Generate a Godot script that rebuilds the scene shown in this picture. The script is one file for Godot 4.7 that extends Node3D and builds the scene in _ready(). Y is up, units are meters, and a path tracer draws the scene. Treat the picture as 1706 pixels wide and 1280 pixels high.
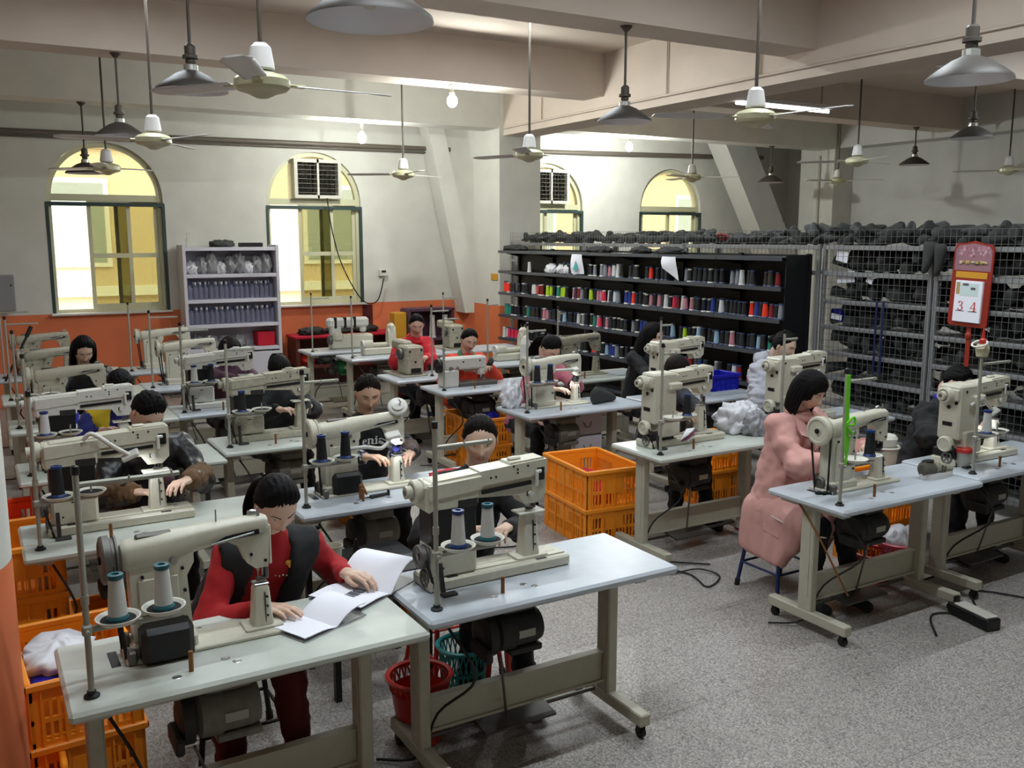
extends Node3D
# A sewing workshop seen from a raised spot: rows of post-bed machines, thread rack, wire rack of shoes.
const TT := 0.78
var M := {}
var names := {}
var cache := {}
var rng := RandomNumberGenerator.new()
var noise := FastNoiseLite.new()

# ---------------------------------------------------------------- mesh builder
class MB:
	var v := PackedVector3Array()
	var n := PackedVector3Array()
	var c := PackedColorArray()
	var uv := PackedVector2Array()
	var ix := PackedInt32Array()
	var col := Color.WHITE
	var colored := false
	var mapped := false
	func vert(p: Vector3, nn: Vector3, t := Vector2.ZERO) -> int:
		v.append(p); n.append(nn); c.append(col); uv.append(t)
		return v.size() - 1
	func tri(a: int, b: int, d: int) -> void:
		var g := (v[b] - v[a]).cross(v[d] - v[a])
		if g.dot(n[a] + n[b] + n[d]) > 0.0:
			ix.append(a); ix.append(d); ix.append(b)
		else:
			ix.append(a); ix.append(b); ix.append(d)
	func quad(a: int, b: int, d: int, e: int) -> void:
		tri(a, b, d); tri(a, d, e)
	func face(p: Array, nn: Vector3, t = null) -> void:
		var f := []
		for i in p.size():
			f.append(vert(p[i], nn, t[i] if t else Vector2.ZERO))
		for i in range(1, p.size() - 1):
			tri(f[0], f[i], f[i + 1])
	func box(ce: Vector3, s: Vector3, b := Basis.IDENTITY) -> MB:
		var h := s * 0.5
		for ax in 3:
			for sg in [-1.0, 1.0]:
				var u := Vector3.ZERO; var w := Vector3.ZERO; var o := Vector3.ZERO
				o[ax] = sg * h[ax]; u[(ax + 1) % 3] = h[(ax + 1) % 3]; w[(ax + 2) % 3] = h[(ax + 2) % 3]
				var nn := Vector3.ZERO; nn[ax] = sg
				face([ce + b * (o - u - w), ce + b * (o + u - w), ce + b * (o + u + w), ce + b * (o - u + w)], b * nn, [Vector2(0, 1), Vector2(1, 1), Vector2(1, 0), Vector2(0, 0)])
		return self
	func b2(lo: Vector3, hi: Vector3) -> MB:
		return box((lo + hi) * 0.5, (hi - lo).abs())
	# box with chamfered edges
	func bb(ce: Vector3, s: Vector3, r: float, b := Basis.IDENTITY) -> MB:
		var h := s * 0.5
		r = minf(r, minf(h.x, minf(h.y, h.z)) * 0.95)
		for ax in 3:
			var a1 := (ax + 1) % 3; var a2 := (ax + 2) % 3
			for sg in [-1.0, 1.0]:
				var q := []
				for k in [[-1, -1], [1, -1], [1, 1], [-1, 1]]:
					var p := Vector3.ZERO
					p[ax] = sg * h[ax]; p[a1] = k[0] * (h[a1] - r); p[a2] = k[1] * (h[a2] - r)
					q.append(ce + b * p)
				var nn := Vector3.ZERO; nn[ax] = sg
				face(q, b * nn)
			for s1 in [-1.0, 1.0]:
				for s2 in [-1.0, 1.0]:
					var q := []
					for k in [[0, -1], [0, 1], [1, 1], [1, -1]]:
						var p := Vector3.ZERO
						p[ax] = k[1] * (h[ax] - r)
						p[a1] = s1 * (h[a1] - (r if k[0] == 0 else 0.0))
						p[a2] = s2 * (h[a2] - (0.0 if k[0] == 0 else r))
						q.append(ce + b * p)
					var nn := Vector3.ZERO; nn[a1] = s1; nn[a2] = s2
					face(q, b * nn.normalized())
		for sx in [-1.0, 1.0]:
			for sy in [-1.0, 1.0]:
				for sz in [-1.0, 1.0]:
					var sg := Vector3(sx, sy, sz)
					var q := []
					for k in 3:
						var p := (h - Vector3.ONE * r) * sg
						p[k] = h[k] * sg[k]
						q.append(ce + b * p)
					face(q, b * sg.normalized())
		return self
	func cyl(a: Vector3, e: Vector3, ra: float, rb := -1.0, k := 12, caps := true) -> MB:
		if rb < 0.0: rb = ra
		var d := (e - a)
		var ln := d.length()
		if ln < 1e-6: return self
		d /= ln
		var u := d.cross(Vector3.RIGHT if absf(d.x) < 0.9 else Vector3.UP).normalized()
		var w := d.cross(u)
		var s0 := v.size()
		var sl := (ra - rb) / ln
		for i in k + 1:
			var t := TAU * i / k
			var o := u * cos(t) + w * sin(t)
			var nn := (o + d * sl).normalized()
			vert(a + o * ra, nn, Vector2(float(i) / k, 1)); vert(e + o * rb, nn, Vector2(float(i) / k, 0))
		for i in k:
			quad(s0 + 2 * i, s0 + 2 * i + 2, s0 + 2 * i + 3, s0 + 2 * i + 1)
		if caps:
			for q in [[a, ra, -d], [e, rb, d]]:
				if q[1] > 1e-4:
					var f := []
					for i in k:
						var t := TAU * i / k
						f.append(q[0] + (u * cos(t) + w * sin(t)) * q[1])
					face(f, q[2])
		return self
	# turned profile: points (radius, height) about an axis
	func lathe(pr: Array, k := 20, x := Transform3D.IDENTITY, smooth := false) -> MB:
		for j in pr.size() - 1:
			var p: Vector2 = pr[j]; var q: Vector2 = pr[j + 1]
			var dn := Vector2(q.y - p.y, p.x - q.x).normalized()
			var n0 := dn; var n1 := dn
			if smooth:
				if j > 0: n0 = (dn + Vector2(p.y - pr[j - 1].y, pr[j - 1].x - p.x).normalized()).normalized()
				if j < pr.size() - 2: n1 = (dn + Vector2(pr[j + 2].y - q.y, q.x - pr[j + 2].x).normalized()).normalized()
			var s0 := v.size()
			for i in k + 1:
				var t := TAU * i / k
				var ca := cos(t); var sa := sin(t)
				vert(x * Vector3(p.x * ca, p.y, p.x * sa), x.basis * Vector3(n0.x * ca, n0.y, n0.x * sa), Vector2(float(i) / k, float(j) / (pr.size() - 1)))
				vert(x * Vector3(q.x * ca, q.y, q.x * sa), x.basis * Vector3(n1.x * ca, n1.y, n1.x * sa), Vector2(float(i) / k, float(j + 1) / (pr.size() - 1)))
			for i in k:
				quad(s0 + 2 * i, s0 + 2 * i + 2, s0 + 2 * i + 3, s0 + 2 * i + 1)
		return self
	func tube(pts: Array, r: float, k := 6, r2 := -1.0) -> MB:
		if r2 < 0.0: r2 = r
		var s0 := v.size()
		var m := pts.size()
		var u := Vector3.ZERO
		for i in m:
			var d: Vector3 = (pts[mini(i + 1, m - 1)] - pts[maxi(i - 1, 0)]).normalized()
			if i == 0: u = d.cross(Vector3.RIGHT if absf(d.x) < 0.9 else Vector3.UP).normalized()
			else: u = (u - d * u.dot(d)).normalized()
			var w := d.cross(u)
			var rr := lerpf(r, r2, float(i) / maxi(1, m - 1))
			for j in k + 1:
				var t := TAU * j / k
				var o := u * cos(t) + w * sin(t)
				vert(pts[i] + o * rr, o)
		for i in m - 1:
			for j in k:
				var a := s0 + i * (k + 1) + j
				quad(a, a + 1, a + k + 2, a + k + 1)
		for e in [0, m - 1]:
			var f := []
			for j in k: f.append(v[s0 + e * (k + 1) + j])
			face(f, ((pts[e] - pts[1 if e == 0 else m - 2]) as Vector3).normalized())
		return self
	# polygon in xy pushed along z from z0 to z1, placed by x
	func prism(poly: PackedVector2Array, z0: float, z1: float, x := Transform3D.IDENTITY) -> MB:
		var t := Geometry2D.triangulate_polygon(poly)
		for s in [[z0, -1.0], [z1, 1.0]]:
			var s0 := v.size()
			for p in poly: vert(x * Vector3(p.x, p.y, s[0]), x.basis * Vector3(0, 0, s[1]))
			for i in range(0, t.size(), 3): tri(s0 + t[i], s0 + t[i + 1], s0 + t[i + 2])
		var area := 0.0
		for i in poly.size():
			var p := poly[i]; var q := poly[(i + 1) % poly.size()]
			area += p.x * q.y - q.x * p.y
		for i in poly.size():
			var p := poly[i]; var q := poly[(i + 1) % poly.size()]
			var nn := Vector3(q.y - p.y, p.x - q.x, 0).normalized() * signf(area)
			face([x * Vector3(p.x, p.y, z0), x * Vector3(q.x, q.y, z0), x * Vector3(q.x, q.y, z1), x * Vector3(p.x, p.y, z1)], x.basis * nn)
		return self
	func ell(ce: Vector3, r: Vector3, k := 10, b := Basis.IDENTITY) -> MB:
		var s0 := v.size()
		var m := maxi(4, k / 2)
		for j in m + 1:
			var la := PI * (float(j) / m - 0.5)
			for i in k + 1:
				var lo := TAU * i / k
				var d := Vector3(cos(la) * cos(lo), sin(la), cos(la) * sin(lo))
				vert(ce + b * (d * r), b * (d / r).normalized())
		for j in m:
			for i in k:
				var a := s0 + j * (k + 1) + i
				quad(a, a + 1, a + k + 2, a + k + 1)
		return self
	# closed rings joined to a skin, normals from the shape
	func loft(rings: Array, caps := true) -> MB:
		var s0 := v.size()
		var k: int = rings[0].size()
		for i in rings.size():
			var mid := Vector3.ZERO
			for p in rings[i]: mid += p
			mid /= k
			for j in k:
				var tu: Vector3 = rings[i][(j + 1) % k] - rings[i][(j + k - 1) % k]
				var tv: Vector3 = rings[mini(i + 1, rings.size() - 1)][j] - rings[maxi(i - 1, 0)][j]
				var nn := tu.cross(tv).normalized()
				if nn.dot(rings[i][j] - mid) < 0.0: nn = -nn
				vert(rings[i][j], nn)
		for i in rings.size() - 1:
			for j in k:
				quad(s0 + i * k + j, s0 + i * k + (j + 1) % k, s0 + (i + 1) * k + (j + 1) % k, s0 + (i + 1) * k + j)
		if caps:
			for e in [0, rings.size() - 1]:
				var f := []
				for p in rings[e]: f.append(p)
				var o: Vector3 = rings[e][0] - rings[1 if e == 0 else e - 1][0]
				var nn: Vector3 = (f[1] - f[0]).cross(f[2] - f[0]).normalized()
				face(f, nn if nn.dot(o) > 0 else -nn)
		return self
	# bent sheet with a little thickness: rows of points
	func sheet(rows: Array, th := 0.002) -> MB:
		var a: int = rows.size(); var k: int = rows[0].size()
		for side in [1.0, -1.0]:
			var s0 := v.size()
			for i in a:
				for j in k:
					var tu: Vector3 = rows[i][mini(j + 1, k - 1)] - rows[i][maxi(j - 1, 0)]
					var tv: Vector3 = rows[mini(i + 1, a - 1)][j] - rows[maxi(i - 1, 0)][j]
					var nn: Vector3 = tv.cross(tu).normalized() * side
					vert(rows[i][j] + nn * th * 0.5, nn, Vector2(float(j) / (k - 1), float(i) / (a - 1)))
			for i in a - 1:
				for j in k - 1:
					var q := s0 + i * k + j
					quad(q, q + 1, q + k + 1, q + k)
		return self
	func take(o: MB, x := Transform3D.IDENTITY, tint = null) -> MB:
		var s0 := v.size()
		for i in o.v.size():
			v.append(x * o.v[i]); n.append((x.basis * o.n[i]).normalized()); uv.append(o.uv[i])
			c.append(o.c[i] if tint == null else o.c[i] * tint)
		for i in range(0, o.ix.size(), 3): tri(s0 + o.ix[i], s0 + o.ix[i + 1], s0 + o.ix[i + 2])
		return self
	func mesh() -> ArrayMesh:
		var a := []
		a.resize(Mesh.ARRAY_MAX)
		a[Mesh.ARRAY_VERTEX] = v; a[Mesh.ARRAY_NORMAL] = n; a[Mesh.ARRAY_INDEX] = ix
		if colored: a[Mesh.ARRAY_COLOR] = c
		if mapped: a[Mesh.ARRAY_TEX_UV] = uv
		var m := ArrayMesh.new()
		m.add_surface_from_arrays(Mesh.PRIMITIVE_TRIANGLES, a)
		return m

# ---------------------------------------------------------------- scene helpers
func nm(s: String) -> String:
	var k: int = names.get(s, 0)
	names[s] = k + 1
	return s if k == 0 else "%s_%03d" % [s, k]
func tag(o: Node3D, label: String, cat: String, group := "", kind := "") -> Node3D:
	if label != "": o.set_meta("label", label)
	if cat != "": o.set_meta("category", cat)
	if group != "": o.set_meta("group", group)
	if kind != "": o.set_meta("kind", kind)
	return o
func thing(called: String, label: String, cat: String, at := Vector3.ZERO, turn := 0.0, group := "") -> Node3D:
	var o := Node3D.new()
	o.name = nm(called)
	add_child(o)
	o.position = at; o.rotation.y = turn
	return tag(o, label, cat, group)
func put(parent: Node3D, called: String, m, mt, label := "") -> MeshInstance3D:
	var o := MeshInstance3D.new()
	o.name = called
	o.mesh = m.mesh() if m is MB else m
	o.material_override = M[mt] if mt is String else mt
	o.cast_shadow = GeometryInstance3D.SHADOW_CASTING_SETTING_ON
	parent.add_child(o, true)
	if label != "": o.set_meta("label", label)
	return o
func struct(called: String, m, mt) -> MeshInstance3D:
	var o := put(self, nm(called), m, mt)
	o.set_meta("kind", "structure")
	return o
# the same shape asked for twice is made once
func shape(key: String, f: Callable) -> ArrayMesh:
	if not cache.has(key): cache[key] = (f.call() as MB).mesh()
	return cache[key]
func copy_of(o: Node3D, called: String, label: String, at: Vector3, turn := 0.0) -> Node3D:
	var r := o.duplicate() as Node3D
	r.name = nm(called)
	add_child(r)
	r.position = at; r.rotation = Vector3(0, turn, 0)
	if label != "": r.set_meta("label", label)
	return r
func xf(at: Vector3, e := Vector3.ZERO) -> Transform3D:
	return Transform3D(Basis.from_euler(e), at)
func wheel_x(x: float, y: float, z := 0.0) -> Transform3D:   # lathe axis along x
	return Transform3D(Basis(Vector3(0, 0, 1), -PI / 2), Vector3(x, y, z))
func arc(a: Vector3, b: Vector3, sag: float, k := 10) -> Array:
	var r := []
	for i in k + 1:
		var t := float(i) / k
		r.append(a.lerp(b, t) + Vector3(0, -sag * 4 * t * (1 - t), 0))
	return r
func spline(p: Array, k := 6) -> Array:
	var r := []
	for i in p.size() - 1:
		for j in k:
			r.append((p[i] as Vector3).cubic_interpolate(p[i + 1], p[maxi(i - 1, 0)], p[mini(i + 2, p.size() - 1)], float(j) / k))
	r.append(p[-1])
	return r

# ---------------------------------------------------------------- materials
func speck(w: int, seed_: int, freq: float, lo: float, hi: float, oct := 3, kind := FastNoiseLite.TYPE_SIMPLEX_SMOOTH) -> ImageTexture:
	var f := FastNoiseLite.new()
	f.noise_type = kind; f.seed = seed_; f.frequency = freq; f.fractal_octaves = oct
	var im := f.get_seamless_image(w, w)
	im.convert(Image.FORMAT_L8)
	var d := im.get_data()
	for i in d.size():
		d[i] = int(255.0 * lerpf(lo, hi, d[i] / 255.0))
	im = Image.create_from_data(w, w, false, Image.FORMAT_L8, d)
	im.generate_mipmaps()
	return ImageTexture.create_from_image(im)
func bump(w: int, seed_: int, freq: float, s := 4.0, oct := 4) -> ImageTexture:
	var f := FastNoiseLite.new()
	f.noise_type = FastNoiseLite.TYPE_SIMPLEX_SMOOTH; f.seed = seed_; f.frequency = freq; f.fractal_octaves = oct
	var im := f.get_seamless_image(w, w)
	im.convert(Image.FORMAT_RGBA8)
	im.bump_map_to_normal_map(s)
	return ImageTexture.create_from_image(im)
func mat(key: String, c: Color, rough := 0.6, metal := 0.0, tex: Texture2D = null, scale := 1.0, nrm: Texture2D = null, nscale := 0.5) -> StandardMaterial3D:
	var m := StandardMaterial3D.new()
	m.albedo_color = c; m.roughness = rough; m.metallic = metal
	if tex or nrm:
		m.uv1_triplanar = true; m.uv1_world_triplanar = true
		m.uv1_scale = Vector3.ONE * scale
	if tex: m.albedo_texture = tex
	if nrm:
		m.normal_enabled = true; m.normal_texture = nrm; m.normal_scale = nscale
	M[key] = m
	return m
func glow(key: String, c: Color, e: float) -> void:
	var m := mat(key, Color.WHITE, 0.5)
	m.emission_enabled = true; m.emission = c; m.emission_energy_multiplier = e
func checker(w: int, a: Color, b: Color, mid: Color) -> ImageTexture:
	var im := Image.create_empty(w, w, false, Image.FORMAT_RGB8)
	for y in w:
		for x in w:
			var s := int(x * 2 / w) + int(y * 2 / w)
			im.set_pixel(x, y, a if s == 0 else (b if s == 2 else mid))
	return ImageTexture.create_from_image(im)
func materials() -> void:
	var wear := speck(256, 3, 0.02, 0.95, 1.0, 4)
	var fine := speck(256, 5, 0.12, 0.8, 1.0, 2)
	var blot := speck(256, 9, 0.012, 0.84, 1.0, 4)
	var cloth_n := bump(256, 21, 0.05, 3.0, 5)
	var fine_n := bump(256, 22, 0.2, 2.0, 2)
	var terr := speck(1024, 31, 0.17, 0.40, 1.14, 3, FastNoiseLite.TYPE_VALUE)
	mat("plaster", Color(0.84, 0.835, 0.80), 0.9, 0, wear, 0.35)
	mat("plaster_grey", Color(0.78, 0.785, 0.775), 0.9, 0, wear, 0.3)
	mat("ceiling_paint", Color(0.81, 0.755, 0.70), 0.92, 0, wear, 0.25)
	mat("orange_paint", Color(0.88, 0.47, 0.29), 0.6, 0, wear, 0.5)
	mat("strut", Color(0.76, 0.76, 0.74), 0.9, 0, wear, 0.4)
	for i in 4:
		var g: float = [0.775, 0.765, 0.785, 0.77][i]
		mat("tile%d" % i, Color(g, g * 0.965, g * 0.925), 0.42, 0, terr, [0.95, 1.0, 0.9, 1.05][i])
	mat("grout", Color(0.50, 0.49, 0.47), 0.9)
	mat("white_top", Color(0.75, 0.775, 0.80), 0.32, 0, wear, 1.4)
	mat("green_top", Color(0.78, 0.80, 0.76), 0.34, 0, wear, 1.4)
	mat("top_edge", Color(0.66, 0.68, 0.68), 0.45)
	mat("frame_paint", Color(0.72, 0.705, 0.63), 0.5, 0, wear, 2.0)
	mat("cream", Color(0.80, 0.785, 0.71), 0.38, 0, wear, 5.0)
	mat("cream_old", Color(0.70, 0.68, 0.60), 0.42, 0, blot, 6.0)
	mat("cream_white", Color(0.84, 0.835, 0.80), 0.36, 0, wear, 5.0)
	mat("black_paint", Color(0.035, 0.035, 0.037), 0.45)
	mat("steel", Color(0.66, 0.66, 0.65), 0.32, 0.9)
	mat("dull_steel", Color(0.48, 0.47, 0.45), 0.5, 0.7, fine, 6)
	mat("dark_steel", Color(0.13, 0.13, 0.13), 0.5, 0.5)
	mat("pole", Color(0.63, 0.63, 0.58), 0.42, 0.25)
	mat("belt", Color(0.10, 0.085, 0.075), 0.8)
	mat("motor", Color(0.50, 0.485, 0.44), 0.55, 0.1, blot, 5)
	mat("motor_dark", Color(0.20, 0.195, 0.185), 0.6, 0.2, blot, 5)
	mat("motor_green", Color(0.10, 0.42, 0.22), 0.5, 0, blot, 5)
	mat("tray_white", Color(0.83, 0.82, 0.77), 0.5)
	mat("tray_black", Color(0.05, 0.05, 0.05), 0.8)
	mat("thread_white", Color(0.86, 0.86, 0.84), 0.8, 0, fine, 30)
	mat("thread_black", Color(0.045, 0.05, 0.06), 0.7, 0, fine, 30)
	mat("spool_blue", Color(0.09, 0.20, 0.42), 0.4)
	mat("spool_teal", Color(0.10, 0.34, 0.38), 0.4)
	mat("crate_orange", Color(0.98, 0.60, 0.13), 0.42)
	mat("crate_red", Color(0.95, 0.36, 0.18), 0.45)
	mat("red_plastic", Color(0.72, 0.17, 0.12), 0.4)
	mat("pink_plastic", Color(0.85, 0.35, 0.45), 0.45)
	mat("magenta_plastic", Color(0.66, 0.10, 0.28), 0.45)
	mat("teal_plastic", Color(0.24, 0.66, 0.66), 0.4)
	mat("blue_plastic", Color(0.09, 0.10, 0.62), 0.45)
	mat("blue_steel", Color(0.11, 0.16, 0.33), 0.45, 0.2)
	mat("rack_black", Color(0.055, 0.057, 0.063), 0.5, 0.1)
	mat("rack_edge", Color(0.33, 0.345, 0.37), 0.35, 0.4)
	mat("wire", Color(0.45, 0.45, 0.44), 0.45, 0.5)
	mat("rack_bar", Color(0.58, 0.58, 0.58), 0.45, 0.3)
	for i in 4:
		var g: float = [0.18, 0.215, 0.15, 0.26][i]
		mat("shoe%d" % i, Color(g * 0.97, g, g * 0.95), 0.75, 0, wear, 8, cloth_n, 0.6)
	mat("shoe_red", Color(0.48, 0.09, 0.06), 0.7)
	mat("sole", Color(0.90, 0.89, 0.88), 0.6)
	mat("suede", Color(0.36, 0.345, 0.31), 0.85, 0, wear, 12, fine_n, 0.5)
	mat("suede_light", Color(0.60, 0.585, 0.50), 0.85, 0, wear, 12, fine_n, 0.5)
	mat("fan_white", Color(0.80, 0.79, 0.78), 0.42)
	mat("fan_cream", Color(0.74, 0.73, 0.60), 0.3, 0.1)
	mat("rod_brown", Color(0.30, 0.27, 0.235), 0.55, 0.2)
	mat("shade_out", Color(0.28, 0.26, 0.24), 0.55, 0.2)
	mat("shade_in", Color(0.88, 0.88, 0.90), 0.35, 0.15)
	mat("aluminium", Color(0.76, 0.76, 0.73), 0.35, 0.7)
	mat("pvc", Color(0.80, 0.79, 0.66), 0.45)
	mat("pvc_dark", Color(0.20, 0.28, 0.27), 0.5, 0, fine, 9)
	mat("grille", Color(0.80, 0.79, 0.74), 0.5)
	mat("conduit", Color(0.42, 0.39, 0.35), 0.5, 0.2)
	mat("brick_pale", Color(0.86, 0.78, 0.62), 0.95, 0, speck(256, 77, 0.06, 0.86, 1.0, 3), 1.5)
	mat("stone_pale", Color(0.86, 0.85, 0.80), 0.95)
	mat("cabinet", Color(0.80, 0.79, 0.83), 0.5)
	mat("wood_red", Color(0.36, 0.13, 0.07), 0.5, 0, wear, 6)
	mat("paper", Color(0.93, 0.93, 0.96), 0.8)
	mat("ink", Color(0.33, 0.33, 0.36), 0.8)
	mat("bag", Color(0.86, 0.86, 0.88), 0.35)
	mat("bag_grey", Color(0.55, 0.55, 0.56), 0.3)
	mat("tape_green", Color(0.45, 0.84, 0.16), 0.5)
	mat("glass_black", Color(0.03, 0.025, 0.03), 0.12)
	mat("brown_wood", Color(0.52, 0.33, 0.15), 0.6, 0, wear, 9)
	mat("dark_board", Color(0.085, 0.085, 0.095), 0.55, 0, blot, 3)
	mat("red_cloth", Color(0.72, 0.03, 0.16), 0.8)
	mat("red_board", Color(0.58, 0.17, 0.11), 0.4)
	mat("gold", Color(0.80, 0.58, 0.16), 0.5)
	mat("cable", Color(0.09, 0.085, 0.08), 0.6)
	mat("cable_white", Color(0.78, 0.77, 0.72), 0.5)
	for q in [["bottle", Color(0.55, 0.56, 0.66, 0.45)], ["jar", Color(0.88, 0.88, 0.84, 0.45)]]:
		var m := mat(q[0], q[1], 0.15)
		m.transparency = BaseMaterial3D.TRANSPARENCY_ALPHA
	for q in [["pane", Color(0.58, 0.57, 0.41, 0.05)], ["pane_clear", Color(0.80, 0.79, 0.70, 0.03)]]:
		var m := mat(q[0], q[1], 0.0)
		m.transparency = BaseMaterial3D.TRANSPARENCY_ALPHA
		m.refraction_enabled = true; m.refraction_scale = 0.05
	# clothes
	for q in [["red_knit", Color(0.72, 0.09, 0.12)], ["black_cloth", Color(0.085, 0.083, 0.09)], ["dark_trousers", Color(0.09, 0.09, 0.11)], ["red_trousers", Color(0.36, 0.06, 0.07)],
			["brown_sleeve", Color(0.42, 0.30, 0.18)], ["purple_cloth", Color(0.36, 0.22, 0.30)], ["navy", Color(0.10, 0.12, 0.42)], ["yellow_cloth", Color(0.80, 0.68, 0.08)],
			["red_jacket", Color(0.84, 0.13, 0.19)], ["orange_jacket", Color(0.94, 0.27, 0.15)], ["pink_knit", Color(0.78, 0.44, 0.50)], ["pink_coat", Color(0.91, 0.68, 0.645)],
			["puffer", Color(0.76, 0.76, 0.80)], ["teal_scarf", Color(0.24, 0.55, 0.42)], ["cream_cloth", Color(0.82, 0.80, 0.66)], ["blue_collar", Color(0.045, 0.06, 0.68)], ["grey_cloth", Color(0.22, 0.22, 0.25)], ["jeans", Color(0.07, 0.09, 0.16)]]:
		var m := mat(q[0], q[1], 0.85, 0, fine, 14, cloth_n, 0.35)
		m.rim_enabled = true; m.rim = 0.25
	mat("leather", Color(0.075, 0.075, 0.08), 0.36, 0, null, 6, cloth_n, 0.4)
	mat("checked", Color.WHITE, 0.85, 0, checker(32, Color(0.06, 0.06, 0.07), Color(0.86, 0.86, 0.88), Color(0.36, 0.36, 0.4)), 42)
	mat("print_cloth", Color(0.55, 0.45, 0.42), 0.85, 0, speck(128, 88, 0.1, 0.15, 1.6, 2), 14)
	mat("hair", Color(0.05, 0.042, 0.04), 0.62, 0, null, 7, bump(256, 41, 0.06, 4.0, 3), 0.5)
	mat("hair_brown", Color(0.088, 0.060, 0.050), 0.62, 0, null, 7, bump(256, 43, 0.06, 4.0, 3), 0.5)
	for q in ["hair", "hair_brown"]: M[q].metallic_specular = 0.25
	var sk := mat("skin", Color.WHITE, 0.5)
	sk.vertex_color_use_as_albedo = true
	sk.subsurf_scatter_enabled = true; sk.subsurf_scatter_strength = 0.12
	var pr := mat("print", Color.WHITE, 0.6)
	pr.vertex_color_use_as_albedo = true
	glow("bulb", Color(1, 0.98, 0.94), 30.0)
	glow("tube", Color(0.93, 0.97, 1.0), 9.0)
	glow("led", Color(0.95, 0.97, 1.0), 3.0)

# ---------------------------------------------------------------- the room
const WX := [1.69, 4.57, 8.69, 11.41]      # window centres along the back wall
const ZB := -13.6
func upright(x0: float, x1: float, y0: float, y1: float, z0: float, z1: float) -> MB:
	return MB.new().b2(Vector3(x0, y0, z0), Vector3(x1, y1, z1))
func half_disc(r: float, k := 20) -> PackedVector2Array:
	var p := PackedVector2Array()
	for i in k + 1: p.append(Vector2(cos(PI * i / k), sin(PI * i / k)) * r)
	return p
func room() -> void:
	# floor: stone tiles with thin recessed joints where the aisles show, plain bedding beyond
	var fl := struct("floor", upright(-2.5, 14.4, -0.2, -0.006, ZB, 2.5), "grout")
	var tm := MB.new().bb(Vector3(0, -0.004, 0), Vector3(0.7988, 0.008, 0.7988), 0.0006).mesh()
	rng.seed = 11
	for i in 21:
		for j in 20:
			var t := put(fl, "tile", tm, "tile%d" % rng.randi_range(0, 3))
			t.position = Vector3(-2.1 + 0.8 * i, 0, 2.1 - 0.8 * j)
	struct("ceiling", upright(-2.5, 14.4, 4.4, 4.6, ZB, 2.5), "ceiling_paint")
	# back wall with four arched openings
	var w := MB.new()
	var xs := [-2.5]
	for c in WX: xs.append_array([c - 0.72, c + 0.72])
	xs.append(14.4)
	for i in range(0, xs.size(), 2): w.b2(Vector3(xs[i], 1.2, ZB - 0.25), Vector3(xs[i + 1], 4.6, ZB))
	for c in WX:
		var p := PackedVector2Array()
		for q in half_disc(0.72, 24): p.append(q + Vector2(c, 2.73))
		p.append_array([Vector2(c - 0.72, 4.6), Vector2(c + 0.72, 4.6)])
		w.prism(p, ZB - 0.25, ZB)
	var wb := struct("wall_back", w, "plaster")
	put(wb, "painted_dado", upright(-2.5, 14.4, -0.2, 1.2, ZB - 0.25, ZB), "orange_paint", "orange painted lower wall")
	var wl := struct("wall_left", upright(-2.75, -2.5, 1.2, 4.6, ZB - 0.25, 2.75), "plaster")
	put(wl, "painted_dado", upright(-2.75, -2.5, -0.2, 1.2, ZB - 0.25, 2.75), "orange_paint", "orange painted lower wall")
	struct("wall_right", upright(14.4, 14.65, -0.2, 4.6, ZB - 0.25, 2.75), "plaster_grey")
	struct("wall_front", upright(-2.5, 14.4, -0.2, 4.6, 2.5, 2.75), "plaster")
	# beams
	for z in [-3.1, -6.2, -9.5]:
		struct("ceiling_beam", upright(-2.5, 6.87, 3.9, 4.4, z - 0.42, z), "ceiling_paint")
		struct("ceiling_beam", upright(7.35, 13.95, 3.9, 4.4, z - 0.42, z), "ceiling_paint")
	struct("ceiling_beam", upright(-2.5, 6.8, 3.76, 4.4, -12.4, -11.98), "plaster")
	struct("ceiling_beam", upright(7.5, 13.9, 3.8, 4.4, -12.4, -11.98), "plaster")
	var tb := struct("ceiling_beam", upright(6.87, 7.35, 3.66, 4.4, -11.95, 2.5), "ceiling_paint")
	put(tb, "conduit", MB.new().tube([Vector3(6.85, 3.76, -11.9), Vector3(6.85, 3.76, 2.4)], 0.014), "ceiling_paint")
	for z in [-10.9, -8.3, -6.9, -3.9]:
		put(tb, "conduit", MB.new().tube([Vector3(6.85, 3.76, z), Vector3(6.85, 4.39, z)], 0.011), "ceiling_paint")
	struct("ceiling_beam", upright(13.95, 14.4, 3.82, 4.4, -11.95, 2.5), "plaster_grey")
	# pillars: the great one behind the thread rack, one at the far corner, the round one close by
	var pb := struct("pillar", upright(6.8, 7.5, 1.2, 4.4, -12.75, -11.95), "plaster")
	put(pb, "painted_dado", upright(6.8, 7.5, 0, 1.2, -12.75, -11.95), "orange_paint", "orange painted lower pillar")
	struct("pillar", upright(13.9, 14.4, 0, 4.4, -12.8, -12.0), "plaster")
	put(get_node("pillar_001"), "pipe", MB.new().cyl(Vector3(13.86, 0, -12.35), Vector3(13.86, 3.7, -12.35), 0.05), "plaster")
	var pc := struct("pillar", MB.new().lathe([Vector2(0.28, 1.2), Vector2(0.28, 4.4)], 40, xf(Vector3(-0.225, 0, -3.25))), "plaster")
	put(pc, "painted_dado", MB.new().lathe([Vector2(0.2805, 0), Vector2(0.2805, 1.2)], 40, xf(Vector3(-0.225, 0, -3.25))), "orange_paint", "orange painted lower column")
	# slanted concrete struts against the back wall
	var st := MB.new()
	st.prism(PackedVector2Array([Vector2(6.28, 3.9), Vector2(6.55, 3.9), Vector2(7.2, 1.0), Vector2(6.9, 1.0)]), ZB + 0.02, ZB + 0.35)
	struct("strut", st, "plaster")
	st = MB.new()
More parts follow.
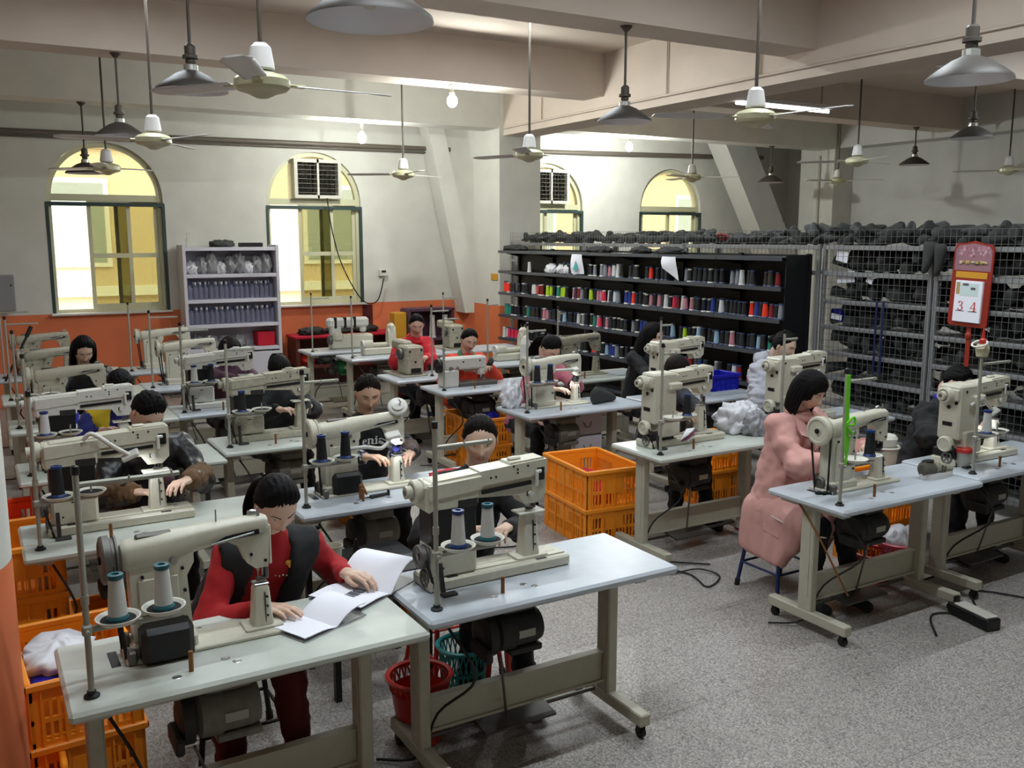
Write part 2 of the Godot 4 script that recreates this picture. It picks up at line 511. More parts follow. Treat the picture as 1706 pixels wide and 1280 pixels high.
	st.prism(PackedVector2Array([Vector2(11.9, 3.9), Vector2(12.6, 3.9), Vector2(14.0, 1.6), Vector2(13.3, 1.6)]), -13.2, -12.75)
	struct("strut", st, "strut")
	# pipes along the back wall
	var pm := MB.new()
	pm.tube([Vector3(-2.4, 3.50, -13.5), Vector3(6.78, 3.58, -13.5)], 0.035, 8)
	pm.tube([Vector3(-2.4, 3.45, -13.53), Vector3(6.78, 3.52, -13.53)], 0.015, 6)
	tag(put(self, nm("wall_pipe"), pm, "conduit"), "brown pipe running along back wall left of big pillar", "pipe", "wall pipes")
	pm = MB.new()
	pm.tube([Vector3(7.52, 3.60, -13.5), Vector3(13.6, 3.74, -13.5)], 0.04, 8)
	tag(put(self, nm("wall_pipe"), pm, "conduit"), "brown pipe on back wall right of pillar with open end", "pipe", "wall pipes")
	for i in 4: window(i + 1, WX[i], i)

func window(no: int, cx: float, style: int) -> void:
	var z := ZB - 0.1
	var root := Node3D.new()
	root.name = "window_%d" % no
	add_child(root)
	root.position = Vector3(cx, 0, z)
	root.set_meta("kind", "structure")
	var f := MB.new()
	var a := PackedVector2Array()
	for q in half_disc(0.718, 28): a.append(q + Vector2(0, 2.73))
	var inner := half_disc(0.655, 28)
	inner.reverse()
	for q in inner: a.append(q + Vector2(0, 2.73))
	f.prism(a, -0.04, 0.04)
	f.b2(Vector3(-0.718, 1.2, -0.04), Vector3(-0.66, 2.73, 0.04)).b2(Vector3(0.66, 1.2, -0.04), Vector3(0.718, 2.73, 0.04))
	f.b2(Vector3(-0.718, 1.2, -0.05), Vector3(0.718, 1.25, 0.05))
	f.b2(Vector3(-0.718, 2.68, -0.045), Vector3(0.718, 2.77, 0.045))
	put(root, "window_frame", f, "pvc")
	var tr := MB.new()
	tr.b2(Vector3(-0.74, 2.615, 0.05), Vector3(0.74, 2.665, 0.105))
	for s in [-1, 1]: tr.b2(Vector3(s * 0.70, 1.2, 0.06), Vector3(s * 0.742, 2.62, 0.103))
	put(root, "patterned_strip", tr, "pvc_dark", "dark patterned edging strip")
	put(root, "window_sill", MB.new().bb(Vector3(0, 1.19, 0.12), Vector3(1.52, 0.03, 0.12), 0.006), "plaster")
	var ap := PackedVector2Array()
	for q in half_disc(0.665, 24): ap.append(q + Vector2(0, 2.77))
	put(root, "pane", MB.new().prism(ap, -0.003, 0.003), "pane_clear", "arched upper pane")
	var sashes := [[-0.24, 0.30, 0.022], [0.10, 0.66, -0.02]]
	if style >= 2: sashes = [[-0.66, 0.02, 0.022], [-0.02, 0.66, -0.02]]
	for s in sashes:
		var sf := MB.new()
		var x0: float = s[0]; var x1: float = s[1]; var zz: float = s[2]
		for q in [[x0, x0 + 0.05], [x1 - 0.05, x1]]: sf.b2(Vector3(q[0], 1.25, zz - 0.016), Vector3(q[1], 2.68, zz + 0.016))
		for q in [[1.25, 1.31], [1.93, 1.99], [2.62, 2.68]]: sf.b2(Vector3(x0 + 0.05, q[0], zz - 0.016), Vector3(x1 - 0.05, q[1], zz + 0.016))
		var sp := put(root, "sash", sf, "pvc")
		for q in [[1.31, 1.93], [1.99, 2.62]]:
			put(sp, "pane", MB.new().b2(Vector3(x0 + 0.05, q[0], zz - 0.003), Vector3(x1 - 0.05, q[1], zz + 0.003)), "pane" if style < 2 else "pane_clear")
	if style == 1 or style == 2:
		var ac := thing("air_vent", "cream box vent with dark louvre grille in the window " + ("beside the bottle cabinet" if style == 1 else "above the thread rack"), "vent", Vector3(cx + 0.04, 2.775, ZB + 0.02), 0, "air vents set in the arched windows")
		var fr := MB.new()
		for q in [[-0.36, -0.31], [-0.015, 0.015], [0.31, 0.36]]: fr.b2(Vector3(q[0], 0, -0.3), Vector3(q[1], 0.57, 0.05))
		for q in [[0, 0.05], [0.52, 0.57]]: fr.b2(Vector3(-0.31, q[0], -0.3), Vector3(0.31, q[1], 0.05))
		put(ac, "vent_frame", fr, "grille")
		put(ac, "vent_back", MB.new().b2(Vector3(-0.31, 0.05, -0.29), Vector3(0.31, 0.52, -0.25)), "black_paint")
		for i in 7:
			put(ac, "louvre", MB.new().box(Vector3(0, 0.085 + i * 0.066, 0.02), Vector3(0.62, 0.006, 0.02)), "conduit")
		for i in 10:
			var x := -0.28 + i * 0.0622
			put(ac, "vane", MB.new().b2(Vector3(x - 0.004, 0.05, -0.04), Vector3(x + 0.004, 0.52, -0.01)), "dark_steel")

func outside() -> void:
	var b := thing("building", "pale brick building across the yard seen through the windows", "building", Vector3(6, 0, -21))
	put(b, "wall", upright(-22, 26, -6, 14, -3, 0), "brick_pale")
	for i in 15:
		for j in 3:
			var p := put(b, "window", upright(-18.5 + i * 2.75, -17.1 + i * 2.75, -1.4 + j * 3.0, 0.4 + j * 3.0, -0.02, 0.06), "stone_pale")
			put(p, "pane", upright(-18.4 + i * 2.75, -17.2 + i * 2.75, -1.3 + j * 3.0, 0.3 + j * 3.0, 0.05, 0.07), "glass_grey")
	for j in 4: put(b, "string_course", upright(-22, 26, 1.0 + j * 3.0 - 3.0, 1.2 + j * 3.0 - 3.0, 0, 0.12), "stone_pale")
	var yd := struct("yard_ground", upright(-20, 36, -6.2, -6.0, -21, -13.9), "stone_pale")
	yd.set_meta("label", "pale paved yard outside")

# ---------------------------------------------------------------- lamps and fans
func pendant(at: Vector3, drop: float, lit: float, label: String) -> void:
	var o := thing("pendant_lamp", label, "lamp", at, 0, "conical pendant lamps under the beams")
	put(o, "canopy", shape("canopy", func(): return MB.new().lathe([Vector2(0, 0.0), Vector2(0.05, 0), Vector2(0.05, -0.01), Vector2(0.016, -0.045), Vector2(0, -0.045)], 16)), "rod_brown").position.y = drop
	put(o, "rod", MB.new().cyl(Vector3(0, 0.16, 0), Vector3(0, drop - 0.03, 0), 0.011, -1, 8), "rod_brown")
	put(o, "lamp_holder", shape("holder", func(): return MB.new().lathe([Vector2(0, 0.175), Vector2(0.022, 0.175), Vector2(0.036, 0.16), Vector2(0.036, 0.11), Vector2(0.05, 0.105), Vector2(0.05, 0.085), Vector2(0.03, 0.08), Vector2(0.034, 0.065), Vector2(0.026, 0.05), Vector2(0, 0.05)], 16)), "rod_brown")
	put(o, "collar", shape("lcollar", func(): return MB.new().lathe([Vector2(0.03, 0.05), Vector2(0.045, 0.045), Vector2(0.045, 0.005), Vector2(0.05, 0.0)], 18)), "aluminium")
	put(o, "lamp_shade", shape("shade", func(): return MB.new().lathe([Vector2(0.045, 0.012), Vector2(0.10, -0.012), Vector2(0.17, -0.06), Vector2(0.222, -0.10), Vector2(0.226, -0.115)], 36, Transform3D.IDENTITY, true)), "shade_out")
	put(o, "shade_lining", shape("lining", func(): return MB.new().lathe([Vector2(0.226, -0.115), Vector2(0.218, -0.104), Vector2(0.166, -0.066), Vector2(0.097, -0.018), Vector2(0.02, -0.004), Vector2(0, -0.004)], 36, Transform3D.IDENTITY, true)), "shade_in", "bright reflecting inside of the shade")
	put(o, "light_bulb", shape("bulb", func(): return MB.new().lathe([Vector2(0, -0.005), Vector2(0.014, -0.01), Vector2(0.026, -0.03), Vector2(0.03, -0.05), Vector2(0.022, -0.07), Vector2(0, -0.078)], 14, Transform3D.IDENTITY, true)), "bulb" if lit > 0 else "tray_white")
	if lit > 0:
		var l := OmniLight3D.new()
		l.name = "lamp_light"
		l.light_energy = lit; l.light_size = 0.05; l.omni_range = 30; l.omni_attenuation = 2; l.shadow_enabled = true
		l.light_color = Color(0.97, 1, 0.99)
		l.position = Vector3(0, -0.05, 0)
		o.add_child(l)
func bare_bulb(at: Vector3, drop: float, e: float, label: String) -> void:
	var o := thing("light_bulb", label, "light bulb", at, 0, "bare lit bulbs below the beams")
	put(o, "lamp_holder", MB.new().lathe([Vector2(0, drop), Vector2(0.045, drop), Vector2(0.045, drop - 0.015), Vector2(0.022, drop - 0.03), Vector2(0.022, 0.07), Vector2(0.03, 0.06), Vector2(0.03, 0.03), Vector2(0, 0.03)], 14), "tray_white")
	put(o, "bulb", MB.new().ell(Vector3(0, -0.03, 0), Vector3(0.06, 0.07, 0.06), 18), "bulb", "glowing glass bulb")
	var l := OmniLight3D.new()
	l.name = "lamp_light"
	l.light_energy = e; l.light_size = 0.06; l.omni_range = 30; l.omni_attenuation = 2; l.shadow_enabled = true
	l.light_color = Color(0.98, 1, 0.98)
	l.position = Vector3(0, -0.03, 0)
	o.add_child(l)
func fan(at: Vector3, turn: float, label: String) -> void:
	var o := thing("ceiling_fan", label, "fan", at, turn, "white ceiling fans")
	put(o, "rod", MB.new().cyl(Vector3(0, 0.12, 0), Vector3(0, 4.4 - at.y, 0), 0.012, -1, 8), "rod_brown")
	put(o, "cup", shape("fcup", func(): return MB.new().lathe([Vector2(0.03, 0.19), Vector2(0.05, 0.17), Vector2(0.066, 0.07), Vector2(0.06, 0.06)], 20)), "fan_white")
	put(o, "motor_housing", shape("fmotor", func(): return MB.new().lathe([Vector2(0.02, 0.07), Vector2(0.05, 0.055), Vector2(0.115, 0.035), Vector2(0.135, 0.015), Vector2(0.135, -0.02), Vector2(0.12, -0.035), Vector2(0.07, -0.05), Vector2(0.03, -0.07), Vector2(0, -0.075)], 28)), "fan_cream")
	var bl := shape("blade", func():
		var m := MB.new()
		var ring := []
		for i in 9:
			var t := i / 8.0
			var x := 0.17 + 0.53 * t
			var wd := lerpf(0.055, 0.075, t) * (1.0 if i < 8 else 0.55)
			var tw := Basis(Vector3.RIGHT, 0.2 - 0.08 * t)
			var r := []
			for q in [[-1, 0], [-0.6, 0.004], [0.6, 0.004], [1, 0], [0.6, -0.003], [-0.6, -0.003]]: r.append(Vector3(x, 0, 0) + tw * Vector3(0, q[1], q[0] * wd))
			ring.append(r)
		return m.loft(ring))
	var br := shape("bracket", func(): return MB.new().bb(Vector3(0.16, 0.0, 0), Vector3(0.13, 0.012, 0.05), 0.004))
	for k in 3:
		var b := put(o, "blade", bl, "fan_white")
		b.rotation.y = TAU * k / 3
		put(b, "bracket", br, "fan_cream")
func batten(a: Vector3, e: float, label: String) -> void:
	var o := thing("fluorescent_light", label, "light", a, 0, "fluorescent battens")
	put(o, "housing", MB.new().bb(Vector3(0, 0.05, 0), Vector3(1.5, 0.05, 0.09), 0.008), "fan_white")
	put(o, "tube", MB.new().cyl(Vector3(-0.72, 0, 0), Vector3(0.72, 0, 0), 0.016, -1, 10), "tube", "glowing white tube")
	if a.y < 4.25:
		for x in [-0.6, 0.6]: put(o, "hanger", MB.new().cyl(Vector3(x, 0.07, 0), Vector3(x, 4.4 - a.y, 0), 0.006, -1, 6), "dull_steel")
	var l := AreaLight3D.new()
	l.name = "tube_light"
	l.area_size = Vector2(1.44, 0.03); l.light_energy = e; l.shadow_enabled = true
	l.area_range = 30; l.light_color = Color(0.93, 0.97, 1)
	l.rotation.x = -PI / 2
	l.position.y = -0.02
	o.add_child(l)

# ---------------------------------------------------------------- tables
func sewing_table(at: Vector3, top: String, label: String, motor := "motor", wide := 1.2) -> Node3D:
	var o := thing("sewing_table", label, "table", at, 0, "sewing tables in rows")
	put(o, "tabletop", shape("top%.2f" % wide, func(): return MB.new().bb(Vector3(wide / 2, 0.762, -0.275), Vector3(wide, 0.036, 0.55), 0.011)), top)
	var hole := shape("eyelet", func(): return MB.new().lathe([Vector2(0.016, 0.7802), Vector2(0.013, 0.7815), Vector2(0.008, 0.7806), Vector2(0, 0.7806)], 12))
	for p in [[0.50, -0.16], [0.53, -0.12], [0.33, -0.10]]: put(o, "eyelet", hole, "steel").position = Vector3(p[0], 0, p[1])
	var leg := shape("leg", func(): return MB.new().bb(Vector3(0, 0.43, -0.30), Vector3(0.052, 0.635, 0.095), 0.006).b2(Vector3(-0.03, 0.715, -0.50), Vector3(0.03, 0.745, -0.06)).b2(Vector3(-0.029, 0.2, -0.285), Vector3(0.029, 0.7, -0.275)))
	var foot := shape("foot", func(): return MB.new().bb(Vector3(0, 0.092, -0.285), Vector3(0.058, 0.058, 0.56), 0.006))
	var cas := shape("castor", func(): return MB.new().cyl(Vector3(-0.011, 0.026, 0), Vector3(0.011, 0.026, 0), 0.026, -1, 14).b2(Vector3(-0.016, 0.026, -0.014), Vector3(-0.012, 0.064, 0.014)).b2(Vector3(0.012, 0.026, -0.014), Vector3(0.016, 0.064, 0.014)).b2(Vector3(-0.016, 0.058, -0.014), Vector3(0.016, 0.064, 0.014)))
	var x1 := wide - 0.16
	for x in [0.09, x1]:
		put(o, "leg", leg, "frame_paint").position.x = x
		var f := put(o, "foot", foot, "frame_paint")
		f.position.x = x
		for z in [-0.04, -0.53]: put(f, "castor", cas, "dark_steel").position = Vector3(0, 0, z)
	put(o, "stretcher", shape("stretch%.2f" % wide, func(): return MB.new().bb(Vector3((0.09 + x1) / 2, 0.235, -0.31), Vector3(x1 - 0.14, 0.15, 0.018), 0.004).b2(Vector3(0.115, 0.30, -0.33), Vector3(x1 - 0.025, 0.312, -0.29)).b2(Vector3(0.115, 0.16, -0.33), Vector3(x1 - 0.025, 0.172, -0.29))), "frame_paint")
	# clutch motor slung below
	var mo := put(o, "motor", shape("motor", func():
		var m := MB.new()
		m.lathe([Vector2(0, 0), Vector2(0.06, 0), Vector2(0.082, 0.02), Vector2(0.086, 0.09), Vector2(0.078, 0.10), Vector2(0.078, 0.20), Vector2(0.07, 0.225), Vector2(0.03, 0.23), Vector2(0, 0.23)], 24, wheel_x(0.40, 0.55, -0.26))
		m.bb(Vector3(0.52, 0.655, -0.26), Vector3(0.16, 0.05, 0.09), 0.008)
		m.bb(Vector3(0.50, 0.70, -0.26), Vector3(0.26, 0.03, 0.12), 0.004)
		m.bb(Vector3(0.55, 0.46, -0.24), Vector3(0.16, 0.03, 0.06), 0.006)
		return m), motor)
	put(mo, "clutch_cover", shape("clutch", func(): return MB.new().lathe([Vector2(0, 0), Vector2(0.05, 0), Vector2(0.092, 0.012), Vector2(0.092, 0.05), Vector2(0.07, 0.055), Vector2(0, 0.055)], 24, wheel_x(0.345, 0.55, -0.26)).bb(Vector3(0.335, 0.50, -0.22), Vector3(0.03, 0.06, 0.16), 0.008)), "motor_dark")
	put(mo, "name_plate", shape("plate", func(): return MB.new().bb(Vector3(0.53, 0.55, -0.180), Vector3(0.09, 0.035, 0.004), 0.002)), "pole")
	put(mo, "pull_rod", shape("prod", func(): return MB.new().cyl(Vector3(0.38, 0.50, -0.14), Vector3(0.50, 0.13, -0.30), 0.006, -1, 6)), "dull_steel")
	put(o, "treadle", shape("treadle", func(): return MB.new().box(Vector3(0.55, 0.115, -0.36), Vector3(0.36, 0.012, 0.22), Basis(Vector3.RIGHT, 0.16)).cyl(Vector3(0.12, 0.10, -0.36), Vector3(x1, 0.10, -0.36), 0.010, -1, 8)), "dull_steel")
	put(o, "belt_slot", shape("slot", func(): return MB.new().bb(Vector3(0.17, 0.7805, -0.34), Vector3(0.03, 0.003, 0.13), 0.001)), "black_paint")
	put(o, "power_cable", shape("pcable", func(): return MB.new().tube(spline([Vector3(0.12, 0.70, -0.1), Vector3(0.2, 0.5, -0.02), Vector3(0.13, 0.28, -0.22), Vector3(0.09, 0.05, -0.32), Vector3(-0.05, 0.012, -0.45)], 5), 0.006)), "cable")
	return o

# thread stand with a guide bar on top and two trays; spools are things of their own
func spool(at: Vector3, thread: String, base: String, label: String, group: String, s := 1.0) -> Node3D:
	var o := thing("thread_spool", label, "spool", at, 0, group)
	o.scale = Vector3.ONE * s
	put(o, "thread", shape("thread", func(): return MB.new().lathe([Vector2(0, 0.010), Vector2(0.029, 0.012), Vector2(0.0285, 0.03), Vector2(0.022, 0.128), Vector2(0.018, 0.132), Vector2(0, 0.132)], 16)), thread)
	put(o, "spool_base", shape("sbase", func(): return MB.new().lathe([Vector2(0, 0), Vector2(0.034, 0), Vector2(0.034, 0.005), Vector2(0.029, 0.014), Vector2(0, 0.014)], 16)), base)
	put(o, "spool_tip", shape("stip", func(): return MB.new().lathe([Vector2(0.021, 0.13), Vector2(0.024, 0.133), Vector2(0.024, 0.145), Vector2(0.012, 0.146), Vector2(0.010, 0.138), Vector2(0, 0.138)], 14)), base)
	return o
func thread_stand(at: Vector3, label: String, who: String, spools: Array, opt := {}) -> Node3D:
	var o := thing("thread_stand", label, "stand", at, opt.get("turn", 0.0), "thread stands on the sewing tables")
	var h: float = opt.get("h", 0.72)
	var ty: float = opt.get("ty", 0.24)
	var pm := "pole"
	put(o, "pole", MB.new().cyl(Vector3(0, 0, 0), Vector3(0, h, 0), 0.0095, -1, 12).cyl(Vector3(0, h * 0.42, 0), Vector3(0, h * 0.42 + 0.03, 0), 0.0125, -1, 12), pm)
	put(o, "flange", shape("flange", func(): return MB.new().lathe([Vector2(0.024, 0), Vector2(0.024, 0.006), Vector2(0.014, 0.012), Vector2(0.014, 0.02), Vector2(0, 0.02)], 14)), "dark_steel")
	put(o, "cap", shape("pcap", func(): return MB.new().lathe([Vector2(0.012, 0), Vector2(0.012, 0.025), Vector2(0, 0.03)], 10)), "black_paint").position.y = h - 0.005
	var gl: float = opt.get("guide", 0.26)
	if gl > 0:
		var g := put(o, "guide_bar", MB.new().bb(Vector3(gl / 2, 0, 0), Vector3(gl, 0.013, 0.005), 0.002).bb(Vector3(gl / 2, 0.006, -0.008), Vector3(gl, 0.003, 0.016), 0.001), pm)
		g.position.y = h - opt.get("gdrop", 0.05)
		for k in 2: put(g, "thread_eye", shape("eye", func(): return MB.new().cyl(Vector3(0, -0.012, 0), Vector3(0, 0.014, 0), 0.003, -1, 6)), "steel").position = Vector3(gl * (0.5 + 0.42 * k), 0, 0)
	if ty > 0:
		put(o, "tray_arm", shape("tarm", func(): return MB.new().bb(Vector3(0.12, -0.02, 0), Vector3(0.27, 0.018, 0.02), 0.004).bb(Vector3(0, -0.02, 0), Vector3(0.03, 0.035, 0.03), 0.006).cyl(Vector3(0, -0.02, 0.015), Vector3(0, -0.02, 0.035), 0.006)), pm).position.y = ty
		for k in 2:
			var dx := 0.09 + 0.14 * k
			var t := put(o, "tray", shape("tray", func(): return MB.new().lathe([Vector2(0, -0.008), Vector2(0.052, -0.008), Vector2(0.067, 0.006), Vector2(0.068, 0.010), Vector2(0.062, 0.009), Vector2(0.052, 0.0)], 28)), "tray_white")
			t.position = Vector3(dx, ty, 0.01 - 0.02 * k)
			put(t, "tray_pad", shape("tpad", func(): return MB.new().lathe([Vector2(0.054, 0.0005), Vector2(0.052, 0.002), Vector2(0, 0.002)], 24)), "tray_black" if opt.get("pad", true) else "tray_white")
			put(t, "spindle", shape("spindle", func(): return MB.new().cyl(Vector3(0, 0, 0), Vector3(0, 0.05, 0), 0.005, -1, 6)), pm)
			if k < spools.size() and spools[k] != null:
				var p: Vector3 = o.transform * (t.position + Vector3(0, 0.0025, 0))
				spool(p, spools[k][0], spools[k][1], "%s spool on the %s stand tray of %s" % ["white" if spools[k][0] == "thread_white" else "black", "inner" if k == 0 else "outer", who], "spools on thread stands")
	return o

# ---------------------------------------------------------------- machines: origin on the table under the handwheel, arm towards +x
func pv(a: Array) -> PackedVector2Array:
	var r := PackedVector2Array()
	for i in range(0, a.size(), 2): r.append(Vector2(a[i], a[i + 1]))
	return r
func ring_x(x: float, cy: float, ry: float, rz: float, k := 16) -> Array:
	var r := []
	for i in k:
		var t := TAU * i / k
		var c := cos(t); var s := sin(t)
		r.append(Vector3(x, cy + ry * signf(s) * pow(absf(s), 0.75), rz * signf(c) * pow(absf(c), 0.75)))
	return r
func handwheel(r: float, w: float) -> MB:
	return MB.new().lathe([Vector2(0, 0), Vector2(r * 0.25, 0), Vector2(r * 0.3, 0.006), Vector2(r * 0.72, 0.004), Vector2(r * 0.8, -0.004), Vector2(r * 0.95, 0), Vector2(r, 0.006), Vector2(r, w * 0.55), Vector2(r * 0.86, w * 0.62), Vector2(r * 0.86, w * 0.8), Vector2(r * 0.96, w * 0.86), Vector2(r * 0.96, w), Vector2(0, w)], 28)
func post_bed(o: Node3D, x: float, y0: float, h: float, w: float, mt: String) -> void:
	var p := put(o, "post_bed", shape("post%.2f%.2f%.2f" % [x, h, w], func():
		var m := MB.new()
		m.loft([_rect(x, y0, w * 0.62, 0.04), _rect(x, y0 + h * 0.3, w * 0.55, 0.034), _rect(x, y0 + h * 0.92, w * 0.44, 0.028), _rect(x, y0 + h, w * 0.36, 0.024)])
		m.bb(Vector3(x, y0 + 0.006, 0), Vector3(w * 2.2, 0.012, 0.10), 0.003)
		return m), mt)
	put(p, "cover_seam", shape("seam%.2f%.2f" % [x, h], func():
		var m := MB.new()
		m.b2(Vector3(x + w * 0.1, y0 + 0.02, 0.025), Vector3(x + w * 0.14, y0 + h * 0.85, 0.037))
		for k in 3: m.cyl(Vector3(x + w * 0.24, y0 + h * (0.3 + 0.22 * k), 0.02), Vector3(x + w * 0.24, y0 + h * (0.3 + 0.22 * k), 0.037), 0.0045, -1, 8)
		return m), "black_paint")
	put(p, "needle_plate", shape("nplate%.2f%.2f" % [x, h], func(): return MB.new().bb(Vector3(x, y0 + h + 0.004, 0), Vector3(w * 0.9, 0.008, 0.05), 0.003)), "steel")
func _rect(x: float, y: float, hx: float, hz: float) -> Array:
	var c := 0.25
	return [Vector3(x - hx, y, -hz * (1 - c)), Vector3(x - hx * (1 - c), y, -hz), Vector3(x + hx * (1 - c), y, -hz), Vector3(x + hx, y, -hz * (1 - c)), Vector3(x + hx, y, hz * (1 - c)), Vector3(x + hx * (1 - c), y, hz), Vector3(x - hx * (1 - c), y, hz), Vector3(x - hx, y, hz * (1 - c))]
func needle_set(o: Node3D, x: float, y1: float, y0: float) -> void:
	put(o, "needle_bar", shape("nbar%.2f%.2f%.2f" % [x, y1, y0], func(): return MB.new().cyl(Vector3(x, y0 + 0.045, 0), Vector3(x, y1, 0), 0.0055, -1, 8).cyl(Vector3(x, y0 + 0.004, 0), Vector3(x, y0 + 0.05, 0), 0.002, -1, 6).cyl(Vector3(x + 0.018, y0 + 0.02, -0.005), Vector3(x + 0.018, y1, -0.005), 0.005, -1, 8)), "steel")
	put(o, "presser_foot", shape("pfoot%.2f%.2f" % [x, y0], func(): return MB.new().bb(Vector3(x + 0.008, y0 + 0.014, 0), Vector3(0.04, 0.012, 0.02), 0.004).bb(Vector3(x + 0.03, y0 + 0.035, 0), Vector3(0.014, 0.05, 0.018), 0.003)), "dull_steel")
func pieces(o: Node3D, called: String, key: String, f: Callable, mt) -> MeshInstance3D:
	if not cache.has(key):
		var r := []
		for m in f.call(): r.append(m.mesh())
		cache[key] = r
	var first: MeshInstance3D = null
	for m in cache[key]:
		var p := put(o, called, m, mt)
		if first == null: first = p
	return first
func knob(a: Vector3, b: Vector3, r: float) -> MB: return MB.new().cyl(a, b, r, -1, 10)
func machine(kind: String, at: Vector3, label: String, mt: String, opt := {}) -> Node3D:
	var o := thing("sewing_machine", label, "sewing machine", at, opt.get("turn", 0.0), "post-bed sewing machines")
	if kind == "old":
		put(o, "bed", shape("obed", func(): return MB.new().bb(Vector3(0.29, 0.008, 0), Vector3(0.58, 0.016, 0.17), 0.004)), mt)
		put(o, "column", shape("ocol", func(): return MB.new().prism(pv([0.035, 0.01, 0.23, 0.01, 0.215, 0.27, 0.24, 0.315, 0.24, 0.35, 0.03, 0.34]), -0.045, 0.045).bb(Vector3(0.12, 0.16, 0.048), Vector3(0.13, 0.24, 0.008), 0.003).bb(Vector3(0.13, 0.035, 0), Vector3(0.22, 0.05, 0.12), 0.01)), mt)
		put(o, "arm", shape("oarm", func(): return MB.new().loft([ring_x(0.012, 0.355, 0.04, 0.042), ring_x(0.03, 0.358, 0.053, 0.055), ring_x(0.16, 0.368, 0.055, 0.056), ring_x(0.26, 0.385, 0.043, 0.047), ring_x(0.42, 0.398, 0.036, 0.04), ring_x(0.49, 0.40, 0.035, 0.04), ring_x(0.505, 0.40, 0.028, 0.033)])), mt)
		put(o, "head", shape("ohead", func(): return MB.new().prism(pv([0.335, 0.375, 0.40, 0.335, 0.425, 0.27, 0.455, 0.245, 0.50, 0.245, 0.508, 0.39, 0.46, 0.41]), -0.03, 0.032).bb(Vector3(0.509, 0.325, 0), Vector3(0.012, 0.15, 0.06), 0.005)), mt)
		var ar := put(o, "arm_slot", shape("oslot", func(): return MB.new().box(Vector3(0.385, 0.378, 0.036), Vector3(0.17, 0.018, 0.012), Basis(Vector3(0, 0, 1), 0.06))), "dark_steel")
		put(o, "top_cover", shape("ocover", func(): return MB.new().bb(Vector3(0.12, 0.418, 0.0), Vector3(0.12, 0.016, 0.03), 0.006)), "dull_steel")
		put(ar, "lever", shape("olever", func(): return MB.new().cyl(Vector3(0.30, 0.365, 0.05), Vector3(0.45, 0.385, 0.046), 0.004, -1, 8)), "steel")
		put(o, "tension_knob", shape("oknob", func(): return MB.new().cyl(Vector3(0.17, 0.335, 0.04), Vector3(0.17, 0.335, 0.075), 0.014, 0.011, 12)), "steel")
		pieces(o, "bolt", "obolts", func():
			var r := []
			for p in [[0.20, 0.30], [0.205, 0.22], [0.205, 0.12], [0.07, 0.29], [0.44, 0.30], [0.49, 0.27]]: r.append(MB.new().cyl(Vector3(p[0], p[1], 0.03), Vector3(p[0], p[1], 0.0535 if p[0] < 0.3 else 0.036), 0.006, -1, 8))
			return r, "dark_steel")
		var hw := put(o, "handwheel", shape("owheel", func():
			var m := MB.new()
			return m.take(handwheel(0.082, 0.05), wheel_x(-0.05, 0.355))), opt.get("wheel", mt))
		put(hw, "hub", shape("ohub", func(): return MB.new().cyl(Vector3(-0.058, 0.355, 0), Vector3(-0.045, 0.355, 0), 0.014, -1, 12)), "dark_steel")
		put(o, "belt", shape("obelt", func(): return MB.new().tube([Vector3(-0.022, 0.35, 0.072), Vector3(0.005, 0.0, 0.045), Vector3(0.01, -0.04, 0.043)], 0.006, 6).tube([Vector3(-0.022, 0.35, -0.072), Vector3(0.005, 0.0, -0.045), Vector3(0.01, -0.04, -0.043)], 0.006, 6)), "belt")
		put(o, "pulley", shape("opul", func(): return MB.new().take(handwheel(0.036, 0.016), wheel_x(0.008, 0.045, -0.02)).bb(Vector3(0.02, 0.025, 0.06), Vector3(0.03, 0.05, 0.06), 0.006)), "dull_steel")
		put(o, "spool_pin", shape("opin0", func(): return MB.new().cyl(Vector3(0.33, 0.42, 0.0), Vector3(0.33, 0.475, 0.0), 0.003, -1, 6)), "steel")
		put(o, "thread_guide", shape("opin", func(): return MB.new().cyl(Vector3(0.475, 0.43, 0.01), Vector3(0.475, 0.465, 0.01), 0.007, 0.004, 8).ell(Vector3(0.46, 0.44, -0.01), Vector3(0.02, 0.014, 0.012), 10)), "steel")
		needle_set(o, 0.47, 0.26, 0.18)
		post_bed(o, 0.475, 0.014, 0.16, 0.062, mt)
		if opt.get("disc", false):
			var d := put(o, "tension_disc", MB.new().lathe([Vector2(0, -0.02), Vector2(0.05, -0.02), Vector2(0.058, -0.008), Vector2(0.052, 0.004), Vector2(0.03, 0.01), Vector2(0.034, 0.02), Vector2(0, 0.026)], 22, xf(Vector3(0.475, 0.47, 0.03), Vector3(0.9, 0, 0.3))), "cream_white")
			put(d, "wing_nut", MB.new().tube([Vector3(0.475, 0.47, 0.05), Vector3(0.48, 0.50, 0.06), Vector3(0.465, 0.515, 0.065)], 0.005).bb(Vector3(0.475, 0.36, 0.0), Vector3(0.05, 0.2, 0.05), 0.012), "cream_white")
	elif kind == "box" or kind == "tall":
		var tall := kind == "tall"
		var dy := 0.04 if tall else 0.0
		put(o, "base", shape("bbase" + kind, func():
			var m := MB.new().bb(Vector3(0.33, 0.024, 0), Vector3(0.68, 0.048, 0.17), 0.008)
			return m.b2(Vector3(0.22, 0.046, -0.01), Vector3(0.64, 0.05, 0.0)).b2(Vector3(0.22, 0.046, 0.045), Vector3(0.66, 0.053, 0.052))), mt)
		pieces(o, "base_slot", "bslot", func(): return [MB.new().bb(Vector3(0.10, 0.048, 0.066), Vector3(0.05, 0.004, 0.018), 0.001), MB.new().bb(Vector3(0.53, 0.048, 0.066), Vector3(0.05, 0.004, 0.018), 0.001)], "motor_dark")
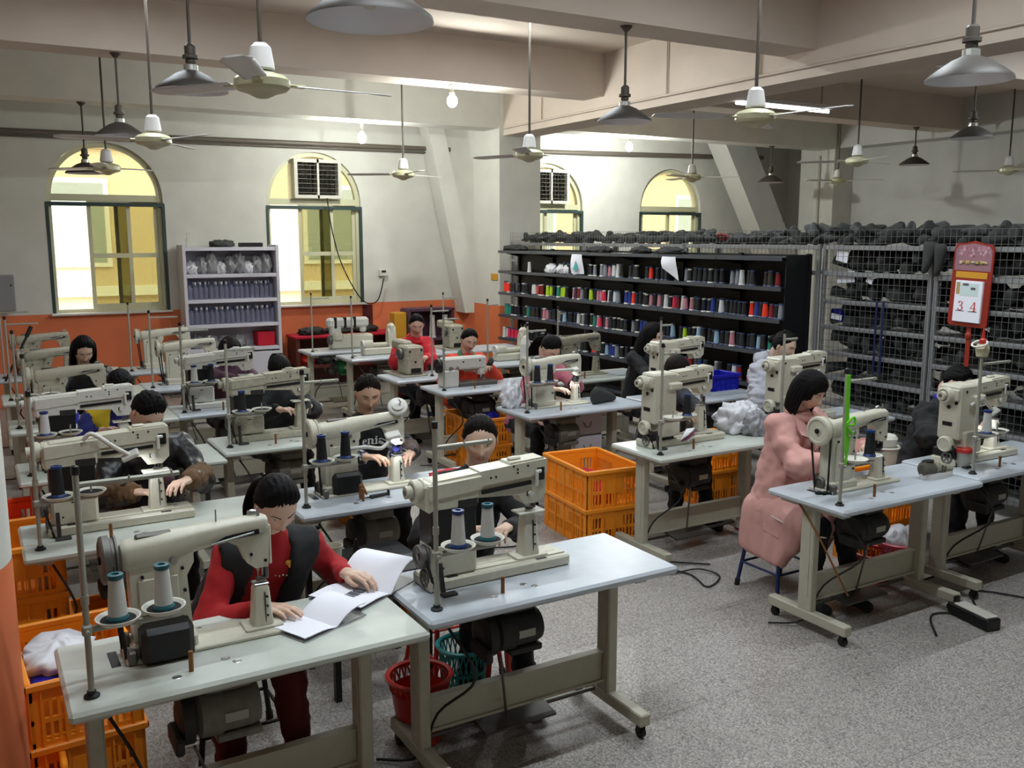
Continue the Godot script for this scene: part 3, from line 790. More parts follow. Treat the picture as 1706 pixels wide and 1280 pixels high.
		if tall:
			pieces(o, "column", "tcol", func(): return [MB.new().bb(Vector3(0.12, 0.335, 0), Vector3(0.20, 0.35, 0.15), 0.012), MB.new().bb(Vector3(0.15, 0.145, 0.02), Vector3(0.17, 0.14, 0.16), 0.01), MB.new().bb(Vector3(0.19, 0.42, 0.055), Vector3(0.11, 0.05, 0.10), 0.01)], mt)
			put(o, "column_foot", shape("tfoot", func(): return MB.new().bb(Vector3(0.11, 0.075, -0.01), Vector3(0.21, 0.06, 0.15), 0.01)), "black_paint")
			pieces(o, "column_port", "tport", func(): return [knob(Vector3(0.015, 0.43, -0.02), Vector3(0.022, 0.43, -0.02), 0.026), knob(Vector3(0.016, 0.37, 0.0), Vector3(0.024, 0.37, 0.0), 0.013), knob(Vector3(0.016, 0.40, 0.05), Vector3(0.024, 0.40, 0.05), 0.012), MB.new().b2(Vector3(0.016, 0.25, -0.035), Vector3(0.024, 0.275, 0.03)), knob(Vector3(0.08, 0.47, 0.07), Vector3(0.08, 0.47, 0.0785), 0.008), MB.new().b2(Vector3(0.15, 0.20, 0.09), Vector3(0.17, 0.208, 0.1015))], "black_paint")
		else:
			pieces(o, "column", "bcol", func(): return [MB.new().bb(Vector3(0.115, 0.12, 0), Vector3(0.21, 0.15, 0.13), 0.014), MB.new().bb(Vector3(0.11, 0.385, 0.0), Vector3(0.24, 0.12, 0.13), 0.014)], mt)
			put(o, "column_panel", shape("bpanel", func(): return MB.new().bb(Vector3(0.115, 0.255, 0), Vector3(0.205, 0.17, 0.122), 0.006)), "black_paint", "matt black column panel")
			pieces(o, "column_port", "bport", func(): return [MB.new().b2(Vector3(0.10, 0.155, 0.06), Vector3(0.125, 0.162, 0.0665)), MB.new().b2(Vector3(0.13, 0.33, 0.06), Vector3(0.22, 0.365, 0.0665)), knob(Vector3(0.06, 0.09, 0.06), Vector3(0.06, 0.09, 0.0665), 0.005)], "motor_dark")
		put(o, "arm", shape("barm" + kind, func():
			var m := MB.new()
			m.prism(pv([0.0, 0.385 + dy, 0.0, 0.435 + dy, 0.03, 0.45 + dy, 0.38, 0.47 + dy, 0.39, 0.485 + dy, 0.55, 0.492 + dy, 0.565, 0.48 + dy, 0.565, 0.33 + dy, 0.53, 0.295 + dy, 0.46, 0.295 + dy, 0.43, 0.34 + dy, 0.24, 0.355 + dy]), -0.042, 0.042)
			m.prism(pv([0.0, 0.38 + dy, 0.0, 0.44 + dy, 0.24, 0.452 + dy, 0.24, 0.40 + dy]), -0.07, 0.07)
			m.prism(pv([0.24, 0.405 + dy, 0.24, 0.468 + dy, 0.565, 0.485 + dy, 0.565, 0.42 + dy]), -0.05, 0.052)
			return m.bb(Vector3(0.43, 0.492 + dy, 0), Vector3(0.06, 0.014, 0.03), 0.006)), mt)
		pieces(o, "arm_groove", "bgroove" + kind, func(): return [MB.new().box(Vector3(0.37, 0.383 + dy, 0.043), Vector3(0.24, 0.016, 0.014), Basis(Vector3(0, 0, 1), 0.05)), MB.new().b2(Vector3(0.515, 0.395 + dy, 0.04), Vector3(0.552, 0.45 + dy, 0.0535)), MB.new().b2(Vector3(0.47, 0.33 + dy, 0.03), Vector3(0.49, 0.35 + dy, 0.0435))], "black_paint")
		put(o, "take_up_lever", shape("btake" + kind, func(): return MB.new().bb(Vector3(0.512, 0.405 + dy, 0.058), Vector3(0.016, 0.07, 0.012), 0.005).bb(Vector3(0.522, 0.435 + dy, 0.056), Vector3(0.03, 0.016, 0.012), 0.005).cyl(Vector3(0.485, 0.34 + dy, 0.04), Vector3(0.485, 0.34 + dy, 0.06), 0.011, -1, 12)), "cream_white")
		pieces(o, "bolt", "bbolts" + kind, func():
			var r := []
			for p in [[0.29, 0.435], [0.315, 0.436], [0.42, 0.455], [0.42, 0.44], [0.40, 0.47], [0.47, 0.465]]: r.append(MB.new().cyl(Vector3(p[0], p[1] + dy, 0.04), Vector3(p[0], p[1] + dy, 0.0535), 0.005, -1, 8))
			return r, "black_paint")
		var hw := put(o, "handwheel", shape("bwheel" + kind, func(): return MB.new().take(handwheel(0.048, 0.045), wheel_x(-0.045, 0.41 + dy)).cyl(Vector3(-0.075, 0.41 + dy, 0), Vector3(-0.045, 0.41 + dy, 0), 0.026, -1, 18)), mt)
		put(hw, "hub", shape("bhub" + kind, func(): return MB.new().cyl(Vector3(-0.078, 0.41 + dy, 0), Vector3(-0.07, 0.41 + dy, 0), 0.012, -1, 10)), "dull_steel")
		var lw := put(o, "lower_wheel", shape("lwheel", func(): return MB.new().take(handwheel(0.05, 0.035), wheel_x(-0.035, 0.14, 0.02))), "dull_steel" if not tall else mt)
		put(lw, "spoked_pulley", shape("spoke", func():
			var m := MB.new()
			for i in 14:
				var a := TAU * i / 14; var b := TAU * (i + 1) / 14
				m.cyl(Vector3(-0.01, 0.05 + 0.034 * cos(a), 0.03 + 0.034 * sin(a)), Vector3(-0.01, 0.05 + 0.034 * cos(b), 0.03 + 0.034 * sin(b)), 0.006, -1, 6)
			for i in 5:
				var a := TAU * i / 5
				m.cyl(Vector3(-0.01, 0.05, 0.03), Vector3(-0.01, 0.05 + 0.032 * cos(a), 0.03 + 0.032 * sin(a)), 0.004, -1, 6)
			return m), "dull_steel")
		put(o, "belt", shape("bbelt", func(): return MB.new().tube([Vector3(-0.018, 0.14, 0.068), Vector3(0.015, 0.0, 0.085), Vector3(0.02, -0.05, 0.08)], 0.006, 6)), "belt")
		put(o, "knee_lifter", shape("bknee", func(): return MB.new().bb(Vector3(0.035, 0.06, 0.10), Vector3(0.018, 0.13, 0.016), 0.003, Basis(Vector3(1, 0, 0), -0.25)).bb(Vector3(0.05, 0.006, 0.135), Vector3(0.07, 0.012, 0.035), 0.004)), "motor_dark")
		needle_set(o, 0.50, 0.30 + dy, 0.25)
		post_bed(o, 0.50, 0.048, 0.195, 0.07, mt)
		if not tall: put(o, "work_plate", shape("wplate", func(): return MB.new().bb(Vector3(0.50, 0.252, 0.005), Vector3(0.13, 0.008, 0.075), 0.003)), "tray_white")
	elif kind == "small":
		put(o, "body", MB.new().bb(Vector3(0.09, 0.085, 0), Vector3(0.16, 0.17, 0.16), 0.014).bb(Vector3(0.25, 0.225, 0), Vector3(0.46, 0.12, 0.13), 0.016).bb(Vector3(0.44, 0.14, 0), Vector3(0.08, 0.08, 0.09), 0.012), mt)
		put(o, "bed", MB.new().bb(Vector3(0.38, 0.02, 0.0), Vector3(0.42, 0.04, 0.16), 0.006), "dull_steel")
		put(o, "handwheel", MB.new().take(handwheel(0.07, 0.04), wheel_x(-0.035, 0.21)), "black_paint")
		put(o, "thread_knob", MB.new().cyl(Vector3(0.08, 0.19, 0.065), Vector3(0.08, 0.19, 0.10), 0.016, -1, 10).cyl(Vector3(0.15, 0.19, 0.065), Vector3(0.15, 0.19, 0.09), 0.014, -1, 10), "steel")
		put(o, "bolt", MB.new().cyl(Vector3(0.22, 0.24, 0.06), Vector3(0.22, 0.24, 0.067), 0.009).cyl(Vector3(0.40, 0.245, 0.06), Vector3(0.40, 0.245, 0.067), 0.009), "black_paint")
		needle_set(o, 0.44, 0.12, 0.05)
	elif kind == "block":
		put(o, "body", MB.new().bb(Vector3(0.16, 0.165, 0), Vector3(0.20, 0.30, 0.24), 0.02).bb(Vector3(0.16, 0.30, -0.22), Vector3(0.12, 0.10, 0.30), 0.02).bb(Vector3(0.14, 0.008, -0.1), Vector3(0.30, 0.016, 0.5), 0.004), mt)
		put(o, "port", MB.new().cyl(Vector3(0.10, 0.26, 0.11), Vector3(0.10, 0.26, 0.124), 0.012).cyl(Vector3(0.23, 0.27, 0.11), Vector3(0.23, 0.27, 0.124), 0.012).b2(Vector3(0.11, 0.035, 0.11), Vector3(0.22, 0.085, 0.1245)).b2(Vector3(0.15, 0.14, 0.11), Vector3(0.17, 0.16, 0.1245)), "black_paint")
		put(o, "handwheel", MB.new().take(handwheel(0.06, 0.04), wheel_x(0.02, 0.23)), "dull_steel")
		needle_set(o, 0.16, 0.26, 0.16)
		post_bed(o, 0.161, 0.014, 0.14, 0.06, mt)
	elif kind == "cylinder":
		put(o, "arm", MB.new().loft([ring_x(0.0, 0.13, 0.05, 0.05), ring_x(0.10, 0.13, 0.05, 0.05), ring_x(0.105, 0.12, 0.028, 0.03), ring_x(0.34, 0.12, 0.028, 0.03)]).bb(Vector3(0.20, 0.045, 0), Vector3(0.46, 0.09, 0.13), 0.014), mt)
		put(o, "column", MB.new().loft([ring_x(0.3, 0.16, 0.16, 0.05), ring_x(0.40, 0.17, 0.17, 0.05)]).bb(Vector3(0.35, 0.30, 0.0), Vector3(0.095, 0.16, 0.09), 0.03).bb(Vector3(0.44, 0.07, 0), Vector3(0.10, 0.12, 0.08), 0.01), mt)
		put(o, "column_port", MB.new().b2(Vector3(0.39, 0.2, -0.02), Vector3(0.4005, 0.28, 0.02)).b2(Vector3(0.41, 0.04, 0.03), Vector3(0.43, 0.11, 0.0415)), "black_paint")
		put(o, "handwheel", MB.new().take(handwheel(0.055, 0.04), wheel_x(-0.035, 0.13)), "cream_white")
		put(o, "thread_pin", MB.new().cyl(Vector3(0.33, 0.37, 0), Vector3(0.32, 0.42, 0), 0.004).cyl(Vector3(0.37, 0.37, 0), Vector3(0.38, 0.415, 0), 0.004), "steel")
	elif kind == "flat":
		put(o, "bed", MB.new().bb(Vector3(0.30, 0.09, 0), Vector3(0.56, 0.18, 0.18), 0.02).bb(Vector3(0.10, 0.16, 0.02), Vector3(0.14, 0.12, 0.20), 0.03), mt)
		put(o, "arm", MB.new().bb(Vector3(0.26, 0.335, 0), Vector3(0.56, 0.13, 0.12), 0.03).bb(Vector3(0.09, 0.25, 0), Vector3(0.14, 0.16, 0.11), 0.02).bb(Vector3(0.47, 0.25, 0), Vector3(0.08, 0.10, 0.07), 0.02), "cream_white")
		for k in 3: put(o, "strap", MB.new().bb(Vector3(0.08 + 0.13 * k, 0.34, 0), Vector3(0.035, 0.142, 0.132), 0.008), "black_paint")
		put(o, "handwheel", MB.new().take(handwheel(0.06, 0.04), wheel_x(-0.02, 0.12, 0.05)), "dull_steel")
		needle_set(o, 0.47, 0.22, 0.18)
	return o
# bent white lamp on a flexible neck, clipped to a machine
func gooseneck(pts: Array, label: String, aim: Vector3, e: float) -> void:
	var o := thing("work_lamp", label, "lamp", pts[0], 0, "small white machine lamps")
	var loc := []
	for p in pts: loc.append(p - pts[0])
	put(o, "neck", MB.new().tube(spline(loc), 0.011, 8), "cream_white")
	var e0: Vector3 = loc[-1]
	var d: Vector3 = (aim - pts[-1]).normalized()
	var b := Basis.looking_at(d, Vector3(1, 0, 0))
	put(o, "lamp_head", MB.new().bb(e0, Vector3(0.05, 0.085, 0.022), 0.006, b), "cream_white")
	put(o, "diode_panel", MB.new().bb(e0 + d * 0.0115, Vector3(0.03, 0.065, 0.003), 0.001, b), "led", "glowing diode strip")
	var l := SpotLight3D.new()
	l.name = "diode_light"
	l.light_energy = e; l.spot_range = 10; l.spot_attenuation = 2; l.spot_angle = 60; l.shadow_enabled = true; l.light_size = 0.03
	l.light_color = Color(0.95, 0.97, 1)
	o.add_child(l)
	l.position = e0 + d * 0.02
	l.basis = b

# ---------------------------------------------------------------- people: rounded-cone bones joined by a smooth minimum, meshed as surface nets
func sdf(bones: Array, cell: float, k: float, carve: Array, mb: MB, fold := 0.0, fscale := Vector3.ONE, seed_ := 0) -> void:
	var lo := Vector3.ONE * 1e9; var hi := -lo
	for b in bones:
		var r := Vector3.ONE * (maxf(b[2], b[3]) + k + cell * 3)
		for q in 2:
			lo = lo.min(b[q] - r); hi = hi.max(b[q] + r)
	var nx := int((hi.x - lo.x) / cell) + 2; var ny := int((hi.y - lo.y) / cell) + 2; var nz := int((hi.z - lo.z) / cell) + 2
	var f := PackedFloat32Array()
	f.resize(nx * ny * nz); f.fill(1.0)
	for step in 2:
		for b in (bones if step == 0 else carve):
			var a: Vector3 = b[0]; var e: Vector3 = b[1]; var ra: float = b[2]; var rb: float = b[3]
			var ab := e - a
			var den := maxf(ab.length_squared(), 1e-9)
			var r := maxf(ra, rb) + k + cell * 2.0
			var l3 := ((a.min(e) - Vector3.ONE * r - lo) / cell).floor()
			var h3 := ((a.max(e) + Vector3.ONE * r - lo) / cell).ceil()
			var x0 := maxi(0, int(l3.x)); var x1 := mini(nx - 1, int(h3.x))
			var y0 := maxi(0, int(l3.y)); var y1 := mini(ny - 1, int(h3.y))
			var z0 := maxi(0, int(l3.z)); var z1 := mini(nz - 1, int(h3.z))
			for z in range(z0, z1 + 1):
				for y in range(y0, y1 + 1):
					var base := (z * ny + y) * nx
					for x in range(x0, x1 + 1):
						var p := lo + Vector3(x, y, z) * cell - a
						var t := clampf(p.dot(ab) / den, 0.0, 1.0)
						var d := (p - ab * t).length() - ra - (rb - ra) * t
						var i := base + x
						var o := f[i]
						if step == 1:
							if -d > o: f[i] = -d
						else:
							var g := absf(d - o)
							if g < k:
								g = (k - g) / k
								f[i] = minf(d, o) - g * g * k * 0.25
							elif d < o: f[i] = d
	var id := PackedInt32Array()
	id.resize(f.size()); id.fill(-1)
	var s0 := mb.v.size()
	var sx := 1; var sy := nx; var sz := nx * ny
	var co := [0, sx, sy, sx + sy, sz, sx + sz, sy + sz, sx + sy + sz]
	var ed := [[0, 1], [2, 3], [4, 5], [6, 7], [0, 2], [1, 3], [4, 6], [5, 7], [0, 4], [1, 5], [2, 6], [3, 7]]
	var at := [Vector3(0, 0, 0), Vector3(1, 0, 0), Vector3(0, 1, 0), Vector3(1, 1, 0), Vector3(0, 0, 1), Vector3(1, 0, 1), Vector3(0, 1, 1), Vector3(1, 1, 1)]
	var far := cell * 1.9
	for z in nz - 1:
		for y in ny - 1:
			var base := (z * ny + y) * nx
			for x in nx - 1:
				var i := base + x
				if absf(f[i]) > far: continue
				var m := 0
				for q in 8:
					if f[i + co[q]] < 0.0: m += 1
				if m == 0 or m == 8: continue
				var p := Vector3.ZERO; var cnt := 0
				for q in ed:
					var fa := f[i + co[q[0]]]; var fb := f[i + co[q[1]]]
					if (fa < 0.0) != (fb < 0.0):
						p += (at[q[0]] as Vector3).lerp(at[q[1]], fa / (fa - fb)); cnt += 1
				p /= cnt
				var g := Vector3(f[i + 1] - f[i] + f[i + 7 - 7 + sx + sy] - f[i + sy], f[i + sy] - f[i] + f[i + sx + sy] - f[i + sx], f[i + sz] - f[i] + f[i + sx + sz] - f[i + sx]).normalized()
				var w := lo + (Vector3(x, y, z) + p) * cell
				if fold > 0.0: w += g * noise.get_noise_3dv(w * fscale + Vector3(seed_ * 7.0, 0, 0)) * fold
				id[i] = mb.vert(w, g)
	# recompute normals from the faces
	var nn := PackedVector3Array()
	nn.resize(mb.v.size() - s0)
	for z in range(1, nz - 1):
		for y in range(1, ny - 1):
			var base := (z * ny + y) * nx
			for x in range(1, nx - 1):
				var i := base + x
				if absf(f[i]) > far: continue
				var ins := f[i] < 0.0
				for ax in 3:
					var st: int = [sx, sy, sz][ax]
					if ins == (f[i + st] < 0.0): continue
					var u: int = [sy, sz, sx][ax]; var w: int = [sz, sx, sy][ax]
					var a := id[i]; var b := id[i - u]; var c := id[i - u - w]; var d := id[i - w]
					if a < 0 or b < 0 or c < 0 or d < 0: continue
					mb.quad(a, b, c, d)
					var g := (mb.v[c] - mb.v[a]).cross(mb.v[d] - mb.v[b])
					if g.dot(mb.n[a]) < 0: g = -g
					for q in [a, b, c, d]: nn[q - s0] += g
	for i in nn.size():
		if nn[i].length_squared() > 1e-14: mb.n[s0 + i] = nn[i].normalized()

func gs(x: float, y: float, cx: float, cy: float, sx: float, sy: float) -> float:
	return exp(-((x - cx) / sx) ** 2 - ((y - cy) / sy) ** 2)
func head_point(d: Vector3, male: bool) -> Vector3:
	var p := d * Vector3(0.076, 0.113, 0.096)
	var t := clampf(-p.y / 0.113, 0, 1)
	p.x *= 1.0 - (0.30 if male else 0.36) * t * t
	if p.z < 0: p.z *= 1.04 - 0.5 * t
	else: p.z = p.z * (1.0 - 0.10 * t) + 0.018 * t * d.z
	if d.z > 0.1:
		var ax := absf(p.x)
		p.z += 0.022 * gs(p.x, p.y, 0, -0.024, 0.0115, 0.014) + 0.010 * gs(p.x, p.y, 0, 0.004, 0.008, 0.020)
		p.z -= 0.010 * gs(ax, p.y, 0.031, 0.010, 0.014, 0.011)
		p.z += 0.004 * gs(ax, p.y, 0.028, 0.032, 0.02, 0.008) + 0.005 * gs(ax, p.y, 0.038, -0.022, 0.017, 0.017)
		p.z += 0.007 * gs(p.x, p.y, 0, -0.053, 0.018, 0.006) + 0.006 * gs(p.x, p.y, 0, -0.066, 0.016, 0.006)
		p.z -= 0.004 * gs(p.x, p.y, 0, -0.0595, 0.022, 0.003) + 0.004 * gs(p.x, p.y, 0, -0.078, 0.02, 0.006)
		p.z += 0.007 * gs(p.x, p.y, 0, -0.097, 0.018, 0.014)
	return p
func dirs(i: int, j: int, k: int, m: int) -> Vector3:
	var t := float(i) / k * TAU - PI
	var lo := t - 0.45 * sin(t)              # finer towards the face
	var la := PI * (float(j) / m - 0.5)
	return Vector3(sin(lo) * cos(la), sin(la), cos(lo) * cos(la))
func grid_skin(mb: MB, k: int, m: int, f: Callable) -> void:
	var s0 := mb.v.size()
	var pts := PackedVector3Array()
	for j in m + 1:
		for i in k + 1: pts.append(f.call(dirs(i, j, k, m)))
	for j in m + 1:
		for i in k + 1:
			var a := pts[j * (k + 1) + (i + 1 if i < k else 1)] - pts[j * (k + 1) + (i - 1 if i > 0 else k - 1)]
			var b := pts[mini(j + 1, m) * (k + 1) + i] - pts[maxi(j - 1, 0) * (k + 1) + i]
			var g := b.cross(a)
			var p := pts[j * (k + 1) + i]
			if g.length_squared() < 1e-14: g = p
			if g.dot(p) < 0: g = -g
			mb.vert(p, g.normalized())
	for j in m:
		for i in k:
			var a := s0 + j * (k + 1) + i
			mb.quad(a, a + 1, a + k + 2, a + k + 1)
func head_mb(male: bool) -> MB:
	var key := "headmb%s" % male
	if cache.has(key): return cache[key]
	var mb := MB.new()
	mb.colored = true
	mb.col = Color(1, 1, 1)
	var k := 52; var m := 44
	grid_skin(mb, k, m, func(d): return head_point(d, male))
	for i in mb.v.size():
		var p := mb.v[i]
		if p.z > 0.05:
			var l := clampf(1.5 * gs(p.x, p.y, 0, -0.059, 0.021, 0.0095), 0, 1)
			var ck := 0.35 * gs(absf(p.x), p.y, 0.04, -0.025, 0.018, 0.016)
			mb.c[i] = Color(1, 1, 1).lerp(Color(0.74, 0.34, 0.34), l).lerp(Color(1, 0.80, 0.76), ck)
	for s in [-1.0, 1.0]:
		mb.col = Color(0.96, 0.9, 0.88)
		mb.ell(Vector3(s * 0.077, -0.005, -0.008), Vector3(0.008, 0.03, 0.018), 10, Basis(Vector3.UP, s * 0.35))
		var e := head_point(Vector3(s * 0.42, 0.09, 0.9).normalized(), male)
		var ep := Vector3(s * 0.031, 0.008, e.z - 0.004)
		mb.col = Color(1.25, 1.35, 1.5)
		mb.ell(ep, Vector3(0.0150, 0.0064, 0.0082), 12, Basis(Vector3.UP, s * 0.25))
		mb.col = Color(0.03, 0.022, 0.02)
		mb.ell(ep + Vector3(-s * 0.001, -0.0008, 0.0035), Vector3(0.0062, 0.0056, 0.0056), 10)
		mb.tube([ep + Vector3(-s * 0.015, 0.001, 0.001), ep + Vector3(-s * 0.006, 0.0055, 0.0055), ep + Vector3(s * 0.006, 0.0055, 0.0035), ep + Vector3(s * 0.015, 0.001, -0.006)], 0.0023, 5)
		mb.col = Color(0.95, 0.88, 0.85)
		mb.ell(ep + Vector3(0, 0.0075, -0.001), Vector3(0.017, 0.0042, 0.008), 10, Basis(Vector3.UP, s * 0.3))
		mb.col = Color(0.09, 0.06, 0.05)
		var bw := []
		for q in 5:
			var x := lerpf(0.013, 0.048, q / 4.0)
			var yy: float = [0.027, 0.031, 0.033, 0.032, 0.027][q]
			var dd := Vector3(s * x / 0.076, yy / 0.113, 0)
			dd.z = sqrt(maxf(0.05, 1 - dd.length_squared()))
			bw.append(head_point(dd, male) + Vector3(0, 0, 0.0005))
		mb.tube(bw, 0.0040 if male else 0.0030, 5, 0.0018)
		mb.col = Color(0.35, 0.16, 0.13)
		mb.ell(Vector3(s * 0.0065, -0.0375, head_point(Vector3(0, -0.3, 0.95).normalized(), male).z - 0.002), Vector3(0.003, 0.0016, 0.004), 6)
	mb.col = Color(0.30, 0.10, 0.10)
	var lz := head_point(Vector3(0, -0.0595 / 0.113, 0.85).normalized(), male).z
	mb.tube([Vector3(-0.021, -0.0585, lz - 0.0075), Vector3(-0.009, -0.0595, lz - 0.0008), Vector3(0.009, -0.0595, lz - 0.0008), Vector3(0.021, -0.0585, lz - 0.0075)], 0.0013, 5)
	cache[key] = mb
	return mb
# right hand, palm down, fingers along +z, thumb towards +x; curl 0 flat .. 1 gripping
func hand_mb(curl: float) -> MB:
	var key := "hand%.1f" % curl
	if cache.has(key): return cache[key]
	var b := []
	var kn := [Vector3(0.031, 0.0, 0.083), Vector3(0.010, 0.003, 0.088), Vector3(-0.011, 0.001, 0.084), Vector3(-0.030, -0.003, 0.075)]
	var ln := [[0.042, 0.025, 0.021], [0.046, 0.029, 0.022], [0.042, 0.027, 0.021], [0.033, 0.020, 0.018]]
	for i in 4:
		b.append([Vector3(kn[i].x * 0.55, 0.0, 0.0), kn[i], 0.0155, 0.0105])
		var p: Vector3 = kn[i]
		var an := 0.12 + curl * 0.45 + i * 0.04 * curl
		for s in 3:
			var d := Vector3(kn[i].x * 0.9 * (1 - curl * 0.5), -sin(an), cos(an)).normalized()
			var q: Vector3 = p + d * ln[i][s]
			b.append([p, q, 0.0095 - 0.001 * s - (0.001 if i == 3 else 0.0), 0.0085 - 0.001 * s - (0.001 if i == 3 else 0.0)])
			p = q
			an += 0.15 + curl * 0.55
	b.append([Vector3(0.012, -0.004, 0.015), Vector3(0.040, -0.012, 0.048), 0.016, 0.012])
	b.append([Vector3(0.040, -0.012, 0.048), Vector3(0.050 - 0.01 * curl, -0.020 - 0.012 * curl, 0.078), 0.011, 0.0095])
	b.append([Vector3(0.050 - 0.01 * curl, -0.020 - 0.012 * curl, 0.078), Vector3(0.050 - 0.025 * curl, -0.026 - 0.018 * curl, 0.10), 0.0095, 0.0075])
	b.append([Vector3(0, 0, -0.025), Vector3(0, 0, 0.01), 0.024, 0.026])
	var mb := MB.new()
	mb.colored = true
	mb.col = Color.WHITE
	sdf(b, 0.0045, 0.007, [], mb)
	cache[key] = mb
	return mb
func hair_mb(style: String, male: bool) -> MB:
	var mb := MB.new()
	var thick: float = {"short": 0.013, "bun": 0.012, "bob": 0.021, "long": 0.015, "tail": 0.014, "fringe": 0.015}[style]
	grid_skin(mb, 44, 34, func(d):
		var p := head_point(d, male)
		# height of the hairline round the head: nape, temples, forehead
		var brow_line := 0.069 if style != "bob" and style != "fringe" else 0.040
		var nape_line := -0.075 if not male else -0.055
		var hl := lerpf(nape_line, brow_line, smoothstep(-0.35 if not male else -0.55, 0.45, d.z))
		if not male and style != "bun" and style != "tail" and absf(d.x) > 0.75: hl -= 0.05
		if d.z > 0.0: hl -= 0.055 * pow(absf(d.x), 2.0) * smoothstep(0.0, 0.3, d.z)
		hl += 0.009 * noise.get_noise_3dv(d * 7.0)
		var mk := smoothstep(-0.006, 0.046, p.y - hl)
		var st := 0.0022 * sin(atan2(d.x, d.y + 0.4 * absf(d.z)) * 26.0) + 0.003 * noise.get_noise_3dv(p * 40.0)
		var th := thick * (0.75 + 0.35 * smoothstep(-0.2, 0.9, d.y)) + st
		if male and d.y > 0.3: th += 0.008 * noise.get_noise_3dv(p * 60.0)
		return p + d * lerpf(-0.005, th, mk))
	if style == "bun":
		mb.ell(Vector3(0, -0.01, -0.115), Vector3(0.04, 0.038, 0.035), 14)
	elif style == "tail":
		mb.ell(Vector3(0, -0.02, -0.105), Vector3(0.034, 0.034, 0.03), 12)
		for i in 7:
			var a := (i - 3) * 0.012
			mb.tube(spline([Vector3(a * 0.5, -0.015, -0.12), Vector3(a, -0.08, -0.15), Vector3(a * 1.6, -0.19, -0.13), Vector3(a * 1.4 + 0.01, -0.30, -0.10)], 4), 0.018, 7, 0.006)
	elif style == "bob" or style == "long":
		var n := 19
		for i in n:
			var an := lerpf(-1.8, 1.8, i / (n - 1.0))
			var ln := 0.15 if style == "bob" else 0.27
			var o := Vector3(sin(an), 0, -cos(an))
			var r := Vector3(0.082, 0, 0.098)
			var jit := 0.006 * noise.get_noise_1d(i * 37.0)
			mb.tube(spline([o * r * 0.92 + Vector3(0, 0.045, 0), o * r * 1.06 + Vector3(0, -0.01, 0), o * r * (1.06 if style == "bob" else 1.12) + Vector3(0, -0.01 - ln * 0.5, 0.004), o * r * (0.97 if style == "bob" else 1.05) + Vector3(jit, -0.01 - ln, 0.012)], 4), 0.021, 7, 0.010)
	return mb
func torus(r: float, t: float, y: float, x: Transform3D, zs := 1.0) -> MB:
	var m := MB.new()
	var ring := []
	for i in 21:
		var a := TAU * i / 20
		ring.append(x * Vector3(cos(a) * r, y, sin(a) * r * zs))
	return m.tube(ring, t, 8)
# two-bone reach
func elbow(s: Vector3, w: Vector3, la: float, lb: float, pole: Vector3) -> Vector3:
	var d := w - s
	var l := minf(d.length(), (la + lb) * 0.999)
	var u := d.normalized()
	var a := (la * la - lb * lb + l * l) / (2 * l)
	var h := sqrt(maxf(0.0, la * la - a * a))
	var p := (pole - u * pole.dot(u)).normalized()
	return s + u * a + p * h
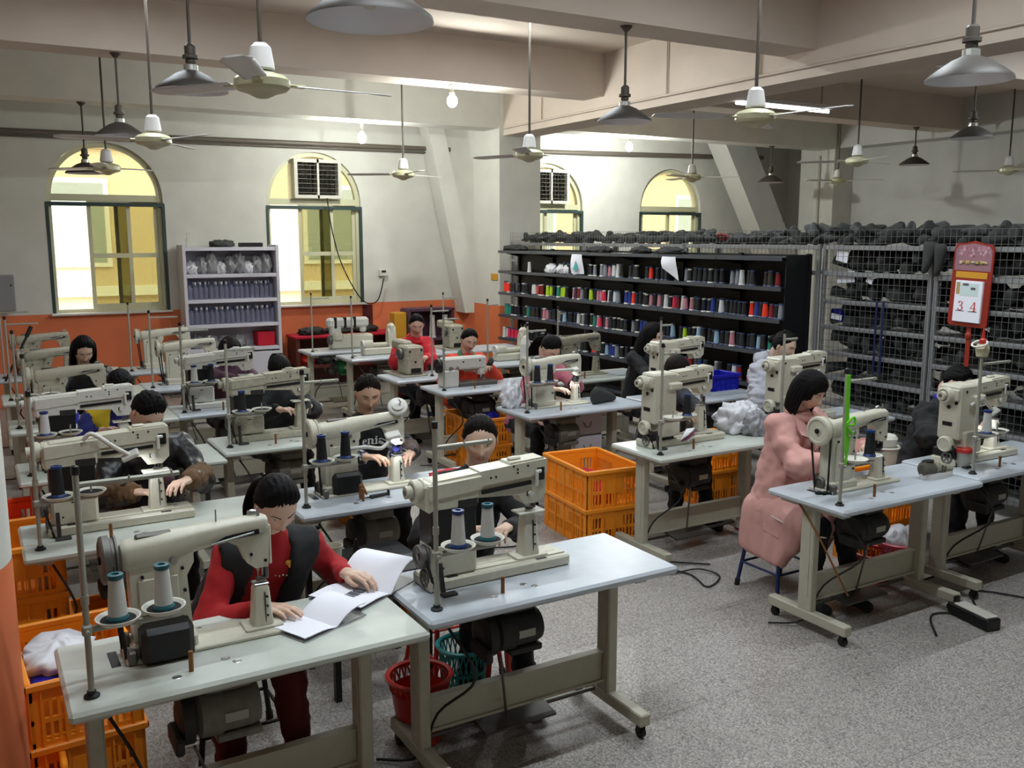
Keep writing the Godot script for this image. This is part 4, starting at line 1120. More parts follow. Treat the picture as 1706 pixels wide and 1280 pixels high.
# c: head centre; all other joints follow from it, the stool and the two wrists
func person(label: String, c: Dictionary) -> Node3D:
	var hc: Vector3 = c.head
	var seat: Vector3 = c.get("seat", Vector3(hc.x, 0.50, hc.z - 0.22))
	var base := Vector3(seat.x, 0, seat.z)
	var o := thing("person", label, "person", base)
	var H := hc - base
	var P := Vector3(0, seat.y + 0.07, 0)
	var yaw: float = c.get("yaw", 0.0)
	var by := Basis(Vector3.UP, yaw)
	var R := by * Vector3(-1, 0, 0)           # the person's right hand side
	var F := by * Vector3(0, 0, 1)
	var male: bool = c.get("male", false)
	var sw: float = (0.175 if male else 0.158) * c.get("wide", 1.0)
	var hb := Basis(Vector3.UP, yaw + c.get("turn", 0.0)) * Basis(Vector3.RIGHT, c.get("pitch", 0.5)) * Basis(Vector3(0, 0, 1), c.get("tilt", 0.0))
	var nk := H + hb * Vector3(0, -0.085, -0.03)
	var N: Vector3 = H + Vector3(0, -0.185, 0) - F * (0.06 + 0.04 * c.get("pitch", 0.5))
	var up: Vector3 = (N - P).normalized()
	var S := [N + R * sw - up * 0.045, N - R * sw - up * 0.045]
	var W := [c.hands[0] - base, c.hands[1] - base]
	var E := []
	for i in 2:
		var out: Vector3 = R * (1.0 if i == 0 else -1.0)
		E.append(elbow(S[i], W[i], 0.285, 0.25, c.get("pole", Vector3(0, -0.8, 0)) + out * 0.75 - F * 0.25))
	var K := [P + R * 0.11 + F * 0.42 + Vector3(0, -0.02, 0), P - R * 0.11 + F * 0.42 + Vector3(0, -0.02, 0)]
	var A := [Vector3(K[0].x, 0.09, K[0].z - 0.02) + R * 0.02, Vector3(K[1].x, 0.09, K[1].z + 0.06) - R * 0.02]
	var cell: float = c.get("cell", 0.018)
	var g: float = c.get("bulk", 0.0)
	var tone: Color = c.get("tone", Color(0.66, 0.45, 0.335))
	# body: one figure under the clothes, head and hands added at finer detail
	var mb := MB.new()
	mb.colored = true
	mb.col = tone
	var bones := [[N - up * 0.02, nk, 0.052, 0.05], [nk, H + hb * Vector3(0, -0.02, -0.02), 0.05, 0.06], [P, N - up * 0.08, 0.085, 0.08], [S[0], S[1], 0.04, 0.04]]
	for i in 2:
		bones.append_array([[S[i], E[i], 0.04, 0.033], [E[i], W[i], 0.033, 0.025], [P + (K[i] - P) * 0.1, K[i], 0.065, 0.045], [K[i], A[i], 0.04, 0.03]])
	sdf(bones, maxf(cell, 0.018), 0.025, [], mb)
	mb.take(head_mb(male), Transform3D(hb, H), tone)
	for i in 2:
		var d: Vector3 = (W[i] - E[i]).normalized()
		var fw: Vector3 = c.get("reach", [d, d])[i]
		fw = (fw * 0.8 + d * 0.5).normalized()
		var side: Vector3 = R if i == 1 else -R           # thumb side
		var yy := fw.cross(side).normalized()
		if yy.y < 0: yy = -yy
		var xx := side - fw * side.dot(fw)
		xx = xx.normalized()
		yy = xx.cross(fw).normalized()
		if yy.y < 0: yy = -yy
		mb.take(hand_mb(c.get("curl", [0.5, 0.5])[i]), Transform3D(Basis(xx, yy, fw), W[i] + fw * 0.01), tone)
	put(o, "body", mb, "skin")
	# clothes
	var T: Array = [[P + R * 0.075, N + R * 0.07 - up * 0.10, 0.118 + g, 0.098 + g], [P - R * 0.075, N - R * 0.07 - up * 0.10, 0.118 + g, 0.098 + g], [P - F * 0.02, N - up * 0.06, 0.10 + g, 0.075 + g], [S[0] + up * 0.004, S[1] + up * 0.004, 0.055 + g, 0.055 + g], [N - up * 0.06, N + up * 0.015, 0.075 + g, 0.058 + g * 0.5]]
	var Sl := []
	for i in 2:
		Sl.append_array([[S[i], E[i], 0.062 + g, 0.052 + g], [E[i], W[i].lerp(E[i], 0.06), 0.052 + g, 0.04 + g * 0.6]])
	var coat: String = c.coat
	var cm := MB.new()
	var fs: Vector3 = c.get("folds", Vector3(1, 1, 1)) * 9.0
	sdf(T + Sl, cell, 0.045, [], cm, c.get("fold", 0.016), fs, int(hc.x * 10))
	put(o, c.get("coat_name", "jacket"), cm, coat)
	if c.has("skirt"):                                     # long coat over the lap, hanging at the back and sides
		var km := MB.new()
		var hem := []
		for q in 6:
			var y := lerpf(P.y, 0.27, q / 5.0)
			for sd in [1.0, -1.0]:
				var sid: Vector3 = R * ((0.115 + 0.010 * q) * sd)
				hem.append([Vector3(P.x, y, P.z) + sid - F * (0.07 + 0.008 * q), Vector3(P.x, y - 0.03 * q / 5.0, P.z) + sid + F * (0.34 - 0.03 * q), 0.085 - 0.010 * q, 0.075 - 0.008 * q])
		hem.append_array([[P + R * 0.09, K[0] - F * 0.06, 0.112, 0.088], [P - R * 0.09, K[1] - F * 0.06, 0.112, 0.088], [P + Vector3(0, 0.08, 0), P, 0.14, 0.14]])
		sdf(hem, cell, 0.05, [], km, 0.012, Vector3(10, 3, 10))
		put(o, "coat_skirt", km, c.skirt)
	if c.get("legs", true):
		var tm := MB.new()
		sdf([[P + R * 0.09, K[0], 0.098, 0.066], [P - R * 0.09, K[1], 0.098, 0.066], [K[0], A[0] + Vector3(0, 0.03, 0), 0.064, 0.056], [K[1], A[1] + Vector3(0, 0.03, 0), 0.064, 0.056], [P + R * 0.08, P - R * 0.08, 0.10, 0.10]], maxf(cell, 0.02), 0.03, [], tm, 0.014, Vector3(14, 14, 14))
		put(o, "trousers", tm, c.get("legs_mat", "dark_trousers"))
		for i in 2:
			var sm := MB.new()
			sdf([[A[i] + Vector3(0, -0.035, -0.03), A[i] + F * 0.13 + Vector3(0, -0.052, 0), 0.042, 0.034], [A[i] + Vector3(0, -0.03, -0.02), A[i] + Vector3(0, 0.10 if c.get("boots", false) else 0.0, 0), 0.045, 0.055]], 0.014, 0.03, [], sm)
			put(o, "shoe", sm, "black_cloth")
	if c.has("vest"):
		var vm := MB.new()
		var tt := []
		for b in T.slice(0, 4): tt.append([b[0], b[1], b[2] + 0.032, b[3] + 0.032])
		tt[3][2] -= 0.012; tt[3][3] -= 0.012
		sdf(tt, cell, 0.045, [[P + F * 0.16 + Vector3(0, 0.05, 0), N + F * 0.10, 0.085, 0.075], [S[0] + R * 0.09, S[0] + R * 0.12, 0.075, 0.075], [S[1] - R * 0.09, S[1] - R * 0.12, 0.075, 0.075]], vm, 0.007, Vector3(9, 9, 9))
		put(o, "vest", vm, c.vest)
	if c.has("oversleeve"):
		for i in 2:
			var om := MB.new()
			sdf([[E[i].lerp(S[i], 0.1), W[i].lerp(E[i], 0.05), 0.064 + g, 0.043 + g]], minf(cell, 0.014), 0.02, [], om, 0.016, Vector3(30, 30, 30), i)
			put(o, "oversleeve", om, c.oversleeve[i])
	if c.has("cuff"):
		for i in 2:
			var d: Vector3 = (W[i] - E[i]).normalized()
			var q: Vector3 = W[i] - d * 0.015
			put(o, "cuff", MB.new().cyl(q - d * 0.075, q, 0.060, 0.063, 18), c.cuff)
	if c.has("collar"):
		put(o, "collar", torus(0.068 + g * 0.5, 0.022, 0.0, Transform3D(Basis(Quaternion(Vector3.UP, (up + F * 0.25).normalized())), N + up * 0.03 + F * 0.012), 1.05), c.collar)
	if c.has("hood"):
		var hm := MB.new()
		sdf([[N - F * 0.10 + R * 0.07 + Vector3(0, 0.05, 0), N - F * 0.10 - R * 0.07 + Vector3(0, 0.05, 0), 0.07, 0.07], [N - F * 0.13, N - F * 0.12 - up * 0.1, 0.07, 0.05]], 0.018, 0.05, [], hm, 0.012, Vector3(20, 20, 20))
		put(o, "hood", hm, c.hood)
	var hm := MB.new()
	hm.take(hair_mb(c.get("hair", "short"), male), Transform3D(hb, H))
	put(o, "hair", hm, c.get("hair_mat", "hair"))
	if c.has("then"): c.then.call(o, {"N": N, "P": P, "F": F, "R": R, "up": up, "T": T + Sl, "S": S, "H": H, "hb": hb})
	return o
# depth of a garment's front at (x, y): walk towards it along -z until the bones are met
func front_of(bones: Array, x: float, y: float) -> float:
	var z := 0.6
	for k in 40:
		var d := 1e9
		for b in bones:
			var ab: Vector3 = b[1] - b[0]
			var p: Vector3 = Vector3(x, y, z) - b[0]
			var t := clampf(p.dot(ab) / ab.length_squared(), 0, 1)
			d = minf(d, (p - ab * t).length() - lerpf(b[2], b[3], t))
		z -= maxf(d - 0.012, 0.0)
		if d < 0.0125: break
	return z

# ---------------------------------------------------------------- containers and stools
func crate(at: Vector3, turn: float, s: Vector3, mt: String, label: String, group := "slotted plastic crates") -> Node3D:
	var o := thing("crate", label, "crate", at, turn, group)
	for k in 4:
		var ln: float = s.x if k % 2 == 0 else s.z
		var sd := put(o, "side", shape("cside%.2f%.2f" % [ln, s.y], func():
			var m := MB.new()
			var h := s.y
			m.b2(Vector3(-ln / 2, 0, -0.005), Vector3(ln / 2, 0.05, 0.005)).b2(Vector3(-ln / 2, h - 0.075, -0.005), Vector3(ln / 2, h - 0.03, 0.005))
			m.b2(Vector3(-ln / 2, h * 0.42, -0.005), Vector3(ln / 2, h * 0.42 + 0.02, 0.005))
			for e in [-1, 1]: m.b2(Vector3(e * ln / 2, 0, -0.006), Vector3(e * (ln / 2 - 0.035), h - 0.03, 0.006))
			m.b2(Vector3(-0.07, h * 0.42, -0.006), Vector3(0.07, h - 0.075, 0.006))
			var n := int(ln / 0.028)
			for i in n:
				var x := -ln / 2 + (i + 0.5) * ln / n
				m.b2(Vector3(x - 0.006, 0.05, -0.004), Vector3(x + 0.006, h - 0.075, 0.004))
			for i in 5:
				var x := -ln / 2 + (i + 0.5) * ln / 5
				m.b2(Vector3(x - 0.004, 0, 0.005), Vector3(x + 0.004, h - 0.03, 0.014))
			return m), mt)
		sd.rotation.y = PI / 2 * k
		sd.position = Basis(Vector3.UP, PI / 2 * k) * Vector3(0, 0, (s.z if k % 2 == 0 else s.x) / 2 - 0.006)
	put(o, "rim", shape("crim%s" % s, func():
		var m := MB.new()
		for e in [-1, 1]:
			m.bb(Vector3(0, s.y - 0.016, e * (s.z / 2 + 0.002)), Vector3(s.x + 0.03, 0.032, 0.024), 0.006)
			m.bb(Vector3(e * (s.x / 2 + 0.002), s.y - 0.016, 0), Vector3(0.024, 0.032, s.z + 0.03), 0.006)
		return m), mt)
	put(o, "crate_floor", shape("cfloor%s" % s, func(): return MB.new().b2(Vector3(-s.x / 2, 0, -s.z / 2), Vector3(s.x / 2, 0.01, s.z / 2))), mt)
	return o
func basket(called: String, at: Vector3, r0: float, r1: float, h: float, mt: String, label: String, cat := "basket", solid := 0.0) -> Node3D:
	var o := thing(called, label, cat, at)
	var n := 26
	put(o, "wall", shape("bwall%.2f%.2f%.2f%.1f" % [r0, r1, h, solid], func():
		var m := MB.new()
		if solid > 0:
			var rs := lerpf(r0, r1, solid)
			m.lathe([Vector2(r0, 0.004), Vector2(rs, h * solid)], 32).lathe([Vector2(rs - 0.006, h * solid), Vector2(r0 - 0.006, 0.004)], 32)
		for i in n:
			for sl in [1.0, -1.0]:
				var a0 := TAU * i / n; var a1: float = a0 + sl * TAU * 2.5 / n * (1 - solid)
				var ra := lerpf(r0, r1, solid)
				var p := Vector3(cos(a0) * ra, h * solid, sin(a0) * ra)
				var am := (a0 + a1) / 2
				var rm := (ra + r1) / 2
				m.tube([p, Vector3(cos(am) * rm, h * (solid + 1) / 2, sin(am) * rm), Vector3(cos(a1) * r1, h, sin(a1) * r1)], 0.0042, 4)
		if solid == 0:
			for q in [0.06, 0.35, 0.65]:
				var rr := lerpf(r0, r1, q)
				m.lathe([Vector2(rr + 0.003, h * q - 0.007), Vector2(rr + 0.004, h * q + 0.007)], 28)
		return m), mt)
	put(o, "rim", shape("brim%.2f%.2f" % [r1, h], func(): return MB.new().lathe([Vector2(r1 - 0.004, h - 0.012), Vector2(r1 + 0.008, h - 0.012), Vector2(r1 + 0.016, h + 0.004), Vector2(r1 + 0.006, h + 0.010), Vector2(r1 - 0.006, h + 0.004), Vector2(r1 - 0.004, h - 0.012)], 32)), mt)
	put(o, "bottom", shape("bbot%.2f" % r0, func(): return MB.new().cyl(Vector3(0, 0, 0), Vector3(0, 0.008, 0), r0, -1, 28)), mt)
	return o
func stool(at: Vector3, mt: String, label: String, h := 0.46) -> void:
	var o := thing("stool", label, "stool", at, 0, "work stools")
	put(o, "seat", shape("seat", func(): return MB.new().bb(Vector3(0, 0, 0), Vector3(0.34, 0.035, 0.30), 0.012)), "black_paint").position.y = h - 0.018
	for sx in [-1, 1]:
		for sz in [-1, 1]:
			var l := put(o, "leg", MB.new().cyl(Vector3(sx * 0.14, h - 0.03, sz * 0.12), Vector3(sx * 0.19, 0.02, sz * 0.17), 0.0125, -1, 10), mt)
			put(l, "rubber_foot", MB.new().cyl(Vector3(sx * 0.188, 0.04, sz * 0.168), Vector3(sx * 0.192, 0, sz * 0.172), 0.017, -1, 10), "black_paint")
	var q := [Vector3(-0.175, 0.16, -0.155), Vector3(0.175, 0.16, -0.155), Vector3(0.175, 0.16, 0.155), Vector3(-0.175, 0.16, 0.155)]
	for i in 4: put(o, "rung", MB.new().cyl(q[i], q[(i + 1) % 4], 0.008, -1, 8), mt)
func lump(r: Vector3, seed_: int, amp := 0.35, k := 22) -> MB:    # crumpled heap
	var m := MB.new()
	grid_skin(m, k, k / 2 + 2, func(d: Vector3):
		var a := noise.get_noise_3dv(d * 2.2 + Vector3(seed_ * 13.0, 0, 0)) + 0.45 * absf(noise.get_noise_3dv(d * 3.6 + Vector3(0, seed_ * 9.0, 0)))
		var p := d * r * (1.0 + amp * a)
		p.y = maxf(p.y, -r.y * 0.62)
		return p + Vector3(0, r.y * 0.62, 0))
	return m
func shoe_mesh(i: int) -> ArrayMesh:
	return shape("shoemesh%d" % i, func():
		var m := MB.new()
		var rings := []
		var pr := [[-0.130, 0.020, 0.030, 0.035], [-0.122, 0.034, 0.052, 0.05], [-0.09, 0.038, 0.058, 0.058], [-0.04, 0.036, 0.05, 0.05], [0.0, 0.038, 0.044, 0.044], [0.05, 0.045, 0.036, 0.037], [0.09, 0.044, 0.029, 0.03], [0.122, 0.032, 0.022, 0.024], [0.136, 0.012, 0.012, 0.018]]
		for q in pr:
			var r := []
			for t in 10:
				var a := TAU * t / 10
				var bend: float = 0.012 * sin(q[0] * (14 + 6 * i)) + 0.02 * (i - 1) * q[0] / 0.13
				var sq: float = (1.0 - 0.28 * i * 0.5)
				r.append(Vector3(cos(a) * q[1] + bend, maxf(0.0, q[3] + sin(a) * q[2]) * sq, q[0]))
			rings.append(r)
		return m.loft(rings))

# ---------------------------------------------------------------- the thread rack, wire rack and what lies on them
func thread_rack() -> void:
	var o := thing("thread_rack", "long black steel rack with boards of thread spools", "rack", Vector3(6.5, 0, -8.8))
	var z0 := -2.66; var z1 := 2.65
	put(o, "back_panel", MB.new().b2(Vector3(0.36, 0.05, z0), Vector3(0.38, 2.04, z1)), "rack_black")
	var dots := MB.new()
	for q in [[-1.2, 1.32], [1.1, 1.58], [1.1, 1.28], [1.2, 0.98]]:
		for i in 22:
			for j in 3: dots.b2(Vector3(0.357, q[1] + j * 0.03, q[0] + i * 0.045), Vector3(0.3605, q[1] + j * 0.03 + 0.01, q[0] + i * 0.045 + 0.018))
	var dp := put(o, "perforation", dots, "dark_steel")
	dp.set_meta("kind", "stuff")
	for i in 7:
		var z := lerpf(z0, z1, i / 6.0)
		put(o, "upright", MB.new().b2(Vector3(0.325, 0, z - 0.02), Vector3(0.36, 2.05, z + 0.02)), "rack_black")
	put(o, "end_panel", MB.new().b2(Vector3(0.04, 0.05, z1), Vector3(0.38, 2.04, z1 + 0.012)), "rack_black")
	for y in [2.02, 1.74, 1.44, 1.125, 0.80, 0.42]:
		for i in 6:
			var a := lerpf(z0, z1, i / 6.0); var b := lerpf(z0, z1, (i + 1) / 6.0)
			var bd := put(o, "shelf_board", MB.new().b2(Vector3(0.0, y - 0.018, a + 0.003), Vector3(0.33, y, b - 0.003)), "rack_black")
			put(bd, "edge_strip", MB.new().b2(Vector3(-0.008, y - 0.034, a + 0.004), Vector3(0.0, y + 0.004, b - 0.004)), "rack_edge", "grey front edge")
			for q in [a + 0.03, b - 0.03]: put(bd, "support", MB.new().prism(pv([0.02, y - 0.02, 0.33, y - 0.02, 0.33, y - 0.09]), -0.002, 0.002, xf(Vector3(0, 0, q))), "rack_black")
	# spools: letters stand for colours, a dot for a gap; from the pillar end to the near end
	var col := {"k": ["black", Color(0.03, 0.03, 0.034)], "g": ["dark grey", Color(0.13, 0.13, 0.135)], "b": ["brown", Color(0.13, 0.085, 0.06)], "l": ["light grey", Color(0.50, 0.51, 0.53)], "w": ["white", Color(0.80, 0.80, 0.80)],
		"o": ["orange", Color(0.92, 0.20, 0.06)], "r": ["crimson", Color(0.50, 0.05, 0.08)], "h": ["hot pink", Color(0.86, 0.14, 0.30)], "p": ["pale pink", Color(0.72, 0.47, 0.51)], "y": ["yellow green", Color(0.66, 0.80, 0.08)],
		"t": ["teal", Color(0.11, 0.50, 0.42)], "n": ["navy", Color(0.045, 0.06, 0.16)], "u": ["blue", Color(0.10, 0.20, 0.52)], "c": ["pale blue", Color(0.56, 0.68, 0.76)], "m": ["mauve", Color(0.22, 0.13, 0.20)], "s": ["olive", Color(0.17, 0.16, 0.10)]}
	for k in col: mat("thread_" + k, col[k][1], 0.72)
	mat("cone", Color(0.23, 0.28, 0.40), 0.5)
	var rows := [[1.74, ".........w..........ggmggl.ggl.llpwws.gbg.go.kkg.k.lggkgggk.llwsg.bsr.", "second"],
		[1.44, "ooobg.kkgk.wwogr.yyk.tyyb.pmrlk.ykpphwgwl.uuonkkgpkpgwkhrwppkknnukwkgkkkoukorkl", "third"],
		[1.125, "tttkkk.bstgsb.mppgg.lkcnkkwglkstphgpgkkgg.lguunrrkknc.gykkcggkckgpkgkgcbtkg", "fourth"],
		[0.80, "wwhhhhr.gkkkgkg.pgpgwg.gsglgk.oogkcuulgg.kkggkkghkgrrghrkug.lb.kwr.hrk.ll", "fifth"]]
	for r in rows:
		var n: int = r[1].length()
		for i in n:
			var ch: String = r[1][i]
			if ch == ".": continue
			var z := -8.8 + lerpf(z0 + 0.06, z1 - 0.06, i / (n - 1.0))
			var deep := 6.5 + 0.06 + 0.04 * (rng.randf())
			spool(Vector3(deep, r[0], z), "thread_" + ch, "cone" if rng.randf() < 0.7 else "tray_white", "%s thread spool on the %s board from the top of the black rack" % [col[ch][0], r[2]], "spools on the thread rack", rng.randf_range(0.92, 1.06))
	# odd things on the rack
	for q in [[-10.25, -0.0], [-10.02, 0.02], [-9.85, 0.01]]:
		tag(put(self, nm("plastic_bag"), lump(Vector3(0.08, 0.075, 0.11), int(q[0] * 9)), "bag"), "crumpled pale plastic bag on the second board of the black rack", "bag", "pale bags on the thread rack").position = Vector3(6.62 + q[1], 1.74, q[0])
	for q in [["pale paper sheet with green print taped under the top board", -9.45, 0.24, 0.0], ["pale paper sheet hanging skewed from the rack's top board", -7.72, 0.25, 0.5]]:
		var p := thing("paper_sheet", q[0], "paper", Vector3(6.485, 2.0, q[1]), 0, "sheets on the thread rack")
		var rw := []
		for i in 6:
			var r := []
			for j in 5: r.append(Vector3(-0.012 - 0.02 * sin(i * 0.6 + j * 0.4), -q[2] * i / 5.0 * (1.0 - q[3] * (1 - j / 4.0)), (j / 4.0 - 0.5) * 0.24 + 0.03 * q[3] * i / 5.0))
			rw.append(r)
		put(p, "sheet", MB.new().sheet(rw), "paper")
		if q[3] == 0: put(p, "print", MB.new().prism(pv([-0.05, -0.19, 0.06, -0.19, 0.0, -0.08]), -0.0465, -0.0445, Transform3D(Basis(Vector3.UP, PI / 2), Vector3(0.0085, 0, 0))), "teal_plastic")
	for q in [[-11.2, 0.3], [-9.2, 0.22], [-8.4, 0.16], [-7.9, 0.2]]:
		tag(put(self, nm("cloth_scrap"), lump(Vector3(0.08, 0.05, q[1]), int(q[0] * 5)), "shoe0"), "dark cloth scraps lying on top of the black thread rack", "cloth", "scraps on the thread rack").position = Vector3(6.62, 2.02, q[0])

func wire_rack() -> void:
	var o := thing("wire_rack", "tall grey steel rack faced with wire mesh and full of dark shoes", "rack", Vector3(6.95, 0, 0))
	var lev := [2.13, 1.89, 1.63, 1.39, 1.15, 0.92, 0.67, 0.42, 0.17]
	var bays := [[-11.85, -10.0], [-9.95, -8.05], [-8.0, -6.12], [-6.05, -4.93], [-4.87, -2.9]]
	for b in bays:
		for z in b:
			for x in [0.0, 0.5]: put(o, "post", MB.new().bb(Vector3(x, 1.07, z), Vector3(0.035, 2.14, 0.035), 0.003), "rack_bar")
		for y in lev:
			if b[1] < -6.1 and y < 1.8: continue
			put(o, "rail", MB.new().bb(Vector3(0, y - 0.02, (b[0] + b[1]) / 2), Vector3(0.03, 0.04, b[1] - b[0] - 0.035), 0.003), "rack_bar")
			put(o, "shelf", MB.new().b2(Vector3(0.02, y - 0.03, b[0]), Vector3(0.5, y - 0.015, b[1])), "rack_bar")
		var w := MB.new()
		var y0 := 0.12 if b[1] > -6.1 else 2.03
		var n := int((b[1] - b[0]) / 0.054)
		for i in n + 1:
			var z := lerpf(b[0], b[1], float(i) / n)
			w.b2(Vector3(-0.024, y0, z - 0.0016), Vector3(-0.021, 2.27, z + 0.0016))
		var y: float = 2.27
		while y > y0:
			w.b2(Vector3(-0.027, y - 0.0016, b[0]), Vector3(-0.024, y + 0.0016, b[1]))
			y -= 0.06
		put(o, "wire_mesh", w, "wire").set_meta("kind", "stuff")
	rng.seed = 77
	var tone := ["dark grey", "mid grey", "near-black", "paler grey"]
	var nth := ["top", "second", "third", "fourth", "fifth", "sixth", "seventh", "eighth", "ninth"]
	for bi in [3, 4]:
		var b: Array = bays[bi]
		var zr := maxf(b[0] + 0.08, -6.0); var ze := minf(b[1], -3.75)
		for li in range(1, lev.size()):
			var n := 11 if bi == 3 else 10
			if li >= 7: n = 8
			for i in n:
				var z := lerpf(zr, ze - 0.05, (i + rng.randf() * 0.5) / n)
				var lay := i % 2
				var tn := rng.randi_range(0, 3)
				var t := tag(put(self, nm("shoe"), shoe_mesh(rng.randi_range(0, 2)), "shoe%d" % tn), "%s shoe upper on the wire rack's %s shelf %s the calendar post" % [tone[tn], nth[li], "left of" if bi == 3 else "right of"], "shoe", "shoes in the wire rack")
				t.rotation = Vector3(rng.randf_range(-0.35, 0.35), rng.randf_range(0.6, 2.5), rng.randf_range(-0.4, 0.4))
				t.position = Vector3(7.1 + rng.randf() * 0.1, lev[li] + 0.004 + lay * 0.075 + rng.randf() * 0.03, z)
				t.scale = Vector3.ONE * rng.randf_range(1.05, 1.3)
	for i in 92:
		var z := lerpf(-11.75, -3.8, i / 91.0)
		var near := z > -6.5
		for k in (2 if near else 1):
			var tn := rng.randi_range(0, 3)
			var t := tag(put(self, nm("shoe"), shoe_mesh(rng.randi_range(0, 2)), "shoe%d" % tn if i != 48 else "shoe_red"), "%s shoe upper heaped on top of the wire rack %s" % [tone[tn], "behind the thread rack" if z < -6.1 else ("left of the hung pair" if z < -4.9 else "above the calendar")] if i != 48 else "single red shoe in the heap on top of the wire rack", "shoe", "shoes heaped on top of the wire rack")
			t.rotation = Vector3(rng.randf_range(-0.5, 0.4), rng.randf_range(0, TAU), rng.randf_range(-0.5, 0.5))
			t.position = Vector3(7.08 + rng.randf() * 0.14, 2.135 + k * 0.07 + rng.randf() * 0.035, z)
			t.scale = Vector3.ONE * rng.randf_range(0.95, 1.2)
	# what lies behind them, past counting
	var heap := MB.new()
	for li in range(0, lev.size()):
		for i in (95 if li > 0 else 120):
			var z := lerpf(-6.0, -3.6, rng.randf()) if li > 0 else lerpf(-11.7, -3.6, rng.randf())
			var b := Basis.from_euler(Vector3(rng.randf_range(-0.4, 0.4), rng.randf() * TAU, rng.randf_range(-0.4, 0.4)))
			var at := Vector3(7.24 + rng.randf() * 0.18, lev[li] + 0.04 + rng.randf() * (0.15 if li > 0 else 0.08), z)
			heap.ell(at, Vector3(0.045, 0.04, 0.12), 8, b)
	tag(put(self, nm("shoe_heap"), heap, "shoe0"), "dark mass of shoes deep inside the wire rack", "shoes", "", "stuff")
	# pair hung over the mesh, cards stuck in the rack
	for k in 2:
		var t := tag(put(self, nm("shoe"), shoe_mesh(k), "shoe1"), "dark shoe of the pair hung outside the wire mesh", "shoe", "pair hung on the wire mesh")
		t.position = Vector3(6.87, 2.04 - 0.02 * k, -4.96 + 0.11 * k); t.rotation = Vector3(PI / 2, 0.2, 0)
	for q in [[6.90, 2.03, -5.86, 0.13, 0.10, 0.2], [6.91, 1.84, -5.82, 0.20, 0.10, -0.1], [6.905, 1.82, -5.55, 0.07, 0.05, 0.4], [6.91, 1.47, -5.9, 0.12, 0.05, 0.1]]:
		tag(put(self, nm("card"), MB.new().box(Vector3.ZERO, Vector3(0.003, q[4], q[3]), Basis(Vector3.RIGHT, q[5])), "paper"), "white card tucked behind the wire mesh beside the thread rack", "card", "cards in the wire rack").position = Vector3(q[0] + 0.06, q[1], q[2])
	tag(put(self, nm("basket"), MB.new().bb(Vector3.ZERO, Vector3(0.2, 0.12, 0.13), 0.01), "blue_plastic"), "small blue box in the wire rack beside the black rack end", "box").position = Vector3(7.15, 1.475, -5.98)
	for q in [["ribbon", "red tasselled ribbon hanging below the wall calendar", "red_board", -4.53, 1.13, 1.5, 0.04], ["strap", "pair of blue straps hanging on the wire mesh left of the calendar", "blue_steel", -5.42, 1.0, 1.65, 0.02]]:
		var t := thing(q[0], q[1], q[0], Vector3(6.915, 0, q[3]))
		put(t, "band", MB.new().bb(Vector3(0, (q[4] + q[5]) / 2, 0), Vector3(0.008, q[5] - q[4], q[6]), 0.002), q[2])
		if q[0] == "strap": put(t, "band", MB.new().bb(Vector3(0, (q[4] + q[5]) / 2, 0.07), Vector3(0.008, q[5] - q[4], q[6]), 0.002), q[2])
		else: put(t, "knot", MB.new().ell(Vector3(-0.005, q[5] - 0.08, 0), Vector3(0.015, 0.035, 0.03), 10), q[2])

